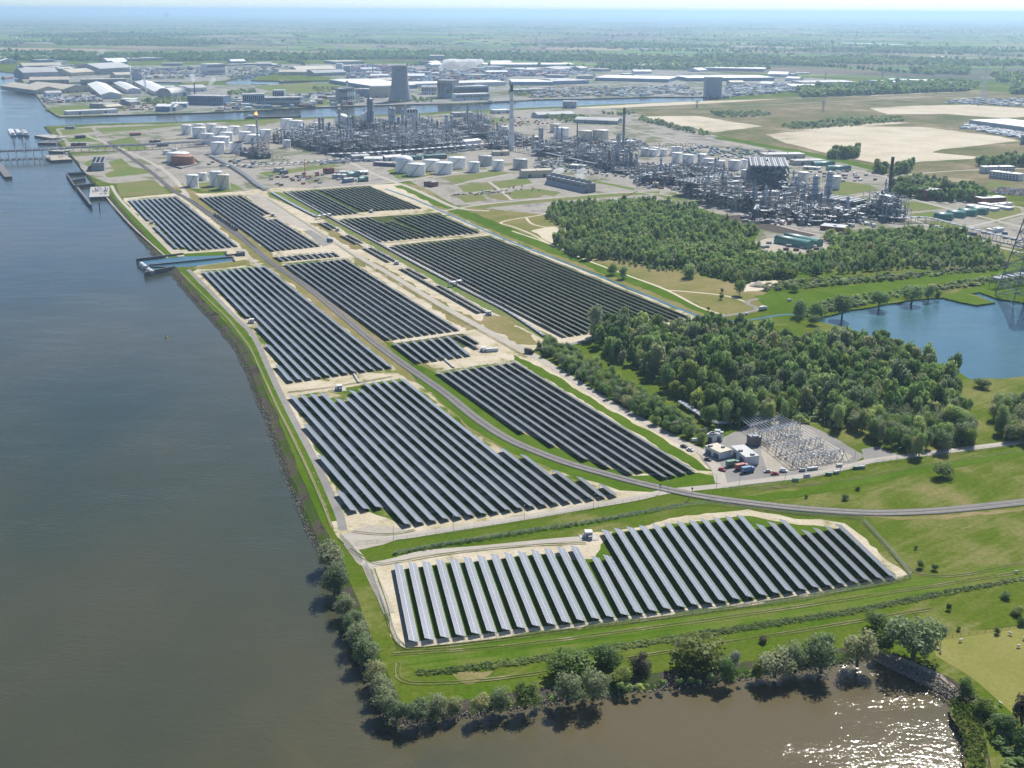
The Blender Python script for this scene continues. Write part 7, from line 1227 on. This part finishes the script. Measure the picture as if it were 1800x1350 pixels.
# ================================================================ smaller buildings of the plant
SB = [("shed", "long cream shed with shallow roof beside the cooling cells", (918, 313), (970, 311), 16, "wall_cream", "roof_beige", "gable", 301), ("brick_house", "small red brick house with annex on the plant road", (745, 327), (761, 329), 12, "brick_red", "roof_grey", "flat", 319), ("tent_hall", "white tent hall with peaked roof behind the bund tanks", (640, 284), (672, 284), 20, "wall_white", "roof_white", "gable", 279), ("tent_hall", "second white peaked hall behind the bund tanks", (678, 283), (708, 281), 20, "wall_white", "roof_white", "gable", 277), ("workshop", "dark grey workshop beside the white tent halls", (656, 291), (700, 294), 12, "steel_dark", "roof_grey", "flat", 285), ("workshop", "low green-grey long house above the bund tanks", (717, 282), (742, 281), 14, "roof_green", "roof_green", "flat", 276), ("workshop", "low dark long house above the bund tanks", (750, 281), (786, 279), 14, "steel_dark", "roof_green", "flat", 274), ("site_cabin", "stacked grey site cabins in the work yard", (584, 314), (606, 315), 10, "wall_grey", "roof_white", "flat", 307), ("site_cabin", "white site cabins behind the stacked grey ones", (594, 308), (612, 308), 10, "wall_white", "roof_white", "flat", 302), ("shed", "green arched shed in the work yard", (613, 312), (634, 311), 16, "roof_green", "roof_green", "arch", 308), ("shed", "white shed beside the green arched shed", (630, 308), (648, 307), 14, "wall_white", "roof_white", "gable", 303), ("brick_house", "red house group at the work yard", (572, 306), (588, 305), 12, "brick_red", "brick_red", "flat", 297), ("site_cabin", "blue-grey cabin at the near corner of the work yard", (607, 322), (622, 320), 8, "wall_blue", "roof_grey", "gable", 315), ("shed", "small green end shed of the work yard", (633, 320), (648, 319), 10, "roof_green", "roof_green", "arch", 315), ("site_cabin", "grey roofed hut above the lawn", (484, 303), (500, 302), 10, "wall_grey", "roof_grey", "flat", 297), ("site_cabin", "dark hut beside the grey roofed hut", (495, 307), (507, 306), 8, "steel_dark", "steel_grey", "flat", 301),
      ("jetty_office", "grey low office on the river lawn", (125, 258), (152, 257), 14, "brick_red", "roof_grey", "flat", 252), ("jetty_shed", "dark small sheds behind the river lawn office", (134, 244), (151, 243), 10, "steel_dark", "steel_grey", "flat", 239), ("jetty_shed", "blue pontoon shed on the plant tip", (114, 227), (131, 227), 8, "wall_blue", "roof_grey", "flat", 223), ("shed", "red roofed hut on the inner lawn", (231, 239), (248, 238), 10, "brick_red", "brick_red", "gable", 235), ("shed", "blue roofed hut by the inner tracks", (278, 258), (296, 257), 10, "wall_blue", "wall_blue", "gable", 252), ("shed", "red framed shed beside the blue roofed hut", (264, 253), (283, 252), 8, "brick_red", "roof_grey", "flat", 247),
      ("shed", "pale flat hall behind the tank line, plant side", (1345, 281), (1415, 280), 30, "wall_cream", "roof_grey", "flat", 272), ("shed", "grey flat hall near the sand flat", (1397, 291), (1449, 290), 24, "wall_cream", "roof_grey", "flat", 283), ("shed", "green arched tent along the sand flat", (1432, 292), (1468, 291), 14, "roof_green", "roof_green", "arch", 289), ("shed", "longer green arched tent along the sand flat", (1456, 300), (1496, 300), 14, "roof_green", "roof_green", "arch", 296), ("shed", "white shed below the green tents", (1411, 297), (1440, 299), 12, "wall_white", "roof_white", "flat", 293), ("shed", "white warehouse behind the slim dark chimney", (1077, 258), (1118, 256), 20, "wall_white", "roof_white", "flat", 250), ("shed", "pale green flat shed by the white cube", (1050, 290), (1078, 290), 12, "roof_green", "roof_beige", "flat", 285), ("shed", "grey storage block at the canal near the heath", (989, 190), (1013, 190.5), 20, "wall_grey", "roof_white", "flat", 178), ("shed", "blue-grey roof behind the pale halls by the canal", (798, 206), (832, 205), 30, "wall_grey", "roof_grey", "flat", 199), ("shed", "white roof at the canal bank", (869, 200), (900, 199), 30, "wall_white", "roof_white", "flat", 194), ("shed", "grey roofed halls behind the plant road trees", (945, 208), (1010, 206), 40, "wall_grey", "roof_grey", "gable", 202), ("shed", "long blue-grey roof beyond the cream tanks", (1010, 216), (1085, 219), 40, "wall_grey", "roof_grey", "gable", 210),
      ("green_tunnel", "first green arched tunnel store from the boiler house", (1640, 385), (1672, 388), 16, "roof_green", "roof_green", "arch", 380), ("green_tunnel", "second green arched tunnel store from the boiler house", (1662, 381), (1694, 384), 16, "roof_green", "roof_green", "arch", 376), ("green_tunnel", "third green arched tunnel store from the boiler house", (1682, 378), (1714, 381), 16, "roof_green", "roof_green", "arch", 373), ("green_tunnel", "fourth green arched tunnel store from the boiler house", (1702, 375), (1732, 378), 16, "roof_green", "roof_green", "arch", 370), ("green_tunnel", "front green tunnel store in the wood clearing", (1360, 427), (1418, 438), 12, "roof_green", "roof_green", "arch", 419), ("green_tunnel", "rear green tunnel store in the wood clearing", (1376, 422), (1434, 434), 12, "roof_green", "roof_green", "arch", 415), ("long_shed", "first long white roofed shed by the plant gate", (1697, 365), (1748, 372), 14, "wall_white", "roof_white", "flat", 361), ("long_shed", "second long white roofed shed by the plant gate", (1718, 361), (1772, 370), 12, "wall_white", "roof_white", "flat", 357), ("long_shed", "third white roofed shed by the plant gate", (1750, 365), (1780, 362), 10, "wall_white", "roof_white", "flat", 360), ("office_block", "brown two-storey office with flat roof by the gate", (1725, 359), (1768, 357), 16, "brick_red", "roof_white", "flat", 349), ("brick_house", "dark red brick house beside the tall trees", (1628, 352), (1655, 350), 18, "brick_red", "roof_grey", "flat", 335), ("brick_house", "low red brick house at the dark lot", (1441, 404), (1483, 408), 20, "brick_red", "steel_grey", "flat", 397), ("shed", "small dark hut beside the dark red brick house", (1597, 342), (1612, 341), 8, "steel_dark", "roof_grey", "flat", 338), ("site_cabin", "white caravan like cabin on the gate yard", (1742, 410), (1765, 407), 8, "wall_white", "roof_white", "flat", 404),
      ("office_block", "rear wing of the pale curved office", (1730, 305), (1783, 304), 16, "wall_white", "roof_white", "flat", 294), ("office_block", "front wing of the pale curved office with rows of windows", (1738, 312), (1790, 318), 16, "wall_white", "roof_white", "flat", 301), ("shed", "tall dark hut at the frame edge by the heath", (1797, 254), (1812, 254), 10, "wall_blue", "roof_grey", "flat", 238)]
for nm, lab, a, b_, c, wm, rm, sty, top in SB:
    bldg(nm, lab, a, b_, c, 8, wm, rm, sty, "building", None, 3 if "curved" in lab else (2 if "office" in lab or "dark red" in lab else 0), 2 if nm in ("shed", "workshop", "tent_hall") else 0, top)

# ================================================================ yards: cabins, containers, parked cars
park("parked_car", ((1736, 340), (1806, 346), (1737, 327)), 9, 22, "car", "of the office car park", "cars in the big office car park", "car", 1.57, None, .25, .92)
park("parked_car", ((806, 347), (880, 340), (806, 341)), 2, 14, "car", "on the contractor road", "cars on the contractor road", "car", .2, None, 2.5, .8); park("parked_car", ((880, 345), (960, 336), (882, 330)), 3, 9, "car", "near the cooling cell lawns", "cars near the lawns", "car", .4, None, 4, .6); park("parked_car", ((415, 290), (520, 284), (412, 280)), 4, 14, "car", "on the pipe line yard", "cars on the pipe line yard", "car", .3, None, 3, .55)
park("parked_car", ((1160, 262), (1240, 262), (1150, 252)), 4, 18, "car", "of the dusty car park", "cars in the dusty car park", "car", 1.57, None, .8, .8); park("parked_lorry", ((1035, 362), (1150, 352), (1035, 359)), 2, 16, "trailer", "above the upper wood", "dark trailers above the wood", "trailer", 1.57, {0: CONT["tank_grey"], 1: CONT["blue_paint"]}, .4, .9)
park("site_container", ((1170, 268), (1330, 282), (1150, 250)), 9, 17, "container", "of the camp behind the white tanks", "containers of the site camp", "container", .1, {k: CONT[k] for k in ("roof_green", "blue_paint", "wall_white", "roof_green", "wall_grey")}, 2.0, .62)
park("yard_container", ((490, 328), (640, 320), (480, 308)), 6, 14, "box", "of the dusty work yard", "boxes of the work yard", "container", .3, {k: CONT[k] for k in ("rust", "red_paint", "wall_white", "wall_grey", "tank_grey", "rust")}, 4.0, .45)
park("yard_container", ((1440, 322), (1560, 318), (1430, 302)), 5, 12, "box", "in the yard before the avenue trees", "boxes before the avenue trees", "container", .3, {k: CONT[k] for k in ("rust", "wall_grey", "wall_white", "tank_grey")}, 4.0, .5); park("yard_container", ((1320, 436), (1430, 446), (1330, 424)), 3, 10, "crate", "beside the clearing tunnel stores", "crates in the wood clearing", "crate", .3, {k: CONT[k] for k in ("wall_grey", "tank_grey", "rust")}, 4.0, .5)
park("yard_container", ((1640, 404), (1780, 425), (1660, 396)), 3, 12, "container", "on the gate yard", "containers on the gate yard", "container", .3, {k: CONT[k] for k in ("wall_white", "blue_paint", "wall_grey", "rust")}, 4.0, .4); park("yard_container", ((900, 224), (1000, 216), (895, 205)), 7, 14, "container", "beyond the tall chimney", "containers beyond the tall chimney", "container", .2, {k: CONT[k] for k in ("rust", "wall_white", "tank_grey", "red_paint")}, 4.0, .6)
park("yard_container", ((340, 290), (440, 296), (330, 278)), 3, 8, "box", "beside the rust red tank", "boxes beside the rust red tank", "box", .3, {k: CONT[k] for k in ("wall_grey", "tank_grey", "rust", "blue_paint")}, 5.0, .4)
park("port_container", ((216, 196), (322, 192), (205, 178)), 6, 26, "container", "on the port quay", "containers on the port quay", "container", .05, {0: CONT["rust"], 1: CONT["rust"], 2: CONT["red_paint"]}, 2.0, .6)
# countless port goods far off
def clutter(name, quads, n, cols, seed, hmin=2, hmax=7, smin=4, smax=16):
    r = random.Random(seed); b = MB()
    for q in quads:
        for k in range(n):
            u, v = r.random(), r.random(); P = G(*q[0]).lerp(G(*q[1]), u).lerp(G(*q[3]).lerp(G(*q[2]), u), v); h = r.uniform(hmin, hmax); b.box((P.x, P.y, h / 2 + .1), (r.uniform(smin, smax), r.uniform(smin, smax) * .6, h), r.choice(cols), r.choice((.2, .2, .3, 1.77)))
    tag(b.build(name), kind="stuff")
clutter("port_goods", [((78, 182), (180, 178), (170, 170), (74, 172)), ((400, 140), (480, 132), (560, 118), (400, 118))], 260, ["wall_white", "wall_grey", "rust", "roof_beige", "blue_paint", "tank_white"], 1); clutter("port_goods", [((690, 150), (890, 144), (880, 120), (690, 122)), ((610, 140), (690, 140), (690, 116), (620, 116)), ((890, 135), (1040, 132), (1030, 122), (880, 124))], 420, ["blue_paint", "wall_grey", "rust", "wall_white", "wall_blue", "red_paint", "wall_white"], 2, 3, 9, 6, 26)
clutter("port_goods", [((930, 172), (1240, 168), (1200, 152), (950, 156)), ((1270, 172), (1420, 160), (1400, 146), (1280, 150))], 420, ["wall_white", "tank_white", "wall_grey", "roof_beige", "tank_white", "wall_blue"], 3, 2, 8, 5, 18); clutter("port_goods", [((1480, 158), (1640, 152), (1640, 145), (1480, 149)), ((1660, 182), (1860, 190), (1860, 172), (1680, 175)), ((1690, 226), (1800, 245), (1800, 236), (1700, 219))], 240, ["wall_white", "wall_grey", "tank_grey", "wall_blue"], 4, 2, 5, 5, 16)
clutter("port_goods", [((240, 140), (360, 136), (360, 118), (240, 122)), ((30, 130), (180, 126), (180, 114), (30, 116)), ((380, 196), (640, 184), (620, 160), (400, 176))], 200, ["wall_white", "wall_grey", "roof_beige", "rust", "wall_blue", "tank_grey"], 5, 3, 9, 8, 28); clutter("plant_goods", [((560, 290), (700, 280), (860, 262), (600, 278)), ((780, 262), (1000, 262), (900, 232), (780, 236)), ((940, 300), (1130, 315), (1100, 285), (940, 280)), ((1110, 330), (1300, 345), (1300, 312), (1120, 300)), ((1300, 395), (1540, 400), (1540, 355), (1320, 350)), ((1000, 262), (1160, 270), (1120, 246), (1000, 240))], 330, ["steel_grey", "wall_grey", "silver_clad", "wall_white", "steel_dark", "rust", "tank_grey"], 6, 1, 5, 1.5, 8)
clutter("village_houses", [((0, 78), (500, 82), (500, 45), (0, 40)), ((500, 95), (1100, 96), (1100, 45), (500, 42)), ((1100, 100), (1800, 104), (1800, 48), (1100, 44))], 420, ["wall_white", "brick_red", "roof_white", "wall_cream", "roof_grey"], 7, 4, 9, 10, 60)
for i, (a, b_) in enumerate((((1472, 77), (1580, 80)), ((1684, 86), (1704, 86.5)), ((1743, 89), (1762, 89.5)), ((1636, 102), (1655, 102.5)), ((1136, 88), (1146, 88)), ((948, 82), (962, 82)), ((480, 77), (492, 77)))): bldg("greenhouse", f"{ORD[i]} white glinting greenhouse roof in the far fields", a, b_, 120, 6, "wall_white", "roof_white", "flat", "greenhouse", "far greenhouses")
# ================================================================ haze
hb = MB(); hb.box((0, 44000, 146), (150000, 100000, 310), "white_paint")
hz = hb.build("haze"); hz.data.materials.clear()
hm = bpy.data.materials.new("haze_air"); hm.use_nodes = True; hn = hm.node_tree.nodes; hn.clear()
ho = hn.new("ShaderNodeOutputMaterial"); hv = hn.new("ShaderNodeVolumePrincipled"); hv.inputs["Color"].default_value = (0.52, 0.74, 1.0, 1); hv.inputs["Density"].default_value = 5.6e-5
hv.inputs["Anisotropy"].default_value = 0.35
hm.node_tree.links.new(hv.outputs[0], ho.inputs["Volume"]); hz.data.materials.append(hm); tag(hz, kind="stuff")
